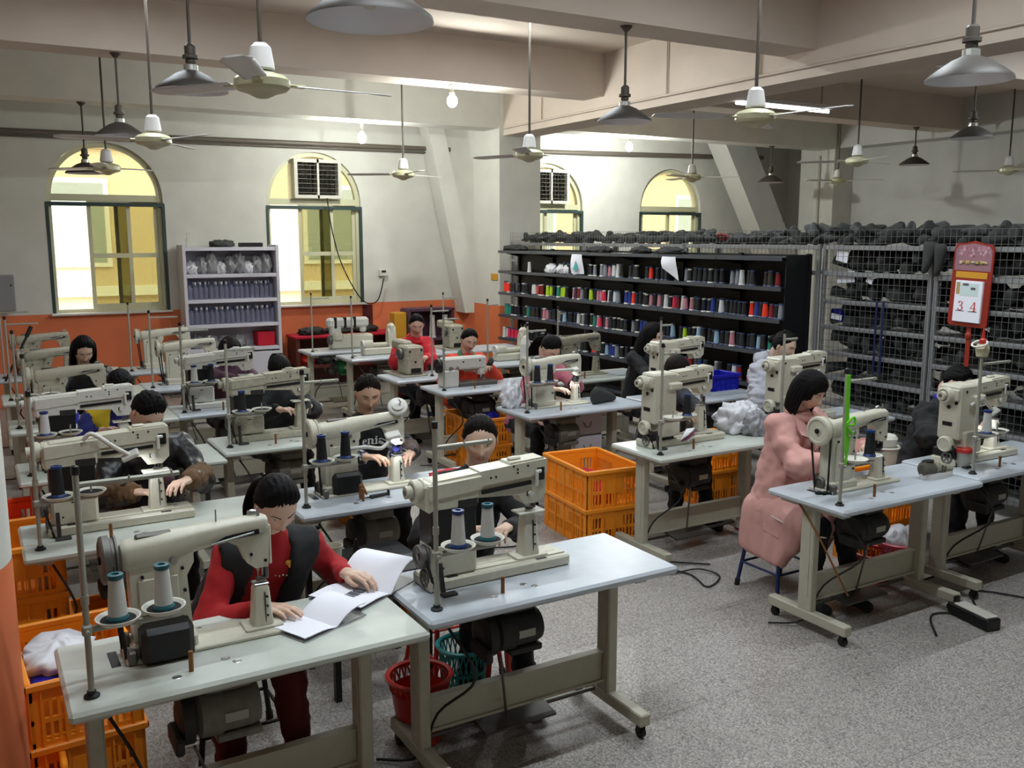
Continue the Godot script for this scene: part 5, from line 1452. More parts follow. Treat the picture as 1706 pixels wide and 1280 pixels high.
func calendar() -> void:
	var b := Basis(Vector3(0, 0, 1), Vector3(0, 1, 0), Vector3(-1, 0, 0))
	var o := thing("wall_calendar", "red backing board calendar with white date pad on wire mesh", "calendar", Vector3(6.905, 1.84, -4.53))
	o.basis = b * Basis(Vector3(0, 0, 1), -0.035)
	put(o, "board", MB.new().prism(pv([-0.17, -0.32, -0.155, -0.345, 0.155, -0.345, 0.17, -0.32, 0.17, 0.26, 0.15, 0.31, 0.08, 0.315, 0.0, 0.335, -0.08, 0.315, -0.15, 0.31, -0.17, 0.26]), 0, 0.012), "red_board")
	var pic := MB.new()
	pic.colored = true
	rng.seed = 5
	pic.col = Color(0.30, 0.15, 0.18)
	pic.prism(pv([-0.155, 0.10, 0.155, 0.10, 0.155, 0.26, 0.13, 0.295, 0.0, 0.315, -0.13, 0.295, -0.155, 0.26]), 0.012, 0.014)
	for i in 60:
		pic.col = Color(0.55, 0.36, 0.40).lerp(Color(0.28, 0.07, 0.10), rng.randf())
		var p := Vector2(rng.randf_range(-0.14, 0.14), rng.randf_range(0.21, 0.285))
		pic.cyl(Vector3(p.x, p.y, 0.0135), Vector3(p.x, p.y, 0.0146 + i * 0.00001), rng.randf_range(0.006, 0.014), -1, 7)
	for i in 26:
		pic.col = [Color(0.55, 0.40, 0.12), Color(0.70, 0.60, 0.42), Color(0.12, 0.14, 0.07)][i % 3]
		var x := rng.randf_range(-0.12, 0.12)
		pic.cyl(Vector3(x, 0.15 + rng.randf() * 0.03, 0.0135), Vector3(x, 0.15 + rng.randf() * 0.03, 0.0148 + i * 0.00001), rng.randf_range(0.008, 0.018), -1, 8)
	put(o, "picture", pic, "print", "printed picture of pink blossom and foliage")
	put(o, "gold_band", MB.new().bb(Vector3(0, 0.065, 0.014), Vector3(0.27, 0.05, 0.006), 0.002), "gold")
	var pad := put(o, "date_pad", MB.new().bb(Vector3(0.0, -0.145, 0.022), Vector3(0.235, 0.33, 0.024), 0.003), "paper")
	var ill := MB.new()
	ill.colored = true
	ill.col = Color(0.60, 0.72, 0.70)
	ill.b2(Vector3(-0.07, -0.10, 0.034), Vector3(0.085, 0.0, 0.0355))
	ill.col = Color(0.42, 0.30, 0.12)
	ill.b2(Vector3(-0.105, -0.09, 0.034), Vector3(-0.075, 0.005, 0.0355))
	ill.col = Color(0.10, 0.10, 0.11)
	ill.b2(Vector3(-0.05, -0.02, 0.035), Vector3(0.0, 0.0, 0.0362)).b2(Vector3(0.02, -0.05, 0.035), Vector3(0.06, -0.03, 0.0362))
	put(pad, "print", ill, "print")
	for q in [["3", -0.055], ["4", 0.055]]:
		var d := letters(q[0], 0.075, "red_plastic")
		pad.add_child(d, true)
		d.name = "date_number"
		d.position = Vector3(q[1], -0.185, 0.0345)
	for q in [-0.055, 0.055]: put(pad, "print", MB.new().b2(Vector3(q - 0.04, -0.225, 0.034), Vector3(q + 0.035, -0.219, 0.0352)), "ink")
func letters(s: String, h: float, mt: String) -> MeshInstance3D:
	var t := TextMesh.new()
	t.text = s
	var f := SystemFont.new()
	f.font_names = PackedStringArray(["Droid Serif"])
	t.font = f
	t.font_size = 32; t.pixel_size = h / 24.0; t.depth = 0.001
	var o := MeshInstance3D.new()
	o.mesh = t
	o.material_override = M[mt]
	return o

func cabinet() -> void:
	var o := thing("bottle_cabinet", "white open shelf cabinet with bottles against the back wall", "cabinet", Vector3(2.57, 0, -13.56))
	var lv := [2.07, 1.70, 1.35, 1.0, 0.66]
	for x in [0.0, 1.28]: put(o, "side_panel", MB.new().bb(Vector3(x, 1.05, 0.19), Vector3(0.045, 2.1, 0.38), 0.004), "cabinet")
	put(o, "back_panel", MB.new().b2(Vector3(0, 0, 0), Vector3(1.28, 2.07, 0.02)), "cabinet")
	for y in lv: put(o, "shelf_board", MB.new().bb(Vector3(0.64, y - 0.025, 0.19), Vector3(1.235, 0.05, 0.37), 0.004), "cabinet")
	for k in 2: put(o, "door", MB.new().bb(Vector3(0.34 + 0.62 * k, 0.31, 0.375), Vector3(0.6, 0.56, 0.018), 0.004), "cabinet")
	rng.seed = 3
	var bt := func(): return MB.new().lathe([Vector2(0, 0), Vector2(0.033, 0), Vector2(0.035, 0.01), Vector2(0.035, 0.15), Vector2(0.02, 0.185), Vector2(0.014, 0.195), Vector2(0.014, 0.215), Vector2(0, 0.215)], 14)
	for r in 2:
		for d in 2:
			for i in 17:
				var b := thing("bottle", "slim bluish bottle with pale cap on the %s bottle shelf, %s row" % [["upper", "lower"][r], ["front", "rear"][d]], "bottle", Vector3(2.57 + 0.07 + i * 0.0705 + rng.randf() * 0.01, lv[2 + r], -13.29 - 0.09 * d), 0, "bottles in the white cabinet")
				put(b, "glass", shape("bottle", bt), "bottle")
				put(b, "cap", shape("bcap", func(): return MB.new().cyl(Vector3(0, 0.205, 0), Vector3(0, 0.24, 0), 0.016, -1, 10)), "spool_blue" if (i + d) % 4 == 0 else "cabinet")
	for i in 9:
		tag(put(self, nm("plastic_bag"), lump(Vector3(0.09, 0.10 + 0.04 * (i % 3), 0.12), i), "bag_grey" if i % 3 else "bag"), "crumpled plastic bag stuffed in the white cabinet's top shelf", "bag", "bags in the white cabinet").position = Vector3(2.70 + i * 0.128, lv[1], -13.38)
	for i in 4:
		tag(put(self, nm("plastic_bag"), lump(Vector3(0.11, 0.10, 0.12), i + 20), "bag_grey"), "grey plastic bag on the white cabinet's lowest open shelf", "bag", "bags in the white cabinet").position = Vector3(2.72 + i * 0.19, lv[4], -13.38)
	tag(put(self, nm("box"), MB.new().bb(Vector3(0, 0.1, 0), Vector3(0.25, 0.2, 0.25), 0.01), "red_cloth"), "magenta box on the white cabinet's lowest open shelf", "box").position = Vector3(3.66, lv[4], -13.36)
	tag(put(self, nm("box"), MB.new().bb(Vector3(0, 0.03, 0), Vector3(0.30, 0.06, 0.2), 0.005), "dark_steel"), "flat dark box lying on top of the white cabinet", "box").position = Vector3(3.52, 2.07, -13.35)
	tag(put(self, nm("cloth_bundle"), lump(Vector3(0.17, 0.06, 0.12), 41), "shoe3"), "grey folded bundle on top of the white cabinet", "cloth").position = Vector3(3.12, 2.07, -13.35)
	tag(put(self, nm("bottle"), MB.new().lathe([Vector2(0, 0), Vector2(0.03, 0), Vector2(0.03, 0.1), Vector2(0.01, 0.14), Vector2(0.012, 0.2), Vector2(0, 0.2)], 12), "jar"), "single clear bottle standing on top of the white cabinet", "bottle").position = Vector3(2.66, 2.07, -13.35)
	# low wooden stand right of it
	var w := thing("wooden_stand", "red brown wooden stand with red cover by the back wall", "stand", Vector3(4.05, 0, -13.4))
	put(w, "frame", MB.new().b2(Vector3(0, 0, -0.1), Vector3(0.06, 0.74, 0.3)).b2(Vector3(1.5, 0, -0.1), Vector3(1.56, 0.74, 0.3)).b2(Vector3(0, 0.3, -0.1), Vector3(1.56, 0.34, 0.3)).b2(Vector3(0, 0, -0.12), Vector3(1.56, 0.74, -0.1)), "wood_red")
	put(w, "cover", MB.new().bb(Vector3(0.78, 0.76, 0.1), Vector3(1.6, 0.04, 0.46), 0.008), "red_cloth")
	for i in 5:
		tag(put(self, nm("cloth_bundle"), lump(Vector3(0.12, 0.08, 0.12), i + 60), ["red_plastic", "shoe2", "bag_grey", "shoe0", "shoe3"][i]), ["red bundle", "black bundle", "grey bundle", "dark bundle", "olive bundle"][i] + " on the middle board of the red brown stand", "cloth").position = Vector3(4.25 + i * 0.27, 0.34, -13.28)
	for i in 3:
		tag(put(self, nm("cloth_bundle"), lump(Vector3(0.2, 0.07, 0.12), i + 70), "shoe%d" % i), ["dark cloth roll on red cover beside the white cabinet", "dark cloth roll in the middle of the red cover", "dark cloth roll at the far end of the red cover"][i], "cloth").position = Vector3(4.35 + i * 0.42, 0.78, -13.28)
	# dark case of white cones by the pillar
	var d := thing("cone_case", "dark purple open case holding white cones beside the pillar", "case", Vector3(6.1, 0.0, -13.1))
	put(d, "body", MB.new().b2(Vector3(-0.3, 0.62, -0.2), Vector3(0.45, 0.66, 0.15)).b2(Vector3(-0.3, 0.62, -0.2), Vector3(0.45, 1.1, -0.16)).b2(Vector3(-0.3, 1.08, -0.2), Vector3(0.45, 1.12, 0.15)).b2(Vector3(0.41, 0.62, -0.2), Vector3(0.45, 1.1, 0.15)).b2(Vector3(-0.32, 0.62, -0.2), Vector3(-0.29, 1.1, 0.15)), "purple_cloth")
	put(d, "leg", MB.new().b2(Vector3(-0.3, 0, -0.2), Vector3(0.45, 0.62, 0.1)), "rack_black")
	for i in 3:
		var s := spool(Vector3(5.98 + i * 0.22, 0.66, -13.02), "thread_white", "thread_white", "large white cone standing in the dark purple case", "cones in the dark case", 2.3)
		s.scale = Vector3(1.7, 2.4, 1.7)
	tag(put(self, nm("box"), MB.new().bb(Vector3(0, 0.2, 0), Vector3(0.2, 0.42, 0.2), 0.01), "gold"), "yellow and black bin standing left of the dark purple case", "box").position = Vector3(5.66, 0.66, -13.1)
	tag(put(self, nm("side_table"), MB.new().bb(Vector3(0, 0.63, 0), Vector3(0.3, 0.04, 0.4), 0.006).b2(Vector3(-0.13, 0, -0.18), Vector3(-0.1, 0.62, -0.15)).b2(Vector3(0.1, 0, -0.18), Vector3(0.13, 0.62, -0.15)).b2(Vector3(-0.13, 0, 0.15), Vector3(-0.1, 0.62, 0.18)).b2(Vector3(0.1, 0, 0.15), Vector3(0.13, 0.62, 0.18)), "wood_red"), "small red brown table carrying the yellow bin", "table").position = Vector3(5.64, 0, -13.1)
	# switch boxes and cable on the wall
	var sb := thing("switch_box", "white switch box with cable on the wall right of the vented window", "switch", Vector3(5.62, 1.66, -13.56))
	put(sb, "case", MB.new().bb(Vector3(0, 0, 0), Vector3(0.13, 0.11, 0.06), 0.008), "cream_white")
	put(sb, "switch", MB.new().bb(Vector3(0, 0.02, 0.035), Vector3(0.07, 0.03, 0.012), 0.003), "black_paint")
	var cb := thing("cable", "dark cable drooping from the window vent to the switch box", "cable", Vector3(4.72, 2.78, -13.48))
	put(cb, "cord", MB.new().tube(spline([Vector3(0, 0, 0), Vector3(0.05, -0.45, 0.02), Vector3(0.2, -1.0, 0.02), Vector3(0.5, -1.52, 0.02), Vector3(0.75, -1.55, 0.02), Vector3(0.88, -1.2, 0.0)], 8), 0.009), "cable")
	var rp := thing("red_banner", "narrow dark red strip painted or hung on the orange wall", "strip", Vector3(5.35, 0.55, -13.59))
	put(rp, "band", MB.new().b2(Vector3(-0.07, 0, 0), Vector3(0.09, 0.62, 0.008)), "red_trousers")
	var ws := thing("wall_box", "small brass plate on the big pillar", "plate", Vector3(6.795, 1.62, -12.1))
	put(ws, "case", MB.new().bb(Vector3(0, 0, 0), Vector3(0.012, 0.1, 0.2), 0.003), "gold")
	var eb := thing("meter_box", "grey meter box on the back wall left of the first window", "box", Vector3(0.42, 1.3, -13.5))
	put(eb, "case", MB.new().bb(Vector3(0, 0.2, 0), Vector3(0.2, 0.46, 0.18), 0.01), "bag_grey")
	put(eb, "latch", MB.new().cyl(Vector3(0.06, 0.3, 0.08), Vector3(0.06, 0.3, 0.1), 0.012), "black_paint")

# ---------------------------------------------------------------- the work places
# [table corner x, front z, top, motor, machine kind, machine material, whose place, stand options, spools]
var TW := ["thread_white", "spool_blue"]
var TE := ["thread_white", "spool_teal"]
var TK := ["thread_black", "spool_blue"]
func places() -> Dictionary:
	return {
		"A1": [0.16, -2.90, "green_top", "motor", "old", "cream", "the woman in red sweater", {"gdrop": -0.02 + 0.06, "guide": 0.30}, [TE, TE]],
		"B1": [1.39, -2.97, "white_top", "motor_dark", "box", "cream", "the frontal woman in black", {"guide": 0.25, "gdrop": 0.082}, [TW, TE]],
		"A2": [0.12, -4.52, "green_top", "motor", "box", "cream", "the worker in brown oversleeves", {"guide": 0.0}, [TK, null]],
		"B2": [1.39, -4.50, "white_top", "motor", "old", "cream", "the man in checked oversleeve", {"guide": 0.20}, [TK, TK]],
		"A3": [0.17, -5.98, "green_top", "motor", "box", "cream_white", "the stooping worker in blue and yellow", {"guide": 0.0}, [TW, null]],
		"B3": [1.39, -6.15, "green_top", "motor", "box", "cream_old", "the stooping worker in black", {"guide": 0.20}, [TK, null]],
		"A4": [0.18, -7.60, "green_top", "motor", "old", "cream", "the long-haired woman in leather", {"guide": 0.0}, []],
		"B4": [1.38, -7.63, "white_top", "motor", "box", "cream_white", "the worker in purple", {"guide": 0.22}, [TW, TK]],
		"A5": [0.18, -9.00, "green_top", "motor", "old", "cream_old", "the vacant seat behind the long-haired woman", {"ty": 0.0}, []],
		"B5": [1.38, -9.10, "white_top", "motor", "old", "cream", "the vacant seat behind the worker in purple", {"ty": 0.0}, []],
		"A6": [0.18, -10.5, "white_top", "motor", "old", "cream_old", "the vacant seat nearest the meter box", {"ty": 0.0}, []],
		"B6": [1.38, -10.4, "white_top", "motor", "old", "cream", "the vacant seat nearest the bottle cabinet", {"ty": 0.0, "guide": 0.0}, []],
		"C1": [3.87, -3.15, "white_top", "motor_dark", "old", "cream", "the woman in pink coat", {"guide": 0.24, "pad": false}, [null, TK]],
		"D1": [5.11, -3.20, "white_top", "motor_dark", "tall", "cream", "the man with blue collar", {"guide": 0.3}, [TW, null]],
		"C2": [3.79, -4.55, "green_top", "motor_dark", "tall", "cream", "the worker hidden by the tall machine", {"guide": 0.12, "pad": false}, [null, TK]],
		"D2": [5.14, -4.72, "white_top", "motor", "tall", "cream", "the woman in white puffer", {"guide": 0.14, "ty": 0.0}, []],
		"C3": [3.80, -6.20, "white_top", "motor", "old", "cream", "the woman in pink knit", {"guide": 0.18}, [TK, TK]],
		"D3": [5.06, -6.05, "white_top", "motor", "tall", "cream", "the worker beside the blue basket", {"guide": 0.13, "ty": 0.0}, []],
		"C4": [3.71, -7.55, "white_top", "motor_dark", "small", "cream_white", "the woman in orange", {"guide": 0.16, "ty": 0.0}, []],
		"D4": [4.98, -7.55, "green_top", "motor", "old", "cream_old", "the vacant seat before the thread rack", {"guide": 0.1, "ty": 0.0}, []],
		"C5": [3.63, -8.45, "white_top", "motor_dark", "block", "cream_old", "the woman in red jacket", {"ty": 0.0, "guide": 0.2, "dx": 0.46}, []],
		"D5": [4.95, -8.95, "white_top", "motor", "cylinder", "cream", "the vacant seat beside the woman in orange", {"ty": 0.0, "guide": 0.14}, []],
		"C6": [3.82, -10.24, "white_top", "motor", "cylinder", "cream", "the vacant seat behind the red jacket", {"ty": 0.0, "guide": 0.0}, []],
		"D6": [5.06, -10.3, "white_top", "motor", "block", "cream_old", "the vacant seat nearest the pillar", {"ty": 0.0, "guide": 0.2}, []],
		"C7": [3.60, -11.05, "white_top", "motor_green", "flat", "cream", "the vacant seat with green motor", {"ty": 0.0, "guide": 0.24}, []],
	}
func stations() -> void:
	var P := places()
	for k in P:
		var q: Array = P[k]
		sewing_table(Vector3(q[0], 0, q[1]), q[2], "pale topped sewing table of " + q[6], q[3])
		var mx: float = q[0] + {"old": 0.20, "box": 0.13, "tall": 0.13, "small": 0.12, "block": 0.14, "cylinder": 0.30, "flat": 0.35}[q[4]]
		machine(q[4], Vector3(mx, TT, q[1] - 0.34), ({"old": "cream round-armed sewing machine", "box": "cream box-armed sewing machine", "tall": "tall cream sewing machine", "small": "low white sewing machine", "block": "blocky cream sewing machine", "cylinder": "low cylinder-bed sewing machine", "flat": "white strapped sewing machine"}[q[4]]) + " of " + q[6], q[5], {"disc": k == "B2", "wheel": "dull_steel" if k in ["A1"] else q[5]})
		var so: Dictionary = q[7]
		thread_stand(Vector3(q[0] + so.get("dx", 0.075), TT, q[1] - (0.10 if k in ["A1", "B1", "C1", "D1", "C2", "A2"] else 0.16)), "slim metal thread stand on the table of " + q[6], q[6], q[8], so)
		if k[1] < "5":
			put(get_node(names_last("sewing_table")), "thread_pin", shape("tpin", func(): return MB.new().cyl(Vector3(0.38, 0.78, -0.12), Vector3(0.38, 0.85, -0.12), 0.008, -1, 8)), "brown_wood")
func names_last(s: String) -> String:
	var k: int = names[s] - 1
	return s if k == 0 else "%s_%03d" % [s, k]
func sit(key: String, label: String, c: Dictionary) -> void:
	var q: Array = places()[key]
	var nx: float = q[0] + 0.63
	var nz: float = q[1] - 0.36
	if not c.has("hands"): c.hands = [Vector3(nx - 0.13, 0.95, nz - 0.12), Vector3(nx + 0.11, 0.96, nz - 0.10)]
	if not c.has("reach"): c.reach = [Vector3(0.75, 0, 0.6), Vector3(-0.75, 0, 0.6)]
	person(label, c)
	if c.has("work"):
		var s := tag(put(self, nm("shoe_upper"), shoe_mesh(1), c.work), "dark shoe upper on the machine post before " + q[6], "shoe", "shoe uppers being sewn")
		s.position = Vector3(nx + 0.065, 0.93, nz - 0.05); s.rotation = Vector3(0.5, 2.7, 0.2); s.scale = Vector3.ONE * 0.78
func people() -> void:
	sit("B1", "person in black top with tied-back hair facing the camera over a cream machine", {"head": Vector3(2.03, 1.258, -3.76), "pitch": 0.26, "turn": -0.42, "hair": "bun", "hair_mat": "hair_brown", "coat": "black_cloth", "cell": 0.014, "boots": true, "seat": Vector3(2.0, 0.46, -3.98),
		"hands": [Vector3(1.80, 0.92, -3.52), Vector3(2.03, 0.90, -3.50)]})
	stool(Vector3(2.0, 0, -4.0), "red_plastic", "stool under the frontal woman in black, with red legs")
	sit("A1", "person in red sweater and black vest reading a booklet at the table", {"head": Vector3(0.98, 1.17, -3.50), "pitch": 0.72, "turn": 0.05, "hair": "tail", "hair_mat": "hair", "coat": "red_knit", "coat_name": "sweater", "vest": "black_cloth", "legs_mat": "red_trousers", "fold": 0.009, "cell": 0.013, "seat": Vector3(0.86, 0.46, -3.82),
		"hands": [Vector3(0.86, 0.815, -3.36), Vector3(1.25, 0.83, -3.50)], "reach": [Vector3(0.45, -0.05, 0.9), Vector3(0.7, -0.05, 0.6)], "curl": [0.15, 0.4],
		"then": func(o, j):
			for i in 9:
				var x: float = (i - 4) * 0.014 + 0.01
				var y: float = j.N.y - 0.13 + 0.004 * (i % 2)
				var m := put(o, "embroidery", MB.new().ell(Vector3.ZERO, Vector3(0.004, 0.004, 0.002), 6), "cream_white")
				m.position = Vector3(x + j.N.x, y, front_of(j.T, x + j.N.x, y) + 0.002)
			var hx: float = j.N.x + 0.05; var hy: float = j.N.y - 0.08
			var h := put(o, "heart_patch", MB.new().ell(Vector3(-0.008, 0.006, 0), Vector3(0.011, 0.011, 0.003), 8).ell(Vector3(0.008, 0.006, 0), Vector3(0.011, 0.011, 0.003), 8).ell(Vector3(0, -0.006, 0), Vector3(0.009, 0.012, 0.003), 8), "gold")
			h.position = Vector3(hx, hy, front_of(j.T, hx, hy) + 0.002)})
	stool(Vector3(0.86, 0, -3.84), "black_paint", "black stool under the woman in red sweater")
	sit("A2", "person in leather jacket and brown oversleeves bowed behind a cream machine", {"head": Vector3(0.79, 1.27, -5.24), "pitch": 0.85, "turn": 0.35, "male": true, "coat": "leather", "oversleeve": ["brown_sleeve", "brown_sleeve"], "cell": 0.015, "bulk": 0.008, "fold": 0.02,
		"hands": [Vector3(0.66, 0.90, -4.98), Vector3(0.92, 0.95, -4.90)], "work": "purple_cloth"})
	sit("B2", "person with short hair, printed black shirt and checked oversleeve", {"head": Vector3(2.09, 1.245, -5.33), "pitch": 0.38, "turn": -0.2, "male": true, "hair_mat": "hair_brown", "coat": "black_cloth", "coat_name": "shirt", "oversleeve": ["checked", "print_cloth"], "cell": 0.014, "work": "navy", "tone": Color(0.55, 0.34, 0.23),
		"hands": [Vector3(1.90, 0.94, -4.96), Vector3(2.20, 0.93, -4.94)],
		"then": func(o, j):
			var t := TextMesh.new()
			t.text = "o enia"
			var f := SystemFont.new()
			f.font_names = PackedStringArray(["Droid Serif"]); f.font_weight = 700
			t.font = f; t.font_size = 32; t.pixel_size = 0.0021; t.depth = 0.0
			var a := t.get_mesh_arrays()
			var v: PackedVector3Array = a[Mesh.ARRAY_VERTEX]
			for i in v.size():
				var x: float = v[i].x + j.N.x - 0.01; var y: float = v[i].y + j.N.y - 0.115
				v[i] = Vector3(x, y, front_of(j.T, x, y) + 0.016)
			a[Mesh.ARRAY_VERTEX] = v
			var m := ArrayMesh.new()
			m.add_surface_from_arrays(Mesh.PRIMITIVE_TRIANGLES, a)
			put(o, "shirt_lettering", m, "thread_white")})
	sit("A3", "person in blue and yellow jacket bent low behind a white machine", {"head": Vector3(0.83, 1.22, -6.62), "pitch": 1.15, "turn": 0.1, "male": true, "coat": "navy", "vest": "yellow_cloth", "cell": 0.02, "work": "black_cloth"})
	sit("A4", "person with long hair and leather jacket before the orange wall", {"head": Vector3(0.79, 1.28, -8.38), "pitch": 0.6, "turn": 0.05, "hair": "long", "coat": "leather", "cell": 0.02, "bulk": 0.01, "work": "black_cloth"})
	sit("B3", "person in black jacket bent over, head down, purple hood behind", {"head": Vector3(2.02, 1.20, -6.98), "pitch": 1.05, "turn": -0.2, "coat": "black_cloth", "hood": "purple_cloth", "cell": 0.019, "bulk": 0.012, "work": "shoe3", "hair": "tail"})
	sit("B4", "person in purple sleeves with brown hair behind a white machine", {"head": Vector3(1.98, 1.21, -8.36), "pitch": 0.9, "turn": -0.3, "hair": "bob", "hair_mat": "hair_brown", "coat": "purple_cloth", "cell": 0.02, "hands": [Vector3(1.98, 0.99, -7.82), Vector3(2.16, 0.98, -7.98)]})
	sit("C5", "person in red jacket seated before the orange wall", {"head": Vector3(4.20, 1.26, -9.22), "pitch": 0.42, "turn": -0.32, "hair": "bun", "coat": "red_jacket", "cell": 0.018, "bulk": 0.014, "collar": "red_jacket", "legs_mat": "jeans", "hands": [Vector3(3.93, 0.93, -8.88), Vector3(4.15, 0.94, -8.88)], "tone": Color(0.56, 0.36, 0.27)})
	stool(Vector3(4.2, 0, -9.44), "blue_steel", "stool under the woman in red jacket")
	sit("C4", "person in orange jacket with teal scarf and cream lapel", {"head": Vector3(4.32, 1.18, -8.22), "pitch": 0.42, "turn": -0.15, "tilt": -0.1, "hair": "bun", "coat": "orange_jacket", "cell": 0.018, "bulk": 0.012, "collar": "teal_scarf", "work": "shoe0", "hands": [Vector3(4.12, 0.92, -7.98), Vector3(4.42, 0.92, -7.96)], "tone": Color(0.58, 0.37, 0.28),
		"then": func(o, j):
			for s in [-1.0, 1.0]:
				var pts := []
				for i in 5:
					var x: float = j.N.x + s * (0.055 - 0.006 * i); var y: float = j.N.y + 0.01 - 0.035 * i
					pts.append(Vector3(x, y, front_of(j.T, x, y) + 0.004))
				put(o, "lapel", MB.new().tube(pts, 0.016, 6, 0.010), "cream_cloth" if s > 0 else "teal_scarf")})
	sit("C3", "person in pink knit bent behind a round-armed machine with black spools", {"head": Vector3(4.50, 1.22, -6.98), "pitch": 0.9, "turn": 0.1, "hair": "tail", "coat": "pink_knit", "cell": 0.018, "work": "black_cloth", "seat": Vector3(4.32, 0.46, -7.14), "hands": [Vector3(4.30, 0.90, -6.66), Vector3(4.56, 0.95, -6.64)]})
	sit("C2", "person in dark clothes mostly hidden by a tall machine with plastic bag", {"head": Vector3(4.62, 1.20, -5.40), "pitch": 0.85, "turn": 0.0, "coat": "grey_cloth", "cell": 0.02, "work": "black_cloth", "hair_mat": "hair_brown", "hair": "fringe"})
	sit("D3", "person with dark hair sitting before the thread rack, blue basket beside", {"head": Vector3(5.62, 1.28, -6.92), "pitch": 0.45, "turn": 0.5, "hair": "long", "coat": "black_cloth", "cell": 0.02})
	sit("D2", "person in white puffer jacket with hair tied back", {"head": Vector3(5.79, 1.32, -5.42), "pitch": 0.45, "turn": 0.25, "hair": "bun", "coat": "puffer", "cell": 0.017, "bulk": 0.035, "hood": "puffer", "fold": 0.03, "folds": Vector3(0.7, 2.6, 0.7), "collar": "puffer", "tone": Color(0.62, 0.42, 0.32)})
	sit("C1", "person in pink coat with chin-length dark hair seated at a round-armed machine", {"head": Vector3(4.40, 1.275, -3.90), "pitch": 0.5, "turn": 0.1, "hair": "bob", "coat": "pink_coat", "coat_name": "coat", "skirt": "pink_coat", "cell": 0.015, "bulk": 0.017, "cuff": "pink_coat", "collar": "pink_coat", "seat": Vector3(4.32, 0.46, -4.03), "hands": [Vector3(4.36, 0.93, -3.60), Vector3(4.60, 0.95, -3.62)], "work": "black_cloth", "fold": 0.02,
		"then": func(o, j):
			for s in [-1.0, 1.0]:
				var rows := []
				for i in 7:
					var t := i / 6.0
					var r := []
					for k in 4:
						var x: float = j.N.x + s * (0.045 - 0.035 * t + (0.095 * (1.0 - absf(t - 0.35) * 1.3)) * k / 3.0)
						var y: float = j.N.y + 0.02 - 0.24 * t + 0.02 * k / 3.0
						r.append(Vector3(x, y, front_of(j.T, x, y) + 0.006 + 0.008 * k / 3.0))
					rows.append(r)
				put(o, "lapel", MB.new().sheet(rows, 0.012), "pink_coat")
			for i in 3:
				var y: float = j.N.y - 0.24 - 0.09 * i
				put(o, "button", MB.new().ell(Vector3(j.N.x + 0.03, y, front_of(j.T, j.N.x + 0.03, y) + 0.004), Vector3(0.014, 0.014, 0.006), 10), "pink_plastic")
			put(o, "pocket_flap", MB.new().bb(Vector3.ZERO, Vector3(0.012, 0.05, 0.14), 0.004, Basis(Vector3.RIGHT, 0.15)), "pink_coat").position = j.P + Vector3(-0.199, -0.10, 0.14)})
	stool(Vector3(4.30, 0, -3.98), "blue_steel", "blue legged stool under the woman in pink coat")
	sit("D1", "person in black jacket with blue collar behind a tall cream machine", {"head": Vector3(5.98, 1.19, -3.98), "pitch": 0.55, "turn": 0.15, "male": true, "coat": "black_cloth", "collar": "blue_collar", "cell": 0.016, "bulk": 0.022, "fold": 0.024, "seat": Vector3(5.82, 0.46, -4.12)})

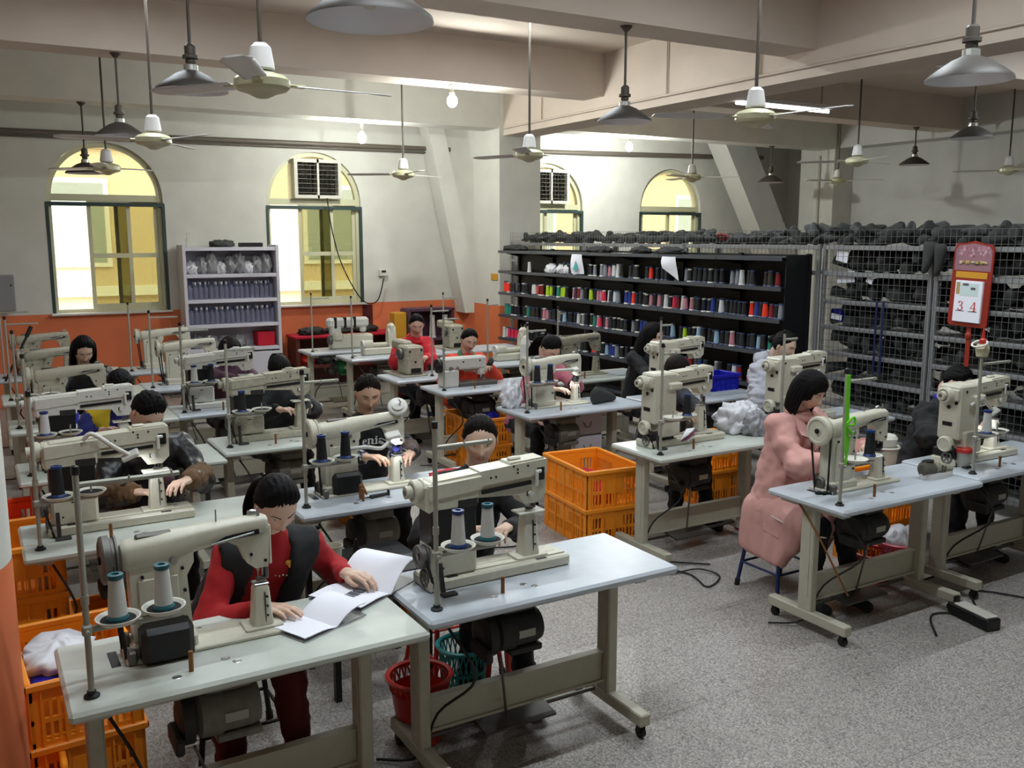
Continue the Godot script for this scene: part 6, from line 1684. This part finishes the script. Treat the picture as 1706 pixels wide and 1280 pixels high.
func props() -> void:
	# crates
	crate(Vector3(3.92, 0, -5.50), -0.10, Vector3(0.46, 0.29, 0.66), "crate_orange", "lower orange crate of the stack left of the hidden worker")
	crate(Vector3(3.92, 0.26, -5.50), -0.10, Vector3(0.46, 0.31, 0.66), "crate_orange", "upper orange crate of the stack left of the hidden worker")
	tag(put(self, nm("plastic_bag"), lump(Vector3(0.16, 0.12, 0.2), 3), "red_cloth"), "crimson bag inside the orange crate of the aisle stack", "bag").position = Vector3(3.92, 0.28, -5.5)
	crate(Vector3(4.22, 0, -7.86), -0.10, Vector3(0.44, 0.24, 0.62), "crate_orange", "lower orange crate under the table of the woman in orange")
	crate(Vector3(4.22, 0.22, -7.86), -0.10, Vector3(0.44, 0.28, 0.62), "crate_orange", "upper orange crate with purple cloth under the table of the woman in orange")
	tag(put(self, nm("cloth_bundle"), lump(Vector3(0.16, 0.08, 0.14), 8), "blue_plastic"), "purple blue cloth inside the crate of the woman in orange", "cloth").position = Vector3(4.26, 0.42, -7.86)
	crate(Vector3(0.26, 0, -4.02), 0.05, Vector3(0.40, 0.29, 0.62), "crate_orange", "lowest orange crate beside the round column")
	crate(Vector3(0.26, 0.26, -4.02), 0.05, Vector3(0.40, 0.29, 0.62), "crate_orange", "top orange crate beside the round column")
	crate(Vector3(0.02, 0.0, -3.62), 0.0, Vector3(0.30, 0.26, 0.30), "crate_orange", "small orange crate between round column and first table")
	tag(put(self, nm("cloth_bundle"), lump(Vector3(0.14, 0.07, 0.16), 12), "bag"), "pale plastic wrapped bundle in the crate beside the round column", "cloth").position = Vector3(0.2, 0.47, -4.0)
	tag(put(self, nm("tray"), MB.new().bb(Vector3(0, 0.02, 0), Vector3(0.3, 0.04, 0.2), 0.01), "blue_plastic"), "violet tray lying in the crate beside the round column", "tray").position = Vector3(0.24, 0.46, -3.86)
	for k in 3: crate(Vector3(0.12, 0.25 * k, -4.96), 0.03, Vector3(0.34, 0.28, 0.50), "crate_orange", ["bottom", "middle", "top"][k] + " orange crate of the stack under the brown oversleeves table")
	crate(Vector3(0.47, 0, -5.0), 0.0, Vector3(0.28, 0.30, 0.44), "crate_orange", "orange crate beside the crate stack under the brown oversleeves table")
	for k in 2: crate(Vector3(0.10, 0.30 * k, -6.0), 0.0, Vector3(0.34, 0.33, 0.5), "crate_orange" if k == 0 else "crate_red", ["orange crate standing on the floor", "red orange crate stacked on top"][k] + " left of the blue and yellow worker's table")
	crate(Vector3(2.55, 0, -6.72), 0.0, Vector3(0.34, 0.36, 0.44), "crate_orange", "orange crate behind the man in checked oversleeve")
	tag(put(self, nm("cloth_bundle"), lump(Vector3(0.12, 0.1, 0.14), 31), "crate_red"), "red cloth inside the crate behind the man in checked oversleeve", "cloth").position = Vector3(2.55, 0.22, -6.72)
	crate(Vector3(2.25, 0, -4.95), 0.0, Vector3(0.30, 0.30, 0.4), "crate_orange", "orange crate under the table of the man in checked oversleeve")
	crate(Vector3(5.28, 0.0, -5.72), 0.0, Vector3(0.40, 0.30, 0.34), "crate_orange", "lower orange crate between hidden worker and blue basket table")
	crate(Vector3(5.28, 0.27, -5.72), 0.0, Vector3(0.40, 0.30, 0.34), "crate_orange", "upper orange crate between hidden worker and blue basket table")
	crate(Vector3(5.28, 0.0, -4.02), 0.0, Vector3(0.40, 0.32, 0.40), "crate_orange", "lower orange crate between pink coat and blue collared man")
	crate(Vector3(5.28, 0.29, -4.02), 0.0, Vector3(0.40, 0.32, 0.40), "crate_orange", "upper orange crate between pink coat and blue collared man")
	tag(put(self, nm("tub"), MB.new().lathe([Vector2(0, 0), Vector2(0.07, 0), Vector2(0.095, 0.19), Vector2(0.105, 0.20), Vector2(0.10, 0.21), Vector2(0.088, 0.2), Vector2(0.066, 0.01), Vector2(0, 0.01)], 24), "tray_white"), "white plastic tub standing on the crates behind the shoe", "tub").position = Vector3(5.24, 0.61, -3.98)
	tag(put(self, nm("tub"), MB.new().lathe([Vector2(0, 0), Vector2(0.08, 0), Vector2(0.085, 0.05), Vector2(0.07, 0.07), Vector2(0, 0.07)], 24), "tray_white"), "white rounded lid resting on the plastic tub", "lid").position = Vector3(5.24, 0.822, -3.98)
	# bins and baskets below the tables
	basket("waste_bin", Vector3(1.58, 0, -3.50), 0.09, 0.135, 0.30, "red_plastic", "red plastic waste bin under the near tables", "bin", 0.8)
	basket("basket", Vector3(1.86, 0, -3.62), 0.085, 0.115, 0.33, "teal_plastic", "teal lattice basket under the table of the frontal woman in black")
	basket("basket", Vector3(4.90, 0, -3.74), 0.09, 0.125, 0.20, "red_plastic", "red lattice basket under the table with the shoe")
	basket("basket", Vector3(5.10, 0, -3.72), 0.08, 0.11, 0.24, "pink_plastic", "pink lattice basket with white liner beside the red basket")
	tag(put(self, nm("plastic_bag"), lump(Vector3(0.10, 0.11, 0.10), 51), "bag"), "white liner bag bulging from the pink basket", "bag").position = Vector3(5.10, 0.17, -3.72)
	basket("basket", Vector3(4.98, 0, -4.98), 0.07, 0.095, 0.17, "magenta_plastic", "small magenta basket under the tall machine's table")
	crate(Vector3(5.95, TT + 0.03, -6.38), 0.0, Vector3(0.32, 0.15, 0.26), "blue_plastic", "blue slotted basket on a white board before the thread rack", "")
	tag(put(self, nm("board"), MB.new().bb(Vector3(0, 0.015, 0), Vector3(0.42, 0.03, 0.3), 0.003), "white_top"), "white board under the blue basket", "board").position = Vector3(5.94, TT, -6.34)
	var red := thing("plastic_stool", "red plastic stool leg panel behind the teal basket", "stool", Vector3(2.10, 0, -3.72))
	put(red, "seat", MB.new().bb(Vector3(0, 0.34, 0), Vector3(0.26, 0.03, 0.24), 0.01), "red_plastic")
	for sx in [-1, 1]:
		for sz in [-1, 1]: put(red, "leg", MB.new().bb(Vector3(sx * 0.12, 0.165, sz * 0.11), Vector3(0.035, 0.33, 0.035), 0.006, Basis(Vector3(0, 0, 1), sx * 0.09)), "red_plastic")
	# near table: booklets, phone, black box
	booklets()
	var ph := thing("phone", "dark smartphone lying by the black box on the near table", "phone", Vector3(0.64, TT, -3.27), 0.5)
	put(ph, "case", MB.new().bb(Vector3(0, 0.004, 0), Vector3(0.075, 0.008, 0.15), 0.003), "tray_white")
	put(ph, "screen", MB.new().bb(Vector3(0, 0.0085, 0), Vector3(0.069, 0.001, 0.142), 0.0004), "glass_black")
	for q in [["black motor box on the near table under the spool trays", Vector3(0.49, TT, -3.16)], ["black bin on the table of the man in checked oversleeve", Vector3(1.74, TT, -4.80)]]:
		var bx := thing("black_box", q[0], "box", q[1])
		put(bx, "body", MB.new().bb(Vector3(0, 0.065, 0), Vector3(0.17, 0.13, 0.10), 0.018), "black_paint")
	var wd := thing("wood_peg", "short wooden peg upright on the table of the man in checked oversleeve", "peg", Vector3(1.78, TT, -4.68))
	put(wd, "peg", MB.new().bb(Vector3(0, 0.04, 0), Vector3(0.02, 0.08, 0.018), 0.004).bb(Vector3(0.02, 0.05, 0), Vector3(0.012, 0.075, 0.012), 0.003, Basis(Vector3(0, 0, 1), 0.4)), "brown_wood")
	var kn := thing("awl", "black handled awl lying on the table of the man in checked oversleeve", "tool", Vector3(1.82, TT + 0.012, -4.64), 0.15)
	put(kn, "handle", MB.new().cyl(Vector3(0, 0, 0), Vector3(0.11, 0, 0), 0.011, 0.009, 10).bb(Vector3(0.115, 0.004, 0), Vector3(0.012, 0.034, 0.02), 0.004), "black_paint")
	put(kn, "blade", MB.new().cyl(Vector3(-0.09, -0.003, 0), Vector3(0, 0, 0), 0.001, 0.005, 8), "dark_steel")
	var sc := thing("scissors", "red handled snips beside the black bin", "tool", Vector3(1.90, TT + 0.008, -4.86), 0.2)
	put(sc, "handle", MB.new().tube(spline([Vector3(0, 0, 0), Vector3(-0.06, 0, 0.03), Vector3(-0.11, 0, 0.01)]), 0.007).tube(spline([Vector3(0, 0, 0), Vector3(-0.06, 0, -0.02), Vector3(-0.11, 0, -0.02)]), 0.007), "red_plastic")
	put(sc, "blade", MB.new().bb(Vector3(0.04, 0, 0.004), Vector3(0.09, 0.006, 0.014), 0.002).bb(Vector3(0.04, 0.004, -0.006), Vector3(0.09, 0.005, 0.014), 0.002, Basis(Vector3.UP, 0.15)), "steel")
	var pc := thing("cloth", "bright pink cloth lying on the table end of the man in checked oversleeve", "cloth", Vector3(2.42, TT, -4.86))
	put(pc, "fold", lump(Vector3(0.13, 0.025, 0.07), 90), "red_cloth")
	# dark low bench with mug
	var lb := thing("low_bench", "dark low bench between the first and second rows", "bench", Vector3(1.62, 0, -4.20))
	put(lb, "top", MB.new().bb(Vector3(0, 0.585, 0), Vector3(0.52, 0.03, 0.46), 0.006), "dark_board")
	for sx in [-1, 1]:
		for sz in [-1, 1]: put(lb, "leg", MB.new().b2(Vector3(sx * 0.24 - 0.015, 0, sz * 0.2 - 0.015), Vector3(sx * 0.24 + 0.015, 0.57, sz * 0.2 + 0.015)), "black_paint")
	var mg := thing("mug", "cream mug with handle on the dark low bench", "mug", Vector3(1.46, 0.60, -4.24))
	put(mg, "cup", MB.new().lathe([Vector2(0, 0), Vector2(0.038, 0), Vector2(0.045, 0.09), Vector2(0.047, 0.095), Vector2(0.043, 0.095), Vector2(0.036, 0.008), Vector2(0, 0.008)], 24), "cream")
	put(mg, "handle", MB.new().tube(spline([Vector3(-0.042, 0.075, 0.01), Vector3(-0.075, 0.065, 0.02), Vector3(-0.07, 0.03, 0.02), Vector3(-0.04, 0.02, 0.01)]), 0.006), "cream")
	tag(put(self, nm("oil_can"), MB.new().lathe([Vector2(0, 0), Vector2(0.05, 0), Vector2(0.055, 0.03), Vector2(0.03, 0.075), Vector2(0.018, 0.085), Vector2(0.006, 0.15), Vector2(0, 0.15)], 20), "black_paint"), "black squat oil can beside the mug", "oil can").position = Vector3(1.535, 0.60, -4.12)
	# right hand table: grey shoe, jar, thread clippings
	var sh := thing("sneaker", "grey suede sneaker with white sole on the table end", "shoe", Vector3(4.93, TT, -3.37), 0.0)
	sneaker(sh)
	var jr := thing("jar", "clear plastic jar with red lid beside the tall machine", "jar", Vector3(5.30, TT, -3.44))
	put(jr, "body", MB.new().lathe([Vector2(0, 0), Vector2(0.038, 0), Vector2(0.045, 0.09), Vector2(0.045, 0.10), Vector2(0, 0.10)], 22), "jar")
	put(jr, "lid", MB.new().lathe([Vector2(0.05, 0.095), Vector2(0.05, 0.115), Vector2(0.044, 0.122), Vector2(0, 0.122)], 22), "red_plastic")
	for i in 3: tag(put(self, nm("thread_clipping"), lump(Vector3(0.018, 0.01, 0.014), i + 5, 0.6), "black_cloth"), "black thread clippings on the table of the woman in pink coat", "thread", "clippings").position = Vector3(4.02 + 0.03 * i, TT, -3.46 + 0.02 * i)
	var rb := thing("ribbon", "bright green tape tied around the thread stand of the woman in pink coat", "tape", Vector3(3.945, TT, -3.25))
	put(rb, "tape", MB.new().bb(Vector3(0.006, 0.50, 0.012), Vector3(0.03, 0.42, 0.006), 0.002, Basis(Vector3(0, 0, 1), 0.03)).bb(Vector3(0.02, 0.30, 0.012), Vector3(0.022, 0.16, 0.005), 0.002, Basis(Vector3(0, 0, 1), -0.1)), "tape_green")
	put(rb, "bow", MB.new().tube(spline([Vector3(0, 0.45, 0.016), Vector3(0.05, 0.48, 0.02), Vector3(0.055, 0.44, 0.02), Vector3(0.0, 0.44, 0.016), Vector3(0.05, 0.39, 0.02)]), 0.007), "tape_green")
	var cf := thing("funnel_cup", "yellowish cup with red knob capping the thread stand of the blue collared man", "cup", Vector3(5.185, TT + 0.72, -3.30))
	put(cf, "cup", MB.new().lathe([Vector2(0, 0), Vector2(0.032, 0), Vector2(0.04, 0.05), Vector2(0.03, 0.075), Vector2(0, 0.075)], 20), "cream_cloth")
	put(cf, "ring", torus(0.042, 0.006, 0.085, Transform3D(Basis(Vector3(0, 0, 1), 0.4), Vector3.ZERO)), "tray_white")
	put(cf, "knob", MB.new().lathe([Vector2(0.02, 0.07), Vector2(0.022, 0.10), Vector2(0.01, 0.11), Vector2(0.007, 0.16), Vector2(0, 0.165)], 14), "red_plastic")
	# plastic bags, loose shoe parts and so on
	tag(put(self, nm("plastic_bag"), lump(Vector3(0.19, 0.13, 0.14), 33, 0.38, 40), "bag"), "crumpled white plastic bag heap at the tall machine's table end", "bag").position = Vector3(4.86, TT, -4.96)
	tag(put(self, nm("plastic_bag"), lump(Vector3(0.11, 0.10, 0.10), 34, 0.38, 34), "bag_grey"), "greyish plastic bag in front of the white bag heap", "bag").position = Vector3(4.88, TT, -4.82)
	tag(put(self, nm("plastic_bag"), lump(Vector3(0.09, 0.13, 0.08), 35, 0.4, 30), "bag"), "white tissue bag at the table corner of the woman in pink knit", "bag").position = Vector3(3.90, TT, -6.66)
	var bs := tag(put(self, nm("shoe"), shoe_mesh(0), "shoe0"), "black shoe lying on the table of the woman in pink knit", "shoe")
	bs.position = Vector3(4.70, TT, -6.44); bs.rotation.y = 1.9; bs.scale = Vector3(1.15, 1.3, 1.1)
	var fl := thing("folded_paper", "folded pale shoe parts before the tall machine post", "shoe part", Vector3(4.20, TT + 0.05, -4.74), 0.4)
	for i in 3: put(fl, "fold", MB.new().sheet([[Vector3(-0.09, 0.01 + i * 0.02, 0.03), Vector3(0, 0.035 + i * 0.025, 0.035), Vector3(0.09, 0.03 + i * 0.012, 0.03)], [Vector3(-0.09, 0.0, -0.03), Vector3(0, 0.02 + i * 0.025, -0.03), Vector3(0.09, 0.02 + i * 0.01, -0.03)]], 0.004), "paper" if i != 1 else "pink_knit")
	tag(put(self, nm("tub"), MB.new().lathe([Vector2(0, 0), Vector2(0.045, 0), Vector2(0.05, 0.08), Vector2(0, 0.08)], 18), "blue_plastic"), "small blue tub on the table before the long-haired woman", "tub").position = Vector3(0.62, TT, -7.78)
	for i in 10:
		var t := tag(put(self, nm("shoe"), shoe_mesh(i % 3), "shoe%d" % (i % 4)), "dark shoe upper heaped on the floor trolley behind the brown oversleeves worker", "shoe", "uppers on the trolley")
		t.position = Vector3(1.02 + 0.09 * (i % 4), 0.60 + 0.05 * (i / 4), -6.95 + 0.12 * (i % 3)); t.rotation = Vector3(0.1 * i, i * 1.3, 0.2)
	var tr := thing("trolley", "grey trolley with shoe uppers between the left rows", "trolley", Vector3(1.15, 0, -6.85))
	put(tr, "deck", MB.new().bb(Vector3(0, 0.57, 0), Vector3(0.5, 0.05, 0.46), 0.008), "bag_grey")
	for sx in [-1, 1]:
		for sz in [-1, 1]: put(tr, "leg", MB.new().b2(Vector3(sx * 0.22 - 0.015, 0, sz * 0.2 - 0.015), Vector3(sx * 0.22 + 0.015, 0.56, sz * 0.2 + 0.015)), "dull_steel")
	var tb := thing("board", "pale board lying before the thread rack at the vacant seat", "board", Vector3(5.9, TT, -7.78))
	put(tb, "sheet", MB.new().bb(Vector3(0, 0.008, 0), Vector3(0.3, 0.016, 0.3), 0.003), "white_top")
	var pw := thing("drawer_unit", "grey two-drawer unit under the table of the woman in pink knit", "drawers", Vector3(4.55, 0.30, -6.50))
	put(pw, "body", MB.new().bb(Vector3(0, 0.2, -0.15), Vector3(0.34, 0.42, 0.34), 0.006), "bag_grey")
	for k in 2:
		var dr := put(pw, "drawer", MB.new().bb(Vector3(0, 0.10 + 0.2 * k, 0.028), Vector3(0.32, 0.18, 0.02), 0.005), "cabinet")
		put(dr, "handle", MB.new().tube(spline([Vector3(-0.04, 0.12 + 0.2 * k, 0.04), Vector3(-0.02, 0.08 + 0.2 * k, 0.05), Vector3(0.02, 0.08 + 0.2 * k, 0.05), Vector3(0.04, 0.12 + 0.2 * k, 0.04)], 4), 0.004), "dull_steel")
	# foot switch and floor cables
	var fs := thing("power_block", "black and white power block on the floor at the table foot", "socket", Vector3(4.88, 0, -3.03), -0.2)
	put(fs, "body", MB.new().bb(Vector3(0, 0.035, 0), Vector3(0.10, 0.07, 0.30), 0.008), "black_paint")
	put(fs, "lid", MB.new().bb(Vector3(0, 0.074, 0.01), Vector3(0.085, 0.01, 0.24), 0.003), "tray_white")
	put(fs, "knob", MB.new().cyl(Vector3(-0.01, 0.07, -0.12), Vector3(-0.01, 0.11, -0.12), 0.018, -1, 12), "black_paint")
	for q in [["black floor cable curling between the aisle crates and blue stool", [Vector3(3.75, 0.01, -4.75), Vector3(3.95, 0.01, -4.45), Vector3(3.9, 0.01, -4.2), Vector3(4.1, 0.01, -4.3), Vector3(4.05, 0.02, -4.45), Vector3(3.85, 0.01, -4.5), Vector3(3.6, 0.01, -4.6), Vector3(3.75, 0.02, -4.8), Vector3(4.2, 0.01, -4.5)]],
			["black floor cable under the near table beside the red bin", [Vector3(1.5, 0.01, -3.2), Vector3(1.4, 0.01, -3.0), Vector3(1.6, 0.01, -2.85), Vector3(1.9, 0.01, -3.0), Vector3(2.1, 0.01, -2.8)]],
			["black floor cable beyond the table of the woman in pink coat", [Vector3(4.5, 0.01, -3.0), Vector3(4.75, 0.01, -3.2), Vector3(5.0, 0.01, -3.1), Vector3(5.3, 0.01, -3.3), Vector3(5.5, 0.01, -3.0)]],
			["thin cable across the aisle floor behind the second row", [Vector3(2.6, 0.01, -5.2), Vector3(2.9, 0.01, -5.6), Vector3(3.3, 0.01, -5.5), Vector3(3.6, 0.01, -6.0)]]]:
		var c := thing("floor_cable", q[0], "cable", q[1][0])
		var lp := []
		for p in q[1]: lp.append(p - q[1][0])
		put(c, "cord", MB.new().tube(spline(lp, 6), 0.006), "cable")
	var cd := thing("cable", "brown cable sagging from the tabletop to the stretcher beside the pink coat", "cable", Vector3(3.91, 0.74, -3.50))
	put(cd, "cord", MB.new().tube(spline([Vector3(0, 0, 0), Vector3(0.03, -0.16, 0.12), Vector3(0.08, -0.36, 0.22), Vector3(0.16, -0.5, 0.24)]), 0.006), "brown_wood")
	var ew := thing("cable", "white cable looping from the coat pocket to the table leg", "cable", Vector3(4.08, 0.52, -3.86))
	put(ew, "cord", MB.new().tube(spline([Vector3(0, 0.02, 0), Vector3(0.05, -0.04, 0.2), Vector3(0.0, 0.0, 0.42)]), 0.004), "cable_white")
	gooseneck([Vector3(0.42, 1.24, -4.78), Vector3(0.46, 1.27, -4.76), Vector3(0.55, 1.20, -4.74), Vector3(0.62, 1.15, -4.74)], "white gooseneck work lamp on the brown oversleeves machine", Vector3(0.74, 0.95, -4.86), 0.06)
	gooseneck([Vector3(1.72, 1.05, -4.74), Vector3(1.82, 1.06, -4.70), Vector3(1.93, 1.04, -4.72), Vector3(2.0, 1.10, -4.74)], "white gooseneck work lamp on the round-armed machine with disc", Vector3(2.05, 0.9, -4.88), 0.09)
	gooseneck([Vector3(4.2, 1.1, -6.44), Vector3(4.32, 1.1, -6.42), Vector3(4.40, 1.09, -6.46)], "white work lamp at the machine of the woman in pink knit", Vector3(4.44, 0.9, -6.56), 0.07)
	gooseneck([Vector3(5.36, 1.16, -3.46), Vector3(5.44, 1.2, -3.44), Vector3(5.54, 1.15, -3.46), Vector3(5.60, 1.10, -3.46)], "white gooseneck work lamp on the blue collared man's tall machine", Vector3(5.70, 0.9, -3.54), 0.07)
	var tl := thing("tripod_rod", "black slanting rod with handle by the left wall", "rod", Vector3(0.25, 0.6, -10.3))
	put(tl, "rod", MB.new().cyl(Vector3(0, 0.2, 0), Vector3(0.22, 0.62, -0.1), 0.012, -1, 8).cyl(Vector3(0.22, 0.62, -0.1), Vector3(0.27, 0.72, -0.12), 0.02, -1, 8), "black_paint")
	var cs := thing("spare_cone", "big white cone of thread standing on the far table before the rack", "spool", Vector3(5.55, TT, -9.15))
	put(cs, "cone", MB.new().lathe([Vector2(0, 0), Vector2(0.065, 0), Vector2(0.06, 0.2), Vector2(0.03, 0.28), Vector2(0, 0.3)], 18), "thread_white")
func booklets() -> void:
	# an open booklet, one page lifting, and a second one whose page is being turned
	var o := thing("booklet", "open white booklet lying flat before the woman in red sweater", "booklet", Vector3(1.03, TT, -3.19), 0.42)
	var pg := func(w: float, d: float, lift: float, curl: float) -> MB:
		var rows := []
		for i in 7:
			var r := []
			for j in 9:
				var t := j / 8.0
				var y := 0.012 * sin(minf(t * 3.0, 1.57)) + lift * sin(t * PI * curl)
				r.append(Vector3(w * t * (1.0 - 0.12 * lift * 4), 0.004 + y, (i / 6.0 - 0.5) * d))
			rows.append(r)
		return MB.new().sheet(rows, 0.003)
	put(o, "page", pg.call(-0.15, 0.20, 0.0, 1.0), "paper")
	put(o, "page", pg.call(0.165, 0.20, 0.035, 0.62), "paper")
	put(o, "cover", MB.new().bb(Vector3(0, 0.002, 0), Vector3(0.31, 0.004, 0.20), 0.001), "bag_grey")
	var p := thing("booklet", "open booklet with curling page held by the woman in red sweater", "booklet", Vector3(1.30, TT, -3.41), 0.55)
	put(p, "page", pg.call(-0.19, 0.26, 0.0, 1.0), "paper")
	put(p, "page", pg.call(0.23, 0.27, 0.085, 0.72), "paper")
	put(p, "cover", MB.new().bb(Vector3(0, 0.002, 0), Vector3(0.38, 0.004, 0.26), 0.001), "bag_grey")
	for i in 4: put(p, "printed_picture", MB.new().bb(Vector3(-0.165 + i * 0.036, 0.0195, 0.02), Vector3(0.028, 0.0008, 0.05), 0.0002), "ink")
func sneaker(o: Node3D) -> void:
	# toe towards +x
	var ring := func(x: float, w: float, h: float, y: float) -> Array:
		var r := []
		for t in 16:
			var a := TAU * t / 16
			r.append(Vector3(x, y + maxf(0.0, h * (0.5 + 0.5 * sin(a))), cos(a) * w * (1.0 - 0.25 * maxf(0.0, sin(a)))))
		return r
	var up := []
	for q in [[-0.135, 0.022, 0.062], [-0.127, 0.034, 0.085], [-0.09, 0.040, 0.088], [-0.05, 0.040, 0.078], [0.0, 0.041, 0.074], [0.04, 0.044, 0.062], [0.08, 0.046, 0.05], [0.11, 0.040, 0.04], [0.13, 0.026, 0.028]]: up.append(ring.call(q[0], q[1], q[2], 0.024))
	put(o, "upper", MB.new().loft(up), "suede_light")
	var so := PackedVector2Array()
	for t in 24:
		var a := TAU * t / 24
		so.append(Vector2(cos(a) * 0.143, -sin(a) * (0.047 + 0.006 * cos(a))))
	put(o, "sole", MB.new().prism(so, 0, 0.034, Transform3D(Basis(Vector3.RIGHT, -PI / 2), Vector3.ZERO)), "sole")
	var hl := []
	for q in [[-0.139, 0.024, 0.064], [-0.13, 0.037, 0.088], [-0.09, 0.0425, 0.090], [-0.045, 0.0425, 0.077]]: hl.append(ring.call(q[0], q[1], q[2], 0.023))
	put(o, "heel_counter", MB.new().loft(hl), "suede")
	put(o, "collar_opening", MB.new().ell(Vector3(-0.085, 0.108, 0), Vector3(0.05, 0.008, 0.026), 14), "black_cloth")
	for k in 4: put(o, "lace", MB.new().tube([Vector3(-0.01 + 0.022 * k, 0.09 - 0.008 * k, 0.028), Vector3(-0.012 + 0.022 * k, 0.1 - 0.009 * k, 0.0), Vector3(-0.01 + 0.022 * k, 0.09 - 0.008 * k, -0.028)], 0.003, 5), "cream_cloth")
	put(o, "side_stripe", MB.new().bb(Vector3(0.0, 0.055, 0.0415), Vector3(0.014, 0.05, 0.006), 0.002).bb(Vector3(0.024, 0.052, 0.0435), Vector3(0.014, 0.044, 0.006), 0.002), "suede")

# ---------------------------------------------------------------- assembly
func _ready() -> void:
	var cam := Camera3D.new()
	cam.name = "camera"
	cam.fov = 45.13
	cam.near = 0.05; cam.far = 200
	cam.position = Vector3(0, 2.2, 0)
	cam.rotation_degrees = Vector3(-9.0, -30.4, 0)
	add_child(cam)
	cam.current = true
	var we := WorldEnvironment.new()
	we.name = "environment"
	var env := Environment.new()
	env.background_mode = Environment.BG_SKY
	var sky := Sky.new()
	var sm := ProceduralSkyMaterial.new()
	sm.sky_top_color = Color(0.90, 0.93, 0.97); sm.sky_horizon_color = Color(0.96, 0.96, 0.95)
	sm.ground_horizon_color = Color(0.7, 0.69, 0.66); sm.ground_bottom_color = Color(0.5, 0.49, 0.46)
	sky.sky_material = sm
	env.sky = sky
	env.background_energy_multiplier = 9.0
	env.tonemap_mode = Environment.TONE_MAPPER_LINEAR
	env.tonemap_exposure = 1.0
	env.sdfgi_enabled = true; env.ssao_enabled = true; env.ssil_enabled = true
	we.environment = env
	add_child(we)
	noise.noise_type = FastNoiseLite.TYPE_SIMPLEX_SMOOTH
	noise.seed = 4; noise.frequency = 1.0; noise.fractal_octaves = 2
	materials()
	mat("glass_grey", Color(0.60, 0.63, 0.60), 0.4)
	# lamps: four rows below the beams
	var EB := 5.4
	var E := 0.0
	pendant(Vector3(1.32, 3.08, -3.25), 0.82, E, "pendant lamp above the woman in red sweater")
	pendant(Vector3(4.79, 3.16, -3.25), 0.74, E, "pendant lamp above the woman in pink coat")
	pendant(Vector3(1.34, 3.24, -6.33), 0.66, E, "pendant lamp above the left rows behind the checked oversleeve")
	pendant(Vector3(4.79, 3.26, -6.33), 0.64, E, "pendant lamp above the woman in pink knit")
	pendant(Vector3(1.36, 3.26, -9.62), 0.64, 0.0, "pendant lamp above the vacant left rows")
	pendant(Vector3(1.31, 3.06, -12.15), 0.70, 0.0, "pendant lamp before the first arched window")
	pendant(Vector3(9.46, 3.37, -6.33), 0.53, E, "pendant lamp beyond the wire rack right of the long beam")
	var bz := [-2.5, -4.4, -7.7]
	for i in 3:
		batten(Vector3(1.5, 4.33, bz[i]), EB, ["fluorescent batten on the ceiling before the near beam, left", "fluorescent batten on the ceiling above the second left row", "fluorescent batten on the ceiling above the fourth left row"][i])
		batten(Vector3(4.9, 4.33, bz[i]), EB, ["fluorescent batten on the ceiling before the near beam, right", "fluorescent batten on the ceiling above the hidden worker", "fluorescent batten on the ceiling above the woman in orange"][i])
	batten(Vector3(10.5, 4.33, -4.8), EB * 1.4, "fluorescent batten on the ceiling beyond the wire rack")
	batten(Vector3(8.05, 3.64, -7.7), EB * 0.4, "long lit fluorescent batten hanging right of the long beam")
	pendant(Vector3(9.46, 3.30, -3.25), 0.60, E, "pendant lamp beyond the wire rack right of the calendar")
	pendant(Vector3(12.95, 3.44, -9.62), 0.46, 0.0, "pendant lamp before the grey right wall")
	pendant(Vector3(12.45, 3.28, -12.15), 0.52, 0.0, "pendant lamp by the leaning strut")
	bare_bulb(Vector3(4.88, 3.75, -9.65), 0.15, 3.0, "bare lit bulb under the middle beam")
	bare_bulb(Vector3(4.77, 3.56, -12.15), 0.20, 2.1, "bare lit bulb under the far beam before the vented window")
	bare_bulb(Vector3(9.30, 3.66, -12.15), 0.14, 4.4, "bare lit bulb right of the big pillar")
	room()
	outside()
	var fl := ["left of the near rows", "above the aisle before the pink coat", "above the left rows", "above the woman in orange", "before the first arched window", "before the vented window", "beyond the thread rack near the plain arched window", "beyond the wire rack", "at the grey right wall", "by the far corner pillar"]
	var fp := [Vector3(1.33, 2.95, -4.7), Vector3(4.6, 2.99, -4.65), Vector3(1.34, 2.95, -7.8), Vector3(4.77, 2.99, -7.8), Vector3(1.36, 2.92, -10.7), Vector3(4.73, 2.97, -10.7), Vector3(9.36, 3.08, -10.7), Vector3(9.43, 3.12, -7.8), Vector3(12.52, 3.12, -7.8), Vector3(12.49, 3.12, -10.7)]
	var ft := [0.087, 0.66, 0.96, -0.17, 0.26, 0.42, 1.41, 0.157, 0.105, 1.0]
	for i in fp.size(): fan(fp[i], ft[i], "white three-bladed ceiling fan " + fl[i])
	stations()
	thread_rack()
	wire_rack()
	calendar()
	cabinet()
	props()
	people()
